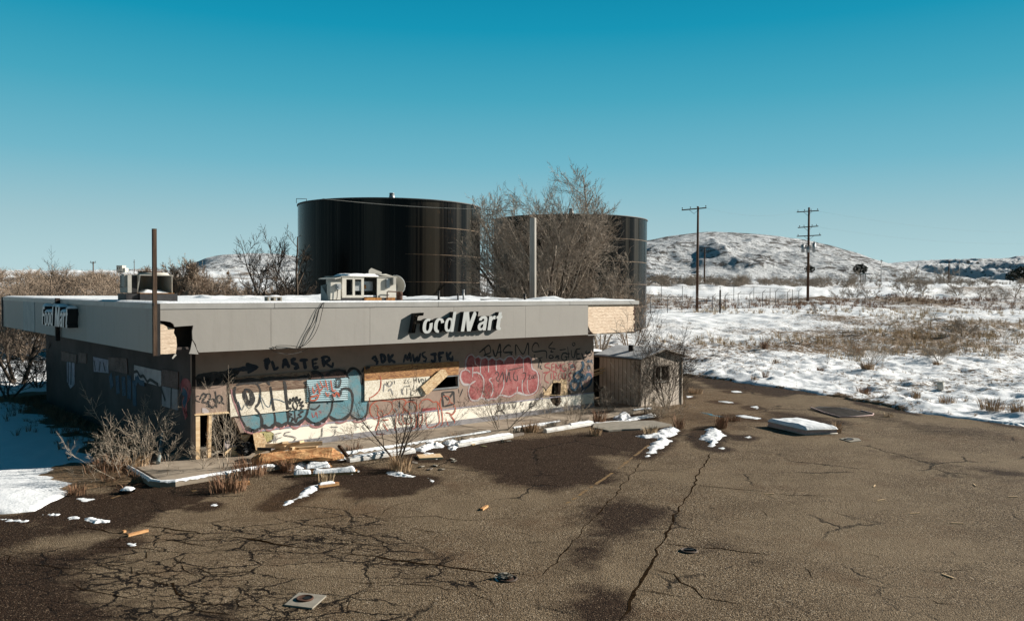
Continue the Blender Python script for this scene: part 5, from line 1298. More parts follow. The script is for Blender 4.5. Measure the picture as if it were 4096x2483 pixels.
# second unit near the corner
LB_ = 3.2
def lp_(x, y, b=LB_): return fw(*ZL(x, y), b)
xl, zt_ = lp_(432, 682); xr, zb_ = lp_(832, 898); zk = ZT-.03
ac2 = thing('rooftop_unit', 'open grey rooftop cooler on a tarred kerb near the corner post', 'air conditioner', BW(0, 0, 0), PSI)
D2_ = 1.15
mb = MB(); mb.box((xl, LB_+D2_-.03, zb_), (xr, LB_+D2_, zt_)); mb.box((xr-.02, LB_, zb_), (xr, LB_+D2_-.032, zt_)); mb.build('cabinet', 'unit_stained', ac2)
mb = MB(); mb.prism([(LB_+.3, zb_), (LB_+D2_-.032, zb_), (LB_+D2_-.032, zt_), (LB_+.05, zt_)], [], lambda u, v, d: (xl+d, u, v), 0, .03); mb.build('side_panel', 'unit_grey', ac2)
MB().box((xl-.02, LB_-.02, zt_+.001), (xr+.02, LB_+D2_, zt_+.02)).build('lid', 'unit_grey', ac2)
MB().box((xl, LB_, zb_-.02), (xr+.05, LB_+D2_, zb_-.001)).build('floor_pan', 'rust_orange', ac2)
xe = lp_(362, 700)[0]; xw = lp_(276, 700, LB_+.5)[0]
mb = MB(); mb.box((xl-.30, LB_+.05, zb_), (xl-.20, LB_+.72, zt_+.01)); cbx = mb.build('end_panel', 'unit_grey', ac2)
mb = MB()
for i in range(9): mb.box((xl-.314, LB_+.48, zb_+.14+.05*i), (xl-.302, LB_+.68, zb_+.165+.05*i))
mb.build('louvre', 'steel_dark', cbx)
MB().box((xl-.36, LB_+.15, zb_+.16), (xl-.302, LB_+.38, zb_+.5)).build('control_box', 'unit_grey', cbx)
MB().box((xl-.198, LB_+.25, zb_), (xl-.002, LB_+D2_-.1, zt_-.01)).build('coil', 'steel_dark', ac2)
mb = MB(); mb.box((xl-.34, LB_+.03, zk), (xl-.02, LB_+.78, zb_-.022)); mb.box((xl-.018, LB_-.05, zk), (xr+.12, LB_+D2_+.1, zb_-.022)); mb.build('kerb', 'black_sheet', ac2)
cc = ((xl+xr)/2+.1, LB_+.55)
mb = MB(); mb.cyl(cc, .42, zt_+.022, zt_+.09, 28, .36); fr_ = mb.build('fan_ring', 'unit_white', ac2)
mb = MB(); mb.cyl((cc[0]-.1, cc[1]), .30, zt_+.092, zt_+.12, 24); mb.build('fan_guard', 'rust_dark', fr_)
A_, B_ = np.meshgrid(np.linspace(xl+.05, xr-.05, 24), np.linspace(LB_+.02, LB_+D2_-.1, 16))
e_ = np.minimum(np.minimum(A_-A_.min(), A_.max()-A_), np.minimum(B_-B_.min(), B_.max()-B_))
grid_mesh('snow_cap', A_, B_, zb_ + sstep(-.02, .25, e_)*(.07+.05*fbm(A_*4, B_*4, 3)), 'snow', True, None, ac2)

# ------------------------------------------------------------------ tanks
def tank(azd, d, R, ztop, label, rust_side):
    az = rad(azd); c = Vector((math.sin(az)*d, math.cos(az)*d, 0)); z0 = hz(c.x, c.y) - .6
    H_ = ztop - z0
    tk = thing('storage_tank', label, 'tank', (c.x, c.y, z0), -az, 'black steel storage tanks')
    n = 128; ang = np.linspace(0, 2*math.pi, n+1); hs = np.linspace(0, H_, 24)
    A_, Hh = np.meshgrid(ang, hs)
    ru = sstep(.12, .55, np.sin(A_))*.9 + sstep(H_-.8, H_, Hh)*.5*sstep(-.1, .4, np.sin(A_))
    # angle 0 faces the camera (-y), growing to the right
    wallo = grid_mesh('shell', R*np.sin(A_), -R*np.cos(A_), Hh, 'tank_coating', True, {'around': A_*R, 'height': Hh, 'rusty': np.clip(ru, 0, 1)*rust_side}, tk)
    mb = MB(); mb.cyl((0, 0), R+.06, H_-.05, H_+.03, 96); mb.build('top_rim', 'tank_roof', tk)
    mb = MB(); mb.cyl((0, 0), R-.02, H_+.032, H_+.55, 96, .5); mb.build('roof', 'tank_roof', tk)
    mb = MB(); mb.cyl((.1, 0), .28, H_+.5, H_+1.05, 16, .17); v_ = mb.build('roof_vent', 'galvanised', tk)
    mb = MB(); mb.cyl((.1, 0), .22, H_+1.052, H_+1.12, 16, .16); mb.build('vent_cap', 'galvanised', v_)
    mb = MB(); k = 1
    while H_-1.85*k > .4:
        h = H_ - 1.85*k
        for i in range(6, 56):
            a0, a1 = i*math.pi/128+.0, (i+1)*math.pi/128
            P = [( (R+.015)*math.sin(a), -(R+.015)*math.cos(a)) for a in (a0, a1)]
            w = .012 + .012*min(1, max(0, (i-14)/14))
            mb.add([(P[0][0], P[0][1], h-w), (P[1][0], P[1][1], h-w), (P[1][0], P[1][1], h+w), (P[0][0], P[0][1], h+w)], [(0, 1, 2, 3)])
        for a0 in ((.62, 1.02) if k % 2 else (.82, 1.25)):
            P = ((R+.016)*math.sin(a0), -(R+.016)*math.cos(a0))
            mb.bar((P[0], P[1], h+.05), (P[0], P[1], h+1.8), .022, .012)
        k += 1
    mb.build('weld_seam', 'tank_seam', tk, fix=False)
    return tk, R, H_
tA, R_, H_ = tank(-8.44, 62, 6.70, 10.56, 'nearer black steel storage tank with glossy left edge and rusty seams', .9)
mb = MB()
for a in (-.98, -1.02):
    pass
p_ = (-R_*math.sin(1.2), -R_*math.cos(1.2))
for dx in (-.35, .35): mb.tube([(p_[0]+dx, p_[1]+.3, H_), (p_[0]+dx, p_[1]+.3, H_+.32)], .02, 5)
mb.tube([(p_[0]-.35, p_[1]+.3, H_+.32), (p_[0]+.35, p_[1]+.3, H_+.32)], .02, 5); mb.build('railing', 'steel_dark', tA)
tB, R_, H_ = tank(4.0, 72.5, 6.70, 10.58, 'farther black storage tank half hidden behind the big bare tree', .8)
mb = MB(); p_ = (-(R_+.35)*math.sin(1.42), -(R_+.35)*math.cos(1.42))
for dx in (-.22, .22): mb.tube([(p_[0]+dx, p_[1], .5), (p_[0]+dx, p_[1], H_+.9)], .035, 5)
z = .6
while z < H_+.6: mb.tube([(p_[0]-.22, p_[1], z), (p_[0]+.22, p_[1], z)], .022, 4); z += .35
lad = mb.build('ladder', 'steel_dark', tB)
mb = MB(); z = 2.6
while z < H_+1:
    mb.tube([(p_[0]-.28, p_[1]-.02, z), (p_[0]-.42, p_[1]-.45, z), (p_[0], p_[1]-.75, z), (p_[0]+.42, p_[1]-.45, z), (p_[0]+.28, p_[1]-.02, z)], .022, 4); z += 1.1
for dx, dy in ((-.42, -.45), (0, -.75), (.42, -.45)): mb.tube([(p_[0]+dx, p_[1]+dy, 2.6), (p_[0]+dx, p_[1]+dy, H_+.9)], .018, 4)
mb.build('safety_cage', 'steel_dark', lad)
mb = MB(); mb.tube([(p_[0]-.4, p_[1]-.1, H_+.9), (p_[0]+2.2, p_[1]-.7, H_+.75)], .03, 5); mb.tube([(p_[0]+2.2, p_[1]-.7, H_+.75), (p_[0]+2.2, p_[1]-.7, H_)], .03, 5); mb.build('railing', 'steel_dark', tB)

# ------------------------------------------------------------------ bare trees
class Tree:
    def __init__(s, seed, twig=.006, n_big=7, env=None):
        s.env = env
        s.r = random.Random(seed); s.v = []; s.f = []; s.twig = twig; s.nb = n_big
    def tube(s, pts, rads, n):
        o = len(s.v); m = len(pts)
        for i in range(m):
            d = pts[min(i+1, m-1)] - pts[max(i-1, 0)]
            if d.length < 1e-9: d = Vector((0, 0, 1))
            x, y = basis(d)
            for k in range(n):
                a = 6.28318*k/n; s.v.append(tuple(pts[i] + (x*math.cos(a)+y*math.sin(a))*rads[i]))
        for i in range(m-1):
            for k in range(n):
                k2 = (k+1) % n; s.f.append((o+i*n+k, o+i*n+k2, o+(i+1)*n+k2, o+(i+1)*n+k))
    def grow(s, p, d, L, r, lvl, up=.10, jit=.16, kids=(5, 7), ang=(28, 55), ratio=(.45, .72), droop=0.0, first=.25):
        R = s.r; d = d.normalized()
        n = max(2, min(7, int(L/.16))) if lvl else 2
        if lvl >= 2: n = max(n, 4)
        pts = [p]; rads = [r]; dirs = [d]; n0 = n
        r_end = max(s.twig*.6, r*(.35 if lvl else .5))
        for i in range(n):
            d = (d + Vector((R.gauss(0, jit), R.gauss(0, jit), R.gauss(0, jit*.7) + up - droop*(i/n)))).normalized()
            p = p + d*(L/n0); pts.append(p); rads.append(r + (r_end-r)*(i+1)/n0); dirs.append(d)
            if s.env and s.env(p) > R.uniform(.88, 1.08): break
        n = len(pts)-1
        s.tube(pts, rads, s.nb if r > .05 else (5 if r > .02 else 3))
        if lvl == 0: return
        if n < n0: kids_n = max(1, int(kids[0]*n/n0))
        k = R.randint(*kids) if n == n0 else kids_n
        for j in range(k):
            t = first + (1-first)*(j + R.uniform(.1, .9))/k
            x = t*n; i = min(int(x), n-1); q = pts[i].lerp(pts[i+1], x-i); rr_ = rads[i] + (rads[i+1]-rads[i])*(x-i)
            dd = dirs[min(i+1, n)]; a, b = basis(dd); ph = R.uniform(0, 6.283); an = rad(R.uniform(*ang))
            nd = dd*math.cos(an) + (a*math.cos(ph)+b*math.sin(ph))*math.sin(an)
            s.grow(q, nd, L*R.uniform(*ratio)*(1.12-.5*t), max(s.twig, rr_*R.uniform(.42, .62)), lvl-1, up, jit, kids, ang, ratio, droop, .18)
        if n == n0: s.grow(pts[-1], dirs[-1], L*.55, r_end, lvl-1, up, jit, kids, ang, ratio, droop, .15)
    def build(s, name, mat, parent=None):
        me = bpy.data.meshes.new(name); me.from_pydata(s.v, [], s.f); me.update()
        me.materials.append(M[mat]); o = bpy.data.objects.new(name, me); col.objects.link(o)
        if parent is not None: o.parent = parent
        return o
def fit(tr, H_, W=None):
    zs = max(v[2] for v in tr.v); k = H_/zs
    xs = sorted(v[0] for v in tr.v); w = xs[int(len(xs)*.995)] - xs[int(len(xs)*.005)]
    kx = k if W is None else W/w
    tr.v = [(v[0]*kx, v[1]*kx, v[2]*k) for v in tr.v]; return tr
def split_tree(root, trunk_tr, crown_tr, mat, cmat=None):
    trunk_tr.build('trunk', mat, root); crown_tr.build('crown', cmat or mat, root)
def bare_tree(seed, stems, L, r, lvl, H_, W, label, group, loc_, mat, up=.1, lean=(0, 0), twig=.006, spread=28, kids=(5, 7), cat='tree', name='bare_tree', cmat=None, ang=(28, 55), jit=.10, first=.25, droop=0, env=None):
    """trunk and main stems as one mesh, the branching crown as another"""
    tk = Tree(seed, twig); cr = Tree(seed+1, twig, 7, env); R = random.Random(seed+2)
    for i in range(stems):
        ph = 6.283*i/stems + R.uniform(-.5, .5); an = rad(spread*R.uniform(.4, 1.2)) if stems > 1 else rad(R.uniform(0, 6))
        d = Vector((math.cos(ph)*math.sin(an)+lean[0], math.sin(ph)*math.sin(an)+lean[1], math.cos(an)))
        p = Vector((math.cos(ph), math.sin(ph), 0))*(r*1.4 if stems > 1 else 0) + Vector((0, 0, -.15))
        n = 6; pts = [p]; rads = [r*R.uniform(.8, 1.15)]; dirs = [d.normalized()]; Ls = L*R.uniform(.75, 1.1); dd = d.normalized()
        for k in range(n):
            dd = (dd + Vector((R.gauss(0, jit*.6), R.gauss(0, jit*.6), up*.5))).normalized(); p = p + dd*(Ls/n); pts.append(p); rads.append(rads[0]*(1-.62*(k+1)/n)); dirs.append(dd)
        tk.tube(pts, rads, 7)
        m = R.randint(*kids)+1
        for j in range(m):
            t = first + (1-first)*(j+R.uniform(.1, .9))/m; x = t*n; i_ = min(int(x), n-1); q = pts[i_].lerp(pts[i_+1], x-i_); rr_ = rads[i_]
            a, b = basis(dirs[i_+1]); p2 = R.uniform(0, 6.283); an = rad(R.uniform(*ang)); nd = dirs[i_+1]*math.cos(an) + (a*math.cos(p2)+b*math.sin(p2))*math.sin(an)
            cr.grow(q, nd, Ls*R.uniform(.4, .7)*(1.15-.5*t), max(twig, rr_*R.uniform(.45, .65)), lvl-1, up, jit, kids, ang, droop=droop)
        cr.grow(pts[-1], dirs[-1], Ls*.6, rads[-1], lvl-1, up, jit, kids, ang, droop=droop)
    zz_ = sorted(v[2] for v in cr.v); zs = zz_[int(len(zz_)*.9995)]; k = H_/zs
    xs = sorted(v[0] for v in cr.v); w = xs[int(len(xs)*.99)] - xs[int(len(xs)*.01)]; kx = k if W is None else W/w
    if env: k = kx = 1.0
    for tr in (tk, cr): tr.v = [(v[0]*kx, v[1]*kx, v[2]*k) for v in tr.v]
    root = thing(name, label, cat, loc_, 0, group)
    split_tree(root, tk, cr, mat, cmat)
    return root
def on_ground(x, y): return Vector((x, y, hz(x, y)))
# big many-stemmed tree in front of the right tank
def tree_at(px, Y, ptop, pbase=None):
    q = at(px, 1200, Y); b = on_ground(q.x, q.y); return b, at(px, ptop, Y).z - b.z
b_, h_ = tree_at(2195, 52, 645)
H0 = h_
def big_env(p): return math.sqrt(((p.x+.3)/5.5)**2 + (p.y/5.2)**2 + ((p.z-H0*.5)/(H0*.52))**2)
bare_tree(29, 9, H0*.70, .16, 5, h_, None, 'large many stemmed bare tree spreading in front of the tanks', 'bare trees behind the shop', b_, 'bark_dark', up=.035, twig=.0085, spread=36, kids=(4, 5), cmat='bark_grey', ang=(22, 50), first=.22, jit=.09, env=big_env)
b_, h_ = tree_at(2050, 50, 1010)
bare_tree(67, 6, 3.2, .06, 3, h_, 5.0, 'dense low thicket of bare stems at the foot of the big tree', 'bare trees behind the shop', b_, 'bark_grey', up=.03, twig=.009, spread=45, kids=(5, 6), jit=.11)
b_, h_ = tree_at(2400, 51, 960)
bare_tree(73, 7, h_*.6, .06, 4, h_, None, 'bushy bare saplings right of the big tree before the tank', 'bare trees behind the shop', b_, 'bark_grey', up=.03, twig=.009, spread=34, kids=(4, 5), jit=.10, env=lambda p: math.sqrt((p.x/2.5)**2 + (p.y/2.5)**2 + ((p.z-3.4)/4.2)**2))
b_, h_ = tree_at(2520, 50, 1060)
bare_tree(77, 5, h_*.6, .045, 3, h_, None, 'pale bare bush at the right edge of the far tank', 'bare trees behind the shop', b_, 'bark_thicket', up=.03, twig=.008, spread=30, kids=(5, 6), jit=.10, env=lambda p: math.sqrt((p.x/1.3)**2 + (p.y/1.3)**2 + ((p.z-2.8)/3.5)**2))
def ell(cx, cy, cz, rx, ry, rz): return lambda p: math.sqrt(((p.x-cx)/rx)**2 + ((p.y-cy)/ry)**2 + ((p.z-cz)/rz)**2)
b_, h_ = tree_at(1165, 52, 900)
bare_tree(33, 3, h_*.62, .17, 4, h_, None, 'dark bare tree with leaning trunks left of the near tank', 'bare trees behind the shop', b_, 'bark_dark', up=.05, lean=(-.30, 0), twig=.013, spread=24, kids=(5, 6), jit=.09, env=ell(-1.4, 0, h_*.55, 2.9, 2.9, h_*.47))
b_, h_ = tree_at(700, 78, 1008)
bare_tree(41, 6, h_*.6, .13, 4, h_, None, 'rounded bare tree with a dense crown behind the corner post', 'bare trees behind the shop', b_, 'bark_grey', up=.03, twig=.016, spread=36, kids=(6, 8), cmat='bark_thicket', jit=.09, env=ell(0, 0, h_*.5, 3.3, 3.0, h_*.52))
b_, h_ = tree_at(850, 72, 1058)
bare_tree(47, 4, h_*.6, .10, 4, h_, None, 'smaller bare tree right of the rounded tree', 'bare trees behind the shop', b_, 'bark_grey', up=.03, twig=.014, spread=34, kids=(5, 7), cmat='bark_thicket', jit=.09, env=ell(0, 0, h_*.5, 2.3, 2.3, h_*.52))
b_, h_ = tree_at(960, 66, 1105)
bare_tree(49, 5, h_*.6, .07, 3, h_, None, 'low brown bare tree between the small tree and the leaning dark tree', 'bare trees behind the shop', b_, 'bark_thicket', up=.03, twig=.012, spread=38, kids=(6, 8), jit=.09, env=ell(0, 0, h_*.5, 2.0, 2.0, h_*.52))
b_, h_ = tree_at(70, 37, 1015)
bare_tree(52, 3, 3.6, .10, 4, h_, 4.6, 'dark bare tree at the left edge beyond the shop corner', 'bare trees behind the shop', b_, 'bark_dark', up=.08, lean=(-.05, 0), twig=.007, spread=34, kids=(5, 6))
b_, h_ = tree_at(150, 35.5, 1340)
bare_tree(55, 5, 1.6, .035, 3, h_, 2.6, 'low dark bare shrub beside the left wall end', 'bare trees behind the shop', b_, 'bark_dark', up=.05, twig=.006, spread=40, kids=(5, 7), cat='shrub', name='bare_shrub')
b_, h_ = tree_at(30, 32, 1330)
bare_tree(56, 6, 1.8, .035, 3, h_, 3.2, 'tangled dark shrub cut by the left photo edge', 'bare trees behind the shop', b_, 'bark_dark', up=.03, twig=.006, spread=50, kids=(5, 7), cat='shrub', name='bare_shrub')
# far thicket read as one mass
tp_ = []
for sd in range(5):
    t_ = Tree(100+sd, .014); R = random.Random(sd)
    for i in range(7):
        ph = R.uniform(0, 6.283); an = rad(R.uniform(5, 45))
        t_.grow(Vector((R.uniform(-.6, .6), R.uniform(-.6, .6), -.1)), Vector((math.cos(ph)*math.sin(an), math.sin(ph)*math.sin(an), math.cos(an))), 1.5, .04, 2, .05, .18, (5, 6), (25, 55))
    fit(t_, 1.0, 1.25); tp_.append((np.array(t_.v), np.array(t_.f, dtype=object)))
R = np.random.RandomState(9); VV = []; FF = []; o_ = 0
def scatter(n, fx, mat_h):
    global o_
    for i in range(n):
        x, Y_ = fx(); q = at(x, 1200, Y_); zz_ = hz(q.x, q.y)
        v, f = tp_[R.randint(5)]; s_ = R.uniform(*mat_h); th_ = R.uniform(0, 6.28); c, s = math.cos(th_), math.sin(th_)
        w = np.stack([(v[:,0]*c - v[:,1]*s)*s_*1.15 + q.x, (v[:,0]*s + v[:,1]*c)*s_*1.15 + q.y, v[:,2]*s_ + zz_], 1)
        VV.append(w); FF.extend([tuple(int(k)+o_ for k in ff) for ff in f]); o_ += len(v)
scatter(90, lambda: (R.uniform(-120, 1240), R.uniform(62, 100)), (2.2, 3.3))
scatter(110, lambda: (R.uniform(-120, 900), R.uniform(100, 150)), (2.2, 3.4))
scatter(14, lambda: (R.uniform(-60, 330), R.uniform(44, 60)), (1.2, 2.2))
me = bpy.data.meshes.new('thicket'); me.from_pydata(np.concatenate(VV).tolist(), [], FF); me.materials.append(M['bark_thicket'])
th_o = bpy.data.objects.new('thicket', me); col.objects.link(th_o); tag(th_o, 'wide brown thicket of bare brush behind the shop on the left', None, None, 'stuff')
# scrub band before the far road, on the right
VV = []; FF = []; o_ = 0
scatter(120, lambda: (R.uniform(2580, 4150), R.uniform(152, 186)), (1.0, 2.1))
scatter(40, lambda: (R.uniform(2580, 3300), R.uniform(150, 175)), (1.4, 2.4))
me = bpy.data.meshes.new('scrub'); me.from_pydata(np.concatenate(VV).tolist(), [], FF); me.materials.append(M['bark_grey'])
so = bpy.data.objects.new('scrub', me); col.objects.link(so); tag(so, 'distant band of grey brown scrub below the far road', None, None, 'stuff')
# separate bare shrubs on the snowy bank
shp = []
for i, (sd, st_) in enumerate(((201, 4), (205, 5), (209, 3))):
    r0 = bare_tree(sd, st_, 1.5, .05, 4, 2.6, 3.6, 'x', None, (0, 0, -50), 'bark_grey', up=.03, twig=.008, spread=50, kids=(3, 5), cat='shrub', name='bare_shrub'); shp.append(r0)
SH_L = [(3620, 1185, 126, 3.0, 0, 'largest dark bare shrub on the snowy bank'), (3420, 1190, 126, 2.2, 1, 'dark bare shrub on the bank right of the transformer pole'), (3360, 1192, 128, 1.9, 2, 'small dark shrub at the left end of the bank'),
 (3480, 1190, 126, 2.0, 0, 'squat bare shrub between two others on the bank'), (3690, 1190, 127, 2.0, 1, 'low spreading shrub right of the largest one'), (3830, 1192, 126, 2.4, 1, 'reddish based bare shrub on the bank towards the right'),
 (3930, 1190, 124, 2.3, 2, 'thin bare shrub leaning on the right part of the bank'), (4060, 1170, 126, 2.8, 2, 'upright bare sapling at the right edge of the bank'), (3990, 1200, 118, 1.8, 0, 'low grey shrub at the right foot of the bank'),
 (3840, 1125, 168, 2.6, 1, 'dark shrub on the skyline of the bank'), (3630, 1110, 190, 4.6, 0, 'tall bare shrub beside the far road'), (3780, 1105, 192, 5.0, 2, 'bare tree beside the far right pole'), (3400, 1110, 190, 3.6, 1, 'bushy shrub near the roadside shelter'), (3270, 1240, 84, 1.3, 2, 'thin dead stems in the brown grass'), (3850, 1290, 66, 1.9, 0, 'bare grey sapling in the tall brown grass at right')]
for i, (px, py, Y_, hgt, k, lab) in enumerate(SH_L):
    q = at(px, py, Y_); b = on_ground(q.x, q.y)
    o = shp[k] if i < 3 and False else dup(shp[k])
    o.location = b; o.rotation_euler = (0, 0, i*1.3); o.scale = (hgt/2.6,)*3; o['label'] = lab; o['group'] = 'bare shrubs on the snowy bank'
for r0 in shp:
    for ch in list(r0.children): bpy.data.objects.remove(ch)
    bpy.data.objects.remove(r0)
# evergreen clumps on the hills
def leaf_clump(seed, n, size):
    R = random.Random(seed); mb = MB()
    for i in range(n):
        while True:
            p = Vector((R.uniform(-1, 1), R.uniform(-1, 1), R.uniform(-1, 1)))
            if p.length < 1: break
        p = Vector((p.x, p.y, (p.z+1)*.8)); a = Vector((R.gauss(0, 1), R.gauss(0, 1), R.gauss(0, 1))).normalized(); x, y = basis(a); s_ = size*R.uniform(.6, 1.3)
        mb.add([p+x*s_, p+y*s_*.6, p-x*s_*.7, p-y*s_*.6], [(0, 1, 2, 3)])
    return mb
ev = leaf_clump(5, 420, .16).build('evergreen_bush', 'evergreen', fix=False)
EVL = [(3440, 1092, 250, 2.2, 'round dark evergreen below the hill foot'), (3238, 1086, 262, 1.6, 'dark evergreen bush beside the transformer pole'), (3873, 1052, 640, 1.5, 'dark evergreen on the far right slope'), (3910, 1054, 650, 1.2, 'smaller evergreen on the far right slope'), (4085, 1112, 195, 2.2, 'dark evergreen mass cut by the right photo edge'), (4045, 1118, 192, 1.4, 'low dark evergreen left of the big mass')]
for i, (px, py, Y_, s_, lab) in enumerate(EVL):
    o = ev if i == 0 else dup(ev)
    q = at(px, py, Y_); o.location = q - Vector((0, 0, s_*.3)); o.scale = (s_,)*3; o.rotation_euler = (0, 0, i)
    tag(o, lab, 'bush', 'evergreens on the hills')
# ------------------------------------------------------------------ shed
pc = g(2563, 1638)
shed = thing('small_shed', 'small weathered grey wooden shed with a snowy gable roof and broken window', 'shed', pc, PSI)
SW_, SDp, EZ, PZ = 2.45, 2.1, 1.9, 2.19
mb = MB(); mb.box((0, .06, -.1), (.05, SDp, EZ)); mb.build('side_wall', 'shed_siding', shed)
wo = [(.78, 1.02), (1.62, 1.02), (1.62, 1.58), (.78, 1.58)]
MB().prism([(0, -.1), (SW_, -.1), (SW_, EZ), (SW_/2, PZ), (0, EZ)], [wo], lambda u, v, d: (u, d, v), 0, .05).build('gable_wall', 'shed_siding', shed)
mb = MB(); mb.box((SW_-.05, .06, -.1), (SW_, SDp, EZ)); mb.box((.055, SDp-.05, -.1), (SW_-.055, SDp, EZ)); mb.build('far_wall', 'shed_siding', shed)
mb = MB()
for i in range(4): p, q = wo[i], wo[(i+1) % 4]; mb.bar((p[0], -.012, p[1]), (q[0], -.012, q[1]), .06, .05)
wfr = mb.build('window', 'wood_grey', shed)
mb = MB(); mb.bar((1.2, .03, 1.03), (1.2, .03, 1.57), .04, .03); mb.bar((.8, .06, 1.25), (1.05, .06, 1.04), .05, .02); mb.build('mullion', 'unit_white', wfr)
MB().box((.74, -.05, .95), (1.66, -.014, .985)).build('sill', 'unit_white', wfr)
def slope(mb, x0, z0, x1, z1, y0, y1, th):
    mb.add([(x0, y0, z0), (x1, y0, z1), (x1, y1, z1), (x0, y1, z0), (x0, y0, z0+th), (x1, y0, z1+th), (x1, y1, z1+th), (x0, y1, z0+th)], [(0,3,2,1),(4,5,6,7),(0,1,5,4),(1,2,6,5),(2,3,7,6),(3,0,4,7)])
k_ = (PZ-EZ)/(SW_/2)
mb = MB(); slope(mb, -.22, EZ-.22*k_+.01, SW_/2-.003, PZ+.01, -.2, SDp+.25, .05); slope(mb, SW_/2+.003, PZ+.01, SW_+.22, EZ-.22*k_+.01, -.2, SDp+.25, .05)
rf = mb.build('roof', 'wood_grey', shed)
A_, B_ = np.meshgrid(np.linspace(-.2, SW_+.2, 60), np.linspace(-.19, SDp+.24, 40))
e_ = np.minimum(np.minimum(A_+.2, SW_+.2-A_), np.minimum(B_+.19, SDp+.24-B_))
grid_mesh('snow_cap', A_, B_, EZ+.062 + (np.minimum(A_, SW_-A_))*k_ + sstep(-.02, .08, e_)*(.008+.03*fbm(A_*2.5, B_*2.5, 3)), 'shingle_snow', True, None, rf)
mb = MB(); mb.cyl((.62, 1.0), .12, PZ-.25, PZ+.16, 18); rv = mb.build('roof_vent', 'steel_dark', rf)
mb = MB(); mb.cyl((.62, 1.0), .15, PZ-.20, PZ-.12, 18); mb.build('vent_flange', 'cable_black', rv)
for x_ in (-.02, SW_+.02): mb = MB(); mb.bar((x_, -.02, -.05), (x_, -.02, EZ-.05), .06, .06); mb.build('corner_board', 'shed_siding', shed)
mb = MB(); mb.box((.06, .06, -.05), (SW_-.06, SDp-.06, .05)); mb.build('floor', 'interior_dark', shed)
# collapsed lean-to between shop and shed
ll = thing('lean_to', 'collapsing dark wooden lean-to under snow between the shop and the shed', 'lean-to', BW(AW1+.5, 2.4, 0), PSI)
mb = MB(); mb.add([(-.3, 0, 2.06), (1.75, -.1, 1.98), (1.75, 2.6, 2.12), (-.3, 2.6, 2.2), (-.3, 0, 2.0), (1.75, -.1, 1.92), (1.75, 2.6, 2.06), (-.3, 2.6, 2.14)], [(0,1,2,3),(7,6,5,4),(0,4,5,1),(1,5,6,2),(2,6,7,3),(3,7,4,0)]); lr = mb.build('roof', 'wood_dark', ll)
A_, B_ = np.meshgrid(np.linspace(-.28, 1.73, 30), np.linspace(.0, 2.55, 30))
e_ = np.minimum(np.minimum(A_+.28, 1.73-A_), np.minimum(B_, 2.55-B_))
grid_mesh('snow_cap', A_, B_, 2.07 - .03*A_ + .053*B_ + sstep(-.02, .12, e_)*(.05+.05*fbm(A_*2, B_*2, 3)) - .02*A_*0, 'snow', True, None, lr)
for x, y in ((-.2, .1), (.75, .05), (1.6, .05), (1.6, 2.4), (-.2, 2.4)): mb = MB(); mb.bar((x, y, -.1), (x+.04, y, 2.0), .11, .11); mb.build('post', 'wood_dark', ll)
mb = MB(); mb.box((-.2, .0, 1.55), (1.6, .05, 1.75)); mb.box((.9, .02, .2), (1.62, .06, 1.9)); mb.bar((-.3, .1, .6), (1.6, .2, .9), .12, .05); mb.bar((-.2, .2, .25), (1.7, .1, .4), .14, .06); mb.build('brace', 'wood_dark', ll)
R = random.Random(8)
for i in range(6):
    o = thing('loose_plank', ['pale plank sticking out between shop and shed, topmost of the bundle', 'second pale plank of the bundle between shop and shed', 'third pale plank of the bundle between shop and shed', 'dark plank low behind the shop corner', 'short dark plank leaning behind the shop corner', 'lowest plank on the ground behind the shop corner'][i], 'plank', BW(AW1+.15+R.uniform(0, .2), 1.9+.03*i, 0), PSI, 'planks between shop and shed')
    z = (1.32, 1.22, 1.12, .55, .45, .12)[i]
    mb = MB(); mb.bar((0, 0, z-.1), (1.3, -.15, z+.12), .10, .035); mb.build('plank', 'lumber' if i < 3 else 'wood_brown', o)

# ------------------------------------------------------------------ snow patches and grass
def snow_patch(pts, h, label, group='snow patches left on the asphalt', z0=0.0, soft=.10, amp=.10, par=None, res=None):
    P = [xy(g(*p, z0)) for p in pts]; xs = [p[0] for p in P]; ys = [p[1] for p in P]
    w = max(max(xs)-min(xs), max(ys)-min(ys)); st = res or max(.015, min(.045, w/60))
    X_, Y_ = np.meshgrid(np.arange(min(xs)-.15, max(xs)+.15, st), np.arange(min(ys)-.15, max(ys)+.15, st))
    d = -sdist(X_, Y_, P) + (fbm(X_*4, Y_*4, 5, 2.1, .62)-.5)*amp*3.4
    Z_ = h*.46*np.clip(d/(soft*1.7), 0, 1)**.7*(.25+1.5*fbm(X_*6+3, Y_*6, 4, 2.1, .6)) - .006 + z0
    c = (sum(xs)/len(xs), sum(ys)/len(ys))
    i = np.arange(X_.size).reshape(X_.shape); k = ((d[:-1,:-1] > -.02) | (d[1:,1:] > -.02))
    q = np.stack([i[:-1,:-1][k], i[:-1,1:][k], i[1:,1:][k], i[1:,:-1][k]], 1)
    if not len(q): return None
    u_ = np.unique(q); rm = -np.ones(X_.size, int); rm[u_] = np.arange(len(u_))
    me = bpy.data.meshes.new('snow_patch'); me.from_pydata(np.stack([X_.ravel()[u_]-c[0], Y_.ravel()[u_]-c[1], Z_.ravel()[u_]], 1).tolist(), [], rm[q].tolist())
    me.polygons.foreach_set('use_smooth', [True]*len(me.polygons)); me.materials.append(M['snow'])
    o = bpy.data.objects.new('snow_patch', me); col.objects.link(o); o.location = (*c, 0)
    return tag(o, label, 'snow', group)
def Z4d(x, y): return (750 + x/3.32, 1600 + y/3.32)
def Z4(x, y): return (2200 + x/2.49, 1150 + y/2.49)
def Z3(x, y): return (1400 + x/2.347, 1350 + y/2.347)
def Z7(x, y): return (x/2.24, 1550 + y/2.24)
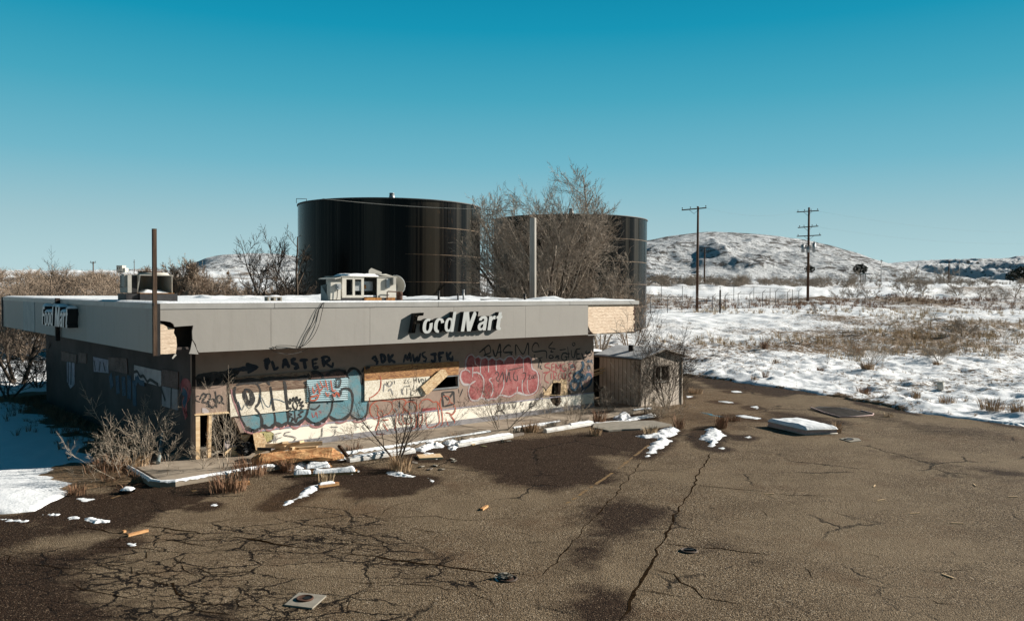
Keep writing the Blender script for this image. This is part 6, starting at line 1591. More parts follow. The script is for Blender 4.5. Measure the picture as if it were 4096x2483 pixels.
SP = [
 ([Z4d(1275,1405),Z4d(1350,1330),Z4d(1500,1230),Z4d(1660,1130),Z4d(1800,1085),Z4d(1900,1090),Z4d(1960,1110),Z4d(1760,1160),Z4d(1690,1200),Z4d(1600,1270),Z4d(1450,1330)], .13, 'long narrow diagonal snow strip with grass on the asphalt'),
 ([Z4d(1370,930),Z4d(1380,860),Z4d(1450,835),Z4d(1590,840),Z4d(1600,870),Z4d(1540,910),Z4d(1470,935)], .22, 'rounded snow clump beside the two snowy boards'),
 ([Z4d(945,920),Z4d(980,845),Z4d(1050,840),Z4d(1140,870),Z4d(1060,905),Z4d(990,930)], .10, 'snow heap by the kerb right of the reddish bush'),
 ([Z4d(1545,803),Z4d(1700,770),Z4d(1900,740),Z4d(2080,728),Z4d(2120,790),Z4d(1900,800),Z4d(1700,803)], .16, 'snow drift along the front of the orange timber'),
 ([Z3(590,1080),Z3(640,1030),Z3(760,990),Z3(870,1010),Z3(860,1030),Z3(760,1040),Z3(700,1075),Z3(630,1065)], .20, 'lumpy snow mound in front of the second thin tree'),
 ([Z3(850,990),Z3(940,950),Z3(1000,960),Z3(1010,1000),Z3(920,1010)], .20, 'snow mound at the left end of the long wheel stop'),
 ([Z3(930,1040),Z3(960,1000),Z3(1020,1015),Z3(1000,1050),Z3(960,1055)], .14, 'small snow lump under the end of the wheel stop'),
 ([Z3(640,1110),Z3(700,1085),Z3(790,1078),Z3(870,1125),Z3(800,1140),Z3(690,1140)], .10, 'snow slab lying on a broken board in the lot'),
 ([Z3(1060,940),Z3(1180,915),Z3(1340,895),Z3(1355,910),Z3(1200,945),Z3(1080,960)], .14, 'flat snow between kerb and long wheel stop'),
 ([Z3(345,1270),Z3(370,1240),Z3(460,1250),Z3(540,1285),Z3(620,1300),Z3(600,1315),Z3(500,1310),Z3(400,1300)], .10, 'lumpy snow at the base of the dry grass clump'),
 ([Z3(700,1320),Z3(740,1308),Z3(795,1330),Z3(775,1365),Z3(755,1335)], .05, 'thin forked snow scrap in the middle of the lot'),
 ([Z3(0,1240),Z3(30,1232),Z3(65,1270),Z3(20,1280)], .10, 'tiny snow cap on the end of a board'),
 ([Z4(860,1480),Z4(1000,1465),Z4(1150,1400),Z4(1240,1395),Z4(1290,1425),Z4(1240,1470),Z4(1130,1495),Z4(950,1500)], .16, 'broad snow patch by the red grass near the shed'),
 ([Z8q for Z8q in (Q8(2310,240),Q8(2330,170),Q8(2390,130),Q8(2440,150),Q8(2400,190),Q8(2350,215))], .14, 'snow tail running down the parking line'),
 ([Q4(330,420),Q4(380,350),Q4(430,345),Q4(470,380),Q4(515,395),Q4(480,410),Q4(440,430),Q4(410,470),Q4(390,440)], .16, 'jagged snow patch with a dead stalk left of the mattress'),
 ([Q4(450,480),Q4(480,473),Q4(505,483),Q4(480,490)], .05, 'small snow crumb below the jagged patch'),
 ([Q4(545,265),Q4(620,262),Q4(720,280),Q4(760,297),Q4(700,290),Q4(600,278)], .06, 'thin snow ribbon along the crack behind the mattress'),
 ([Q4(440,172),Q4(500,170),Q4(570,183),Q4(500,183)], .05, 'thin snow ribbon by the puddle near the shed'),
 ([Q4(670,208),Q4(700,205),Q4(735,217),Q4(700,222)], .06, 'small snow bump on the grassy crack'),
 ([Q4(240,135),Q4(280,140),Q4(270,150),Q4(235,148)], .05, 'snow sliver beside the thin wooden stake'),
 ([Q4(530,105),Q4(580,103),Q4(610,114),Q4(560,114)], .05, 'snow sliver at the far edge of the lot'),
 ([Q4(1310,130),Q4(1340,122),Q4(1355,132),Q4(1325,138)], .10, 'snow lump at the field edge'),
 ([Q4(625,408),Q4(655,402),Q4(670,410),Q4(645,416)], .06, 'snow crumb on the crack left of the mattress front'),
 ([Q4(2210,283),Q4(2290,275),Q4(2380,300),Q4(2464,320),Q4(2464,338),Q4(2360,325),Q4(2270,300)], .14, 'long snow drift on the lot edge at far right'),
 ([Q6(0,392),Q6(110,388),Q6(230,408),Q6(200,418),Q6(60,410)], .09, 'snow ribbon on the crack at the left photo edge'),
 ([Q6(412,350),Q6(440,342),Q6(525,350),Q6(520,368),Q6(430,364)], .12, 'short snow roll below the snowy lawn'),
 ([Q6(632,380),Q6(670,370),Q6(722,382),Q6(700,390),Q6(650,390)], .10, 'smaller snow roll on the crack'),
 ([Q6(740,385),Q6(800,384),Q6(870,400),Q6(970,405),Q6(970,420),Q6(900,420),Q6(850,432),Q6(790,412)], .11, 'long double snow roll on the crack'),
 ([Q6(1108,622),Q6(1150,590),Q6(1200,587),Q6(1228,608),Q6(1190,626)], .07, 'small white snow pile by the wood splinters'),
 ([Q6(680,210),Q6(740,200),Q6(830,215),Q6(760,243),Q6(690,240)], .04, 'thin melting snow near the brown weeds'),
 ([Q6(830,190),Q6(890,188),Q6(860,204)], .03, 'thin snow flake right of the melting patch'),
 ([Q6(1895,272),Q6(1920,258),Q6(1950,262),Q6(1930,275)], .05, 'bright snow scrap on the crack near the shrub'),
 ([Z7(1180,850),Z7(1240,815),Z7(1330,800),Z7(1345,830),Z7(1250,850)], .08, 'snow scrap against the kerb corner'),
 ([Z4(630,1300),Z4(720,1250),Z4(790,1255),Z4(800,1290),Z4(720,1330)], .25, 'snow mound on rubble in front of the shed'),
 ([Z4(780,1300),Z4(900,1280),Z4(1050,1260),Z4(1055,1290),Z4(900,1310),Z4(760,1330)], .14, 'snow bank along the walk in front of the shed'),
 ([Z4(430,1345),Z4(640,1325),Z4(800,1320),Z4(800,1345),Z4(600,1365),Z4(440,1370)], .07, 'melting snow on the flat concrete slab')]
for pts, h, lab in SP: snow_patch(pts, h, lab)
# melt water darkens the asphalt round every snow patch
vx = np.zeros(len(lot.data.vertices)*3); lot.data.vertices.foreach_get('co', vx); vx = vx.reshape(-1, 3)
wa = np.zeros(len(vx)); lot.data.attributes['wet'].data.foreach_get('value', wa)
for pts, h, lab in SP:
    P_ = [xy(g(*p)) for p in pts]; c_ = np.mean(P_, axis=0); near = np.hypot(vx[:,0]-c_[0], vx[:,1]-c_[1]) < 5
    if near.any(): wa[near] = np.maximum(wa[near], .85*sstep(.75, .05, sdist(vx[near,0]+.18, vx[near,1]+.12, P_)))
lot.data.attributes['wet'].data.foreach_set('value', wa.astype(np.float32))
mbx = []
def tuft(seed, n, h, spread, lean=.5, w=.008):
    R = random.Random(seed); mb = MB()
    for i in range(n):
        a = R.uniform(0, 6.283); r0 = spread*.35*math.sqrt(R.random()); b = Vector((r0*math.cos(a), r0*math.sin(a), -.02))
        hh = h*R.uniform(.45, 1.1); le = lean*R.uniform(.15, 1.5); a2 = a + R.uniform(-.8, .8)
        o1 = Vector((math.cos(a2)*hh*le*.35, math.sin(a2)*hh*le*.35, hh*.6)); o2 = Vector((math.cos(a2)*hh*le, math.sin(a2)*hh*le, hh*(1-.25*le)))
        s = Vector((-math.sin(a2+R.uniform(-1, 1)), math.cos(a2), 0))*w*R.uniform(.6, 1.3)
        mb.add([b-s, b+s, b+o1+s*.8, b+o1-s*.8, b+o2], [(0, 1, 2, 3), (3, 2, 4)])
    return mb
TF = [(Z4d(820,990), 240, .48, 1.1, 'red_grass', 'bushy reddish weed clump on the kerb before the broken bay'),
 (Z4d(530,1200), 200, .52, 1.15, 'red_grass', 'tall tangled weed clump around the foot of the pale sapling'),
 (Z4d(1330,940), 90, .38, .5, 'red_grass', 'reddish tuft left of the rounded snow clump'), (Z4d(1840,1090), 60, .3, .5, 'pale_grass', 'wispy tuft at the head of the diagonal snow strip'),
 (Z3(470,1250), 190, .50, .8, 'dead_grass', 'golden grass clump below the second thin tree'), (Z3(1700,880), 160, .42, .7, 'dead_grass', 'brown mounded tuft on the kerb between two saplings'),
 (Z3(1000,960), 70, .3, .6, 'dead_grass', 'brown tuft behind the snow mound'), (Z3(2340,790), 130, .55, .6, 'red_grass', 'tall rust red tuft near the shop corner'),
 (Z3(2300,915), 80, .35, .5, 'dead_grass', 'brown tuft in front of the concrete slab'), (Z4(1285,1400), 80, .55, .4, 'red_grass', 'upright rust red tuft right of the concrete slab'),
 (Q4(470,350), 150, .62, .45, 'red_grass', 'stiff brown tuft beside the jagged snow patch'), (Q4(550,300), 110, .22, .7, 'red_grass', 'low flattened red weed mound behind the jagged snow patch'),
 (Q4(1235,380), 50, .55, .25, 'dead_grass', 'thin upright stalks behind the right end of the mattress'), (Q4(760,45), 60, .45, .4, 'red_grass', 'pinkish tuft at the far lot edge'), (Q4(690,52), 60, .3, .5, 'dead_grass', 'low tuft beside the pinkish one'),
 (Q4(1570,275), 50, .22, .5, 'pale_grass', 'pale tuft right of the flattened bed frame'), (Q4(1750,155), 90, .4, .5, 'dead_grass', 'golden tuft at the snow edge'), (Q4(1410,125), 140, .5, .8, 'red_grass', 'wide reddish tuft at the field edge'),
 (Q4(2250,255), 220, .55, 1.1, 'dead_grass', 'large golden grass clump on the lot edge at right'), (Q4(2430,280), 180, .5, 1.0, 'dead_grass', 'golden grass clump at the right photo edge'), (Q4(1960,205), 120, .35, .9, 'dead_grass', 'flattened golden grass on the lot edge'),
 (Q6(680,170), 110, .30, .55, 'red_grass', 'small rusty tuft on the snowy lawn corner'), (Z7(1210,740), 160, .45, .9, 'dead_grass', 'brown weeds at the kerb corner'), (Z7(980,760), 160, .4, 1.0, 'red_grass', 'dark red weeds left of the kerb corner'),
 (Z4d(2210,720), 110, .4, .5, 'red_grass', 'dark red tuft beside the wheel stop'), (Z4(1000,1460), 70, .35, .6, 'pale_grass', 'pale grass in the broad snow patch'), (Z4(1700,1380), 90, .5, .4, 'dead_grass', 'brown tuft in front of the snow tail'),
 (Q4(300,120), 130, .35, .9, 'dead_grass', 'golden grass beside the wooden stake'), (Z6t for Z6t in ()) if False else ((3300,1450), 0, .1, .1, 'dead_grass', '')]
for i, (p, n, h, sp, m_, lab) in enumerate(TF):
    if not n: continue
    q = g(*p); o = tuft(300+i, n, h, sp).build('dry_grass_tuft', m_, fix=False); o.location = (q.x, q.y, max(0, hz(q.x, q.y))); tag(o, lab, 'grass tuft', 'dry tufts round the lot')
# field grass: one mass
R = np.random.RandomState(4)
tv = [tuft(500+i, 16, 1.0, .55, .75, .016) for i in range(8)]
tv = [(np.array(m.v), m.f) for m in tv]
def field(name, n, samp, hr, mat, lab):
    VV = []; FF = []; o_ = 0
    for i in range(n):
        x, y, k = samp()
        if x is None: continue
        z = hz(x, y); v, f = tv[R.randint(8)]; s = R.uniform(*hr)*k; a = R.uniform(0, 6.28); c, s_ = math.cos(a), math.sin(a)
        VV.append(np.stack([(v[:,0]*c-v[:,1]*s_)*s*1.1+x, (v[:,0]*s_+v[:,1]*c)*s*1.1+y, v[:,2]*s+z-.02], 1)); FF += [tuple(j+o_ for j in ff) for ff in f]; o_ += len(v)
    me = bpy.data.meshes.new(name); me.from_pydata(np.concatenate(VV).tolist(), [], FF); me.materials.append(M[mat])
    o = bpy.data.objects.new(name, me); col.objects.link(o); tag(o, lab, None, None, 'stuff')
LOTA = np.array(LOT)
def outside(x, y, m=.2): return sdist(np.array([x]), np.array([y]), LOT)[0] > m
def s_px(x0, x1, y0, y1, ymin, ymax, thr=.5, sc=.12):
    def f():
        for _ in range(60):
            Y_ = R.uniform(ymin, ymax); x = at(R.uniform(x0, x1), 1200, Y_).x
            if vnoise(np.array([x*sc+50]), np.array([Y_*sc*1.5+50]))[0]*.6 + R.rand()*.4 > thr and outside(x, Y_): return x, Y_, 1.0
        return None, None, 1
    return f
field('field_grass', 1300, s_px(2560, 4200, 0, 0, 29, 62, .60, .35), (.08, .22), 'dead_grass', 'short tan grass poking through the snow in the field')
field('tall_grass', 560, s_px(2560, 4300, 0, 0, 58, 96, .66, .13), (.35, .8), 'pale_grass', 'bands of tall tan grass across the far snowy field')
field('tall_grass', 210, s_px(3300, 4300, 0, 0, 48, 72, .66, .16), (.35, .85), 'pale_grass', 'brown weedy thicket at the right of the field')
field('far_grass', 700, s_px(2560, 4300, 0, 0, 96, 124, .5, .08), (.5, .9), 'red_grass', 'rusty grass strip below the snowy bank')
def s_back():
    a = R.uniform(AW1+.6, AW1+6.5); b = R.uniform(3.6, 16); p = BW(a, b)
    return (p.x, p.y, 1.0) if outside(p.x, p.y, .1) else (None, None, 1)
field('brown_grass', 420, s_back, (.5, 1.0), 'dead_grass', 'brown grass standing behind the shed and shop corner')
def s_left():
    b = R.uniform(-.2, 17); a = E2 - .2 - abs(R.normal(0, .8)); p = BW(a, b); return p.x, p.y, 1.0
field('wall_weeds', 420, s_left, (.12, .42), 'red_grass', 'dark dry weeds along the shaded side wall')
def s_corner():
    q = g(R.uniform(380, 680), R.uniform(1880, 1960)); return q.x, q.y, 1.0
field('corner_weeds', 40, s_corner, (.12, .34), 'red_grass', 'dry weeds round the kerb corner')
def s_kerb():
    t = R.rand(); a = -.2 + t*15.5; p = BW(a, k0[1] + (k2[1]-k0[1])*t - abs(R.normal(.06, .10))); return p.x, p.y, .6 + .8*(vnoise(np.array([a*1.3]), np.array([3.]))[0])
field('kerb_weeds', 190, s_kerb, (.08, .26), 'dead_grass', 'dry weeds in the gutter along the kerb')
crk_l = [([Q4(500,490),Q4(650,497),Q4(800,507),Q4(1000,525)]), ([Q4(520,400),Q4(750,415),Q4(1000,435),Q4(1120,450)]), ([Q4(560,180),Q4(800,235),Q4(1000,265),Q4(1180,268)]), ([Q8(1080,360),Q8(1180,372),Q8(1260,390)]), ([Q8(490,455),Q8(600,500),Q8(700,540)]),
         ([Q8(30,460),Q8(180,520),Q8(270,490)]), ([Q8(2300,260),Q8(2200,370),Q8(2120,460)]), ([Q4(1400,330),Q4(1500,310),Q4(1560,285)]), ([Q6(2100,210),Q6(2200,275),Q6(2340,300)]), ([Q6(1700,320),Q6(1900,270),Q6(2050,245)]), ([Q6(980,415),Q6(1150,430),Q6(1300,445)]), ([Q4(1200,390),Q4(1290,420),Q4(1250,410)]), ([Q8(330,510),Q8(480,470),Q8(620,420)]), ([Z3(870,1000),Z3(1100,930),Z3(1350,890)])]
def s_crk():
    P = crk_l[R.randint(len(crk_l))]; i = R.randint(len(P)-1); t = R.rand(); a, b = P[i], P[i+1]
    q = g(a[0]+(b[0]-a[0])*t, a[1]+(b[1]-a[1])*t); return q.x+R.normal(0, .05), q.y+R.normal(0, .05), 1.0
field('crack_weeds', 420, s_crk, (.05, .13), 'dead_grass', 'dead weeds growing along cracks in the asphalt')

# ------------------------------------------------------------------ saplings
G_ = 'bare saplings round the shop'
def sap(px, py, seed, stems, H_, W, label, mat, spread=24, lvl=3, kids=(4, 6), r=.022, twig=.0035, z=None, jit=.07, ang=(25, 48), lean=(0, 0), first=.2, L=None):
    q = g(px, py); zz = max(0, hz(q.x, q.y)) if z is None else z
    bare_tree(seed, stems, L or H_*.75, r, lvl, H_, W, label, G_, (q.x, q.y, zz), mat, up=.04, lean=lean, twig=twig, spread=spread, kids=kids, cat='sapling', name='bare_sapling', jit=jit, ang=ang, first=first)
sap(490, 1922, 301, 3, 1.7, None, 'pale twiggy sapling leaning left at the kerb corner', 'bark_pale', 46, 3, lean=(-.25, 0), kids=(4, 5), r=.013, twig=.004, jit=.09, ang=(30, 62))
sap(545, 1868, 305, 4, 2.0, None, 'bushy pale sapling clump beside the shaded wall', 'bark_pale', 44, 3, kids=(4, 5), r=.013, twig=.0038, jit=.09, ang=(30, 62))
sap(590, 1890, 307, 2, 1.75, None, 'slender pale sapling behind the kerb corner', 'bark_pale', 22, 3, kids=(3, 5), r=.012, twig=.004, jit=.06, ang=(22, 48))
sap(665, 1925, 311, 1, 1.6, None, 'single pale sapling standing in front of the kerb corner', 'bark_pale', 8, 3, r=.015, twig=.0038, kids=(5, 6), jit=.05)
sap(893, 1895, 317, 3, 2.55, None, 'tall pale sapling with crossing stems before the broken bay', 'bark_pale', 20, 3, r=.017, twig=.004, kids=(3, 5), jit=.06)
sap(808, 1895, 321, 1, 1.2, .8, 'thin short sapling at the kerb before the corner stud', 'bark_pale', 8, 3, r=.011, kids=(5, 6))
sap(1590, 1835, 331, 4, 2.35, 2.5, 'dark sapling in golden grass in front of the wall middle', 'bark_dark', 24, 3, r=.028, kids=(4, 6))
sap(2005, 1730, 337, 4, 2.45, 2.6, 'pale spreading sapling by the kerb in front of the red letters', 'bark_grey', 28, 3, r=.022, kids=(4, 6))
sap(1400, 1790, 341, 1, .95, .6, 'very thin short sapling beside the timber pile', 'bark_pale', 6, 3, r=.010, twig=.003)
sap(2190, 1690, 345, 2, 1.5, .8, 'thin pale sapling before the hole in the wall', 'bark_pale', 16, 3, r=.012, twig=.003)
sap(2295, 1700, 349, 4, 1.2, 1.2, 'low pale sapling on the right wheel stop', 'bark_pale', 32, 3, r=.012, twig=.003)
sap(2665, 1640, 353, 6, 4.4, None, 'tall dark bush in front of the shed window', 'bark_dark', 20, 3, r=.034, twig=.0075, kids=(5, 7), first=.12, jit=.06)
sap(2540, 1650, 359, 3, 2.5, 1.6, 'pale twiggy sapling against the dark shed wall', 'bark_grey', 22, 3, r=.020, kids=(4, 6))
sap(2580, 1655, 363, 3, 1.9, 1.0, 'thin upright sapling at the shed corner', 'bark_dark', 14, 3, r=.018)
sap(2650, 1665, 367, 9, .9, 1.8, 'low pale tangle of twigs under the dark bush', 'bark_pale', 55, 3, r=.010, twig=.003)
sap(2425, 1655, 371, 3, 1.2, 1.2, 'small bare sapling between shop corner and shed', 'bark_grey', 28, 3, r=.014)
q = g(3465, 1490); bb = (q.x, q.y)
sap(3465, 1500, 381, 7, 1.9, 2.8, 'bare bush with long upright twigs in the snowy field', 'bark_grey', 42, 3, r=.02, twig=.005, kids=(3, 5))
sap(3755, 1470, 385, 5, 1.2, 1.9, 'small bare bush right of the larger one in the field', 'bark_grey', 45, 3, r=.014, twig=.005)
sap(3310, 1480, 387, 1, .7, .4, 'tiny dark stalk standing in the snowy field', 'bark_dark', 6, 2, r=.012)
for i, (p, n, h, sp, m_, lab) in enumerate([((3470,1500), 300, .5, .9, 'dead_grass', 'tan grass mound at the foot of the bare field bush'), ((3280,1500), 120, .3, .6, 'red_grass', 'dark grass mound at the snow edge'), ((3100,1480), 90, .4, .5, 'dead_grass', 'golden tuft alone in the near snow'), ((3750,1478), 150, .35, .7, 'dead_grass', 'grass under the small field bush'), ((3060,1315), 120, .7, .7, 'red_grass', 'dark brown tuft alone in mid field'), ((3420,1330), 260, 1.0, 1.6, 'dead_grass', 'big dark topped grass clump in mid field')]):
    q = g(*p); s_ = 1.0
    if p[1] < 1400: q = at(p[0], p[1], 55 if p[0] < 3200 else 52)
    o = tuft(700+i, n, h, sp).build('dry_grass_tuft', m_, fix=False); o.location = (q.x, q.y, hz(q.x, q.y)); tag(o, lab, 'grass tuft', 'dry tufts round the lot')
# ------------------------------------------------------------------ wheel stops, boards, debris
def along(p, q):
    d = (q-p); L = d.length; return L, math.atan2(d.y, d.x)
def snow_bar(x0, x1, w, h, z, seed, n=40):
    X_, Y_ = np.meshgrid(np.linspace(x0, x1, n), np.linspace(-w/2, w/2, 9))
    e = np.minimum(np.minimum(X_-x0, x1-X_)*1.0, np.minimum(Y_+w/2, w/2-Y_)*1.4)
    return X_, Y_, z - .01 + h*np.sqrt(np.clip(e/.07, 0, 1))*(.55+.9*fbm(X_*3+seed, Y_*6+seed, 3))
def wheel_stop(p, q, label, snow):
    P, Q = g(*p), g(*q); L, an = along(P, Q)
    o = thing('wheel_stop', label, 'wheel stop', P, an, 'white concrete wheel stops along the walk')
    sec = [(-.09, 0), (.09, 0), (.09, .06), (.055, .125), (-.055, .125), (-.09, .06)]
    mb = MB(); m = 10; vs = []; R = random.Random(int(p[0]))
    for i in range(m+1):
        for s in sec: vs.append((L*i/m + R.uniform(-.01, .01), s[0]+R.uniform(-.006, .006), s[1]+R.uniform(-.004, .004)-.005))
    fs = [tuple(range(6))[::-1], tuple(m*6+k for k in range(6))]
    for i in range(m):
        for k in range(6): fs.append((i*6+k, i*6+(k+1) % 6, (i+1)*6+(k+1) % 6, (i+1)*6+k))
    mb.add(vs, fs); mb.build('block', 'white_paint', o)
    for s0, s1 in snow:
        X_, Y_, Z_ = snow_bar(L*s0, L*s1, .17, .05, .12, int(p[0])); grid_mesh('snow_cap', X_, Y_, Z_, 'snow', True, None, o)
wheel_stop(Z3(-15,1165), Z3(600,1075), 'wheel stop with a full snow cap at the end of the timber pile', [(.05, .97)])
wheel_stop(Z3(1000,1025), Z3(1515,935), 'long snow covered wheel stop in front of the pale sapling', [(.02, .98)])
wheel_stop(Z3(1830,890), Z3(2270,815), 'clean white wheel stop in front of the wall hole', [(.5, .97)])
def snowy_board(p, q, w, label, mat='lumber_orange', snow=((.0, .93),), z=.02, h=.05, th=.05, zq=None):
    P, Q = g(*p), g(*q); L, an = along(P, Q)
    o = thing('broken_board', label, 'board', P, an, 'boards and splinters lying on the asphalt')
    MB().box((0, -w/2, z-.018), (L, w/2, z+th)).build('board', mat, o)
    for s0, s1 in snow:
        X_, Y_, Z_ = snow_bar(L*s0, L*s1, w*1.05, h, z+th, p[0]); grid_mesh('snow_cap', X_, Y_, Z_, 'snow', True, None, o)
snowy_board(Z4d(1410,1010), Z4d(2255,965), .22, 'longest snow topped board with orange ends on the wet asphalt', snow=((.0, .27), (.3, .97)), h=.09)
snowy_board(Z4d(1560,930), Z4d(1915,905), .24, 'snow topped board in front of the rounded snow clump', h=.08)
snowy_board(Z4d(1600,890), Z4d(1890,870), .18, 'shorter snowy board directly behind another snowy board', h=.07)
snowy_board(Z4d(1740,1160), Z4d(2005,1125), .10, 'thin orange board sticking out of the diagonal snow strip', snow=((.0, .8),), h=.05)
snowy_board(Z4d(630,1130), Z4d(825,1115), .16, 'bare orange broken board beside the pale sapling', snow=())
snowy_board(Z4d(625,1165), Z4d(730,1150), .12, 'small orange splinter in front of the bare broken board', snow=())
snowy_board(Q6(1145,550), Q6(1325,505), .05, 'thin long orange splinter across the dark stain in the foreground', snow=(), th=.03)
snowy_board(Q6(1100,515), Q6(1125,508), .05, 'tiny orange splinter near the foreground crack', snow=(), th=.02)
snowy_board(Q8(1405,535), Q8(1435,515), .06, 'small orange chip alone in the middle of the lot', snow=(), th=.02)
snowy_board(Z3(640,1130), Z3(860,1120), .5, 'broken pinkish board under the snow slab', 'lumber', snow=(), th=.03)
snowy_board(Z3(1520,930), Z3(1620,910), .12, 'grey board at the right end of the long wheel stop', 'wood_grey', snow=())
snowy_board(Z3(1800,725), Z3(1890,735), .2, 'grey scrap board on the walk below the hole', 'wood_grey', snow=(), z=SWZ+.02)
for i, (x, y, m_) in enumerate([(960,1145,'concrete_pad'),(975,1165,'concrete_pad'),(610,1180,'wood_grey'),(670,1215,'concrete_pad'),(750,1240,'wood_grey'),(860,1240,'concrete_pad'),(800,1205,'concrete_pad'),(1160,1010,'lumber'),(1255,1022,'paint_yellow'),(1490,975,'concrete_pad')]):
    q = g(*Z3(x, y)); R = random.Random(i)
    o = MB().box((-.07, -.05, 0), (.07, .05, .02), Matrix.Rotation(R.uniform(-.3, .3), 3, 'X')).build('rubble_chip', m_)
    o.location = q + Vector((0, 0, .01)); o.rotation_euler = (0, R.uniform(-.1, .2), R.uniform(0, 3)); tag(o, 'flat broken chip scattered on the wet asphalt below the snow mounds', 'rubble', 'chips of rubble on the lot')
q = g(*Z3(1432, 985)); o = leaf_clump(77, 60, .5).build('stone', 'concrete_pad', fix=False); o.scale = (.07, .07, .06); o.location = q; tag(o, 'single pale stone in front of the long wheel stop', 'stone')
# straw and small litter on the right of the lot
for i, (x, y, a) in enumerate([(2395,135,.1),(1790,237,.2),(890,118,.2),(2050,298,-.1),(1995,625,-1.2),(2160,62,1.3),(1540,68,1.0),(1580,155,.4)]):
    q = g(*Q5(x, y)); o = MB().box((-.11, -.012, 0), (.11, .012, .012)).build('straw', 'lumber'); o.location = q + Vector((0, 0, .006)); o.rotation_euler = (0, 0, a); tag(o, 'pale straw sliver lying on the open asphalt at right', 'litter', 'straw slivers on the asphalt')
# heap in front of the broken bay
def gl(fn, x, y, z): return g(*fn(x, y), z)
tb = thing('timber_beam', 'thick splintered orange timber lying on the walk before the wall', 'timber', (0, 0, 0)); 
p, q = gl(Z4d, 860, 800, .25), gl(Z4d, 2060, 690, .28); tb.location = (p.x, p.y, SWZ)
mb = MB(); R = random.Random(4); n = 30; ax = (q-p); ax.z = 0; Lb = ax.length; ax.normalize(); nx_ = Vector((-ax.y, ax.x, 0)); vs = []; m = 9
prof = [(-.17, 0), (-.20, .10), (-.13, .20), (-.05, .27), (.04, .30), (.11, .24), (.17, .15), (.19, .06), (.16, 0)]
for i in range(n+1):
    t = i/n; k = min(1, .55 + t*6, .35+(1-t)*5)
    for j, (a_, z_) in enumerate(prof):
        jz = (vnoise(np.array([j*3.1]), np.array([t*7.0]))[0]-.5)*.10; ja = (vnoise(np.array([j*5.3+9]), np.array([t*5.0]))[0]-.5)*.08
        w_ = ax*(t*Lb + R.uniform(-.03, .03)) + nx_*((a_+ja)*k) + Vector((0, 0, max(0, (z_+jz))*k)); vs.append(w_)
fs = [tuple(range(m)), tuple(n*m+j for j in range(m))[::-1]]
for i in range(n):
    for j in range(m): fs.append((i*m+j, i*m+(j+1) % m, (i+1)*m+(j+1) % m, (i+1)*m+j))
mb.add(vs, fs); mb.build('beam', 'lumber_orange', tb)
def plank(p, q, w, th, label, mat='lumber', group='broken planks heaped before the broken bay'):
    o = thing('broken_plank', label, 'plank', p, 0, group); mb = MB(); mb.bar((0, 0, 0), q-p, w, th); mb.build('plank', mat, o); return o
plank(gl(Z4d, 1035, 605, .52), gl(Z4d, 1790, 570, .50), .045, .10, 'long clean pale plank on top of the heap')
PL = [(1090,612,.42,1320,622,.46,.14,'short plank under the left end of the long pale one'),(1280,605,.44,1400,640,.40,.12,'dark edged plank tilting at the heap centre'),(1170,680,.34,1330,630,.42,.12,'plank sloping up to the right in the heap'),
 (1330,690,.30,1740,680,.30,.16,'wide plank lying level at the right of the heap'),(1420,640,.36,1720,625,.38,.13,'pale plank behind the level wide one'),(1480,660,.34,1700,655,.33,.12,'plank in the shade of the pale one'),(920,690,.30,1080,640,.42,.16,'plank rising behind the leaning chipboard'),
 (1560,600,.40,1730,610,.38,.08,'thin lath at the upper right of the heap'),(1110,700,.24,1200,650,.36,.10,'short end sticking up at the heap left'),(1210,590,.46,1300,560,.60,.10,'wedge shaped scrap pointing up behind the long plank'),(1400,575,.52,1520,550,.60,.10,'second wedge scrap behind the long plank')]
for x, y, z, x2, y2, z2, w, lab in PL: plank(gl(Z4d, x, y, z), gl(Z4d, x2, y2, z2), .15, max(.05, w*.55), lab)
plank(gl(Z4d, 2015, 605, .42), gl(Z4d, 2125, 750, .06), .10, .05, 'dark red plank leaning on the end of the timber', 'wood_brown')
plank(gl(Z4d, 925, 645, .55), gl(Z4d, 1110, 650, .52), .05, .07, 'dark wet stick at the left of the heap', 'wood_dark')
def sheet(pts, b, label, mat='osb_raw', name='chipboard_sheet', th=.018):
    P = FZ(Z4d, pts, b); o = thing(name, label, 'board', C0, PSI); MB().prism(P, [], fnw(b), 0, th).build('sheet', mat, o)
sheet([(868,445),(940,428),(990,440),(1030,500),(1060,570),(1045,600),(1020,722),(915,712)], E1-.16, 'upright torn chipboard sheet leaning on the wall')
sheet([(497,690),(560,640),(668,612),(690,710),(640,790),(520,830),(500,800)], E1-.22, 'ragged chipboard sheet at the foot of the broken bay')
sheet([(600,800),(720,760),(790,770),(700,830),(610,840)], E1-.35, 'orange chipboard scrap lying beside the timber end')
sheet([(795,720),(850,700),(855,770),(800,780)], E1-.3, 'small square chipboard piece by the timber end')
sheet([(826,640),(885,570),(895,650),(860,690)], E1-.05, 'triangular pinkish board scrap in the broken bay', 'lumber')
o = leaf_clump(31, 260, .42).build('tar_paper_heap', 'black_sheet', fix=False); q = gl(Z4d, 760, 730, SWZ); o.location = (q.x, q.y, SWZ); o.scale = (.24, .16, .20); tag(o, 'crumpled black tar paper heap in the broken bay', 'tar paper')
o = leaf_clump(32, 160, .4).build('rubbish_heap', 'concrete_pad', fix=False); q = g(822, 1820, SWZ); o.location = (q.x, q.y, SWZ-.02); o.scale = (.36, .3, .16); tag(o, 'pale plaster rubble on the floor behind the wall studs', 'rubble')
dp = thing('downpipe', 'fallen pale downpipe leaning from the shaded wall to the kerb corner', 'pipe', (0, 0, 0)); p = g(632, 1850, SWZ+.04); dp.location = p
mb = MB(); e_ = BW(E2-.25, 2.3, .62) - p; mb.tube([Vector((0, 0, 0)), e_*.5, e_], .05, 10); mb.build('pipe', 'sheet_metal_pale', dp)

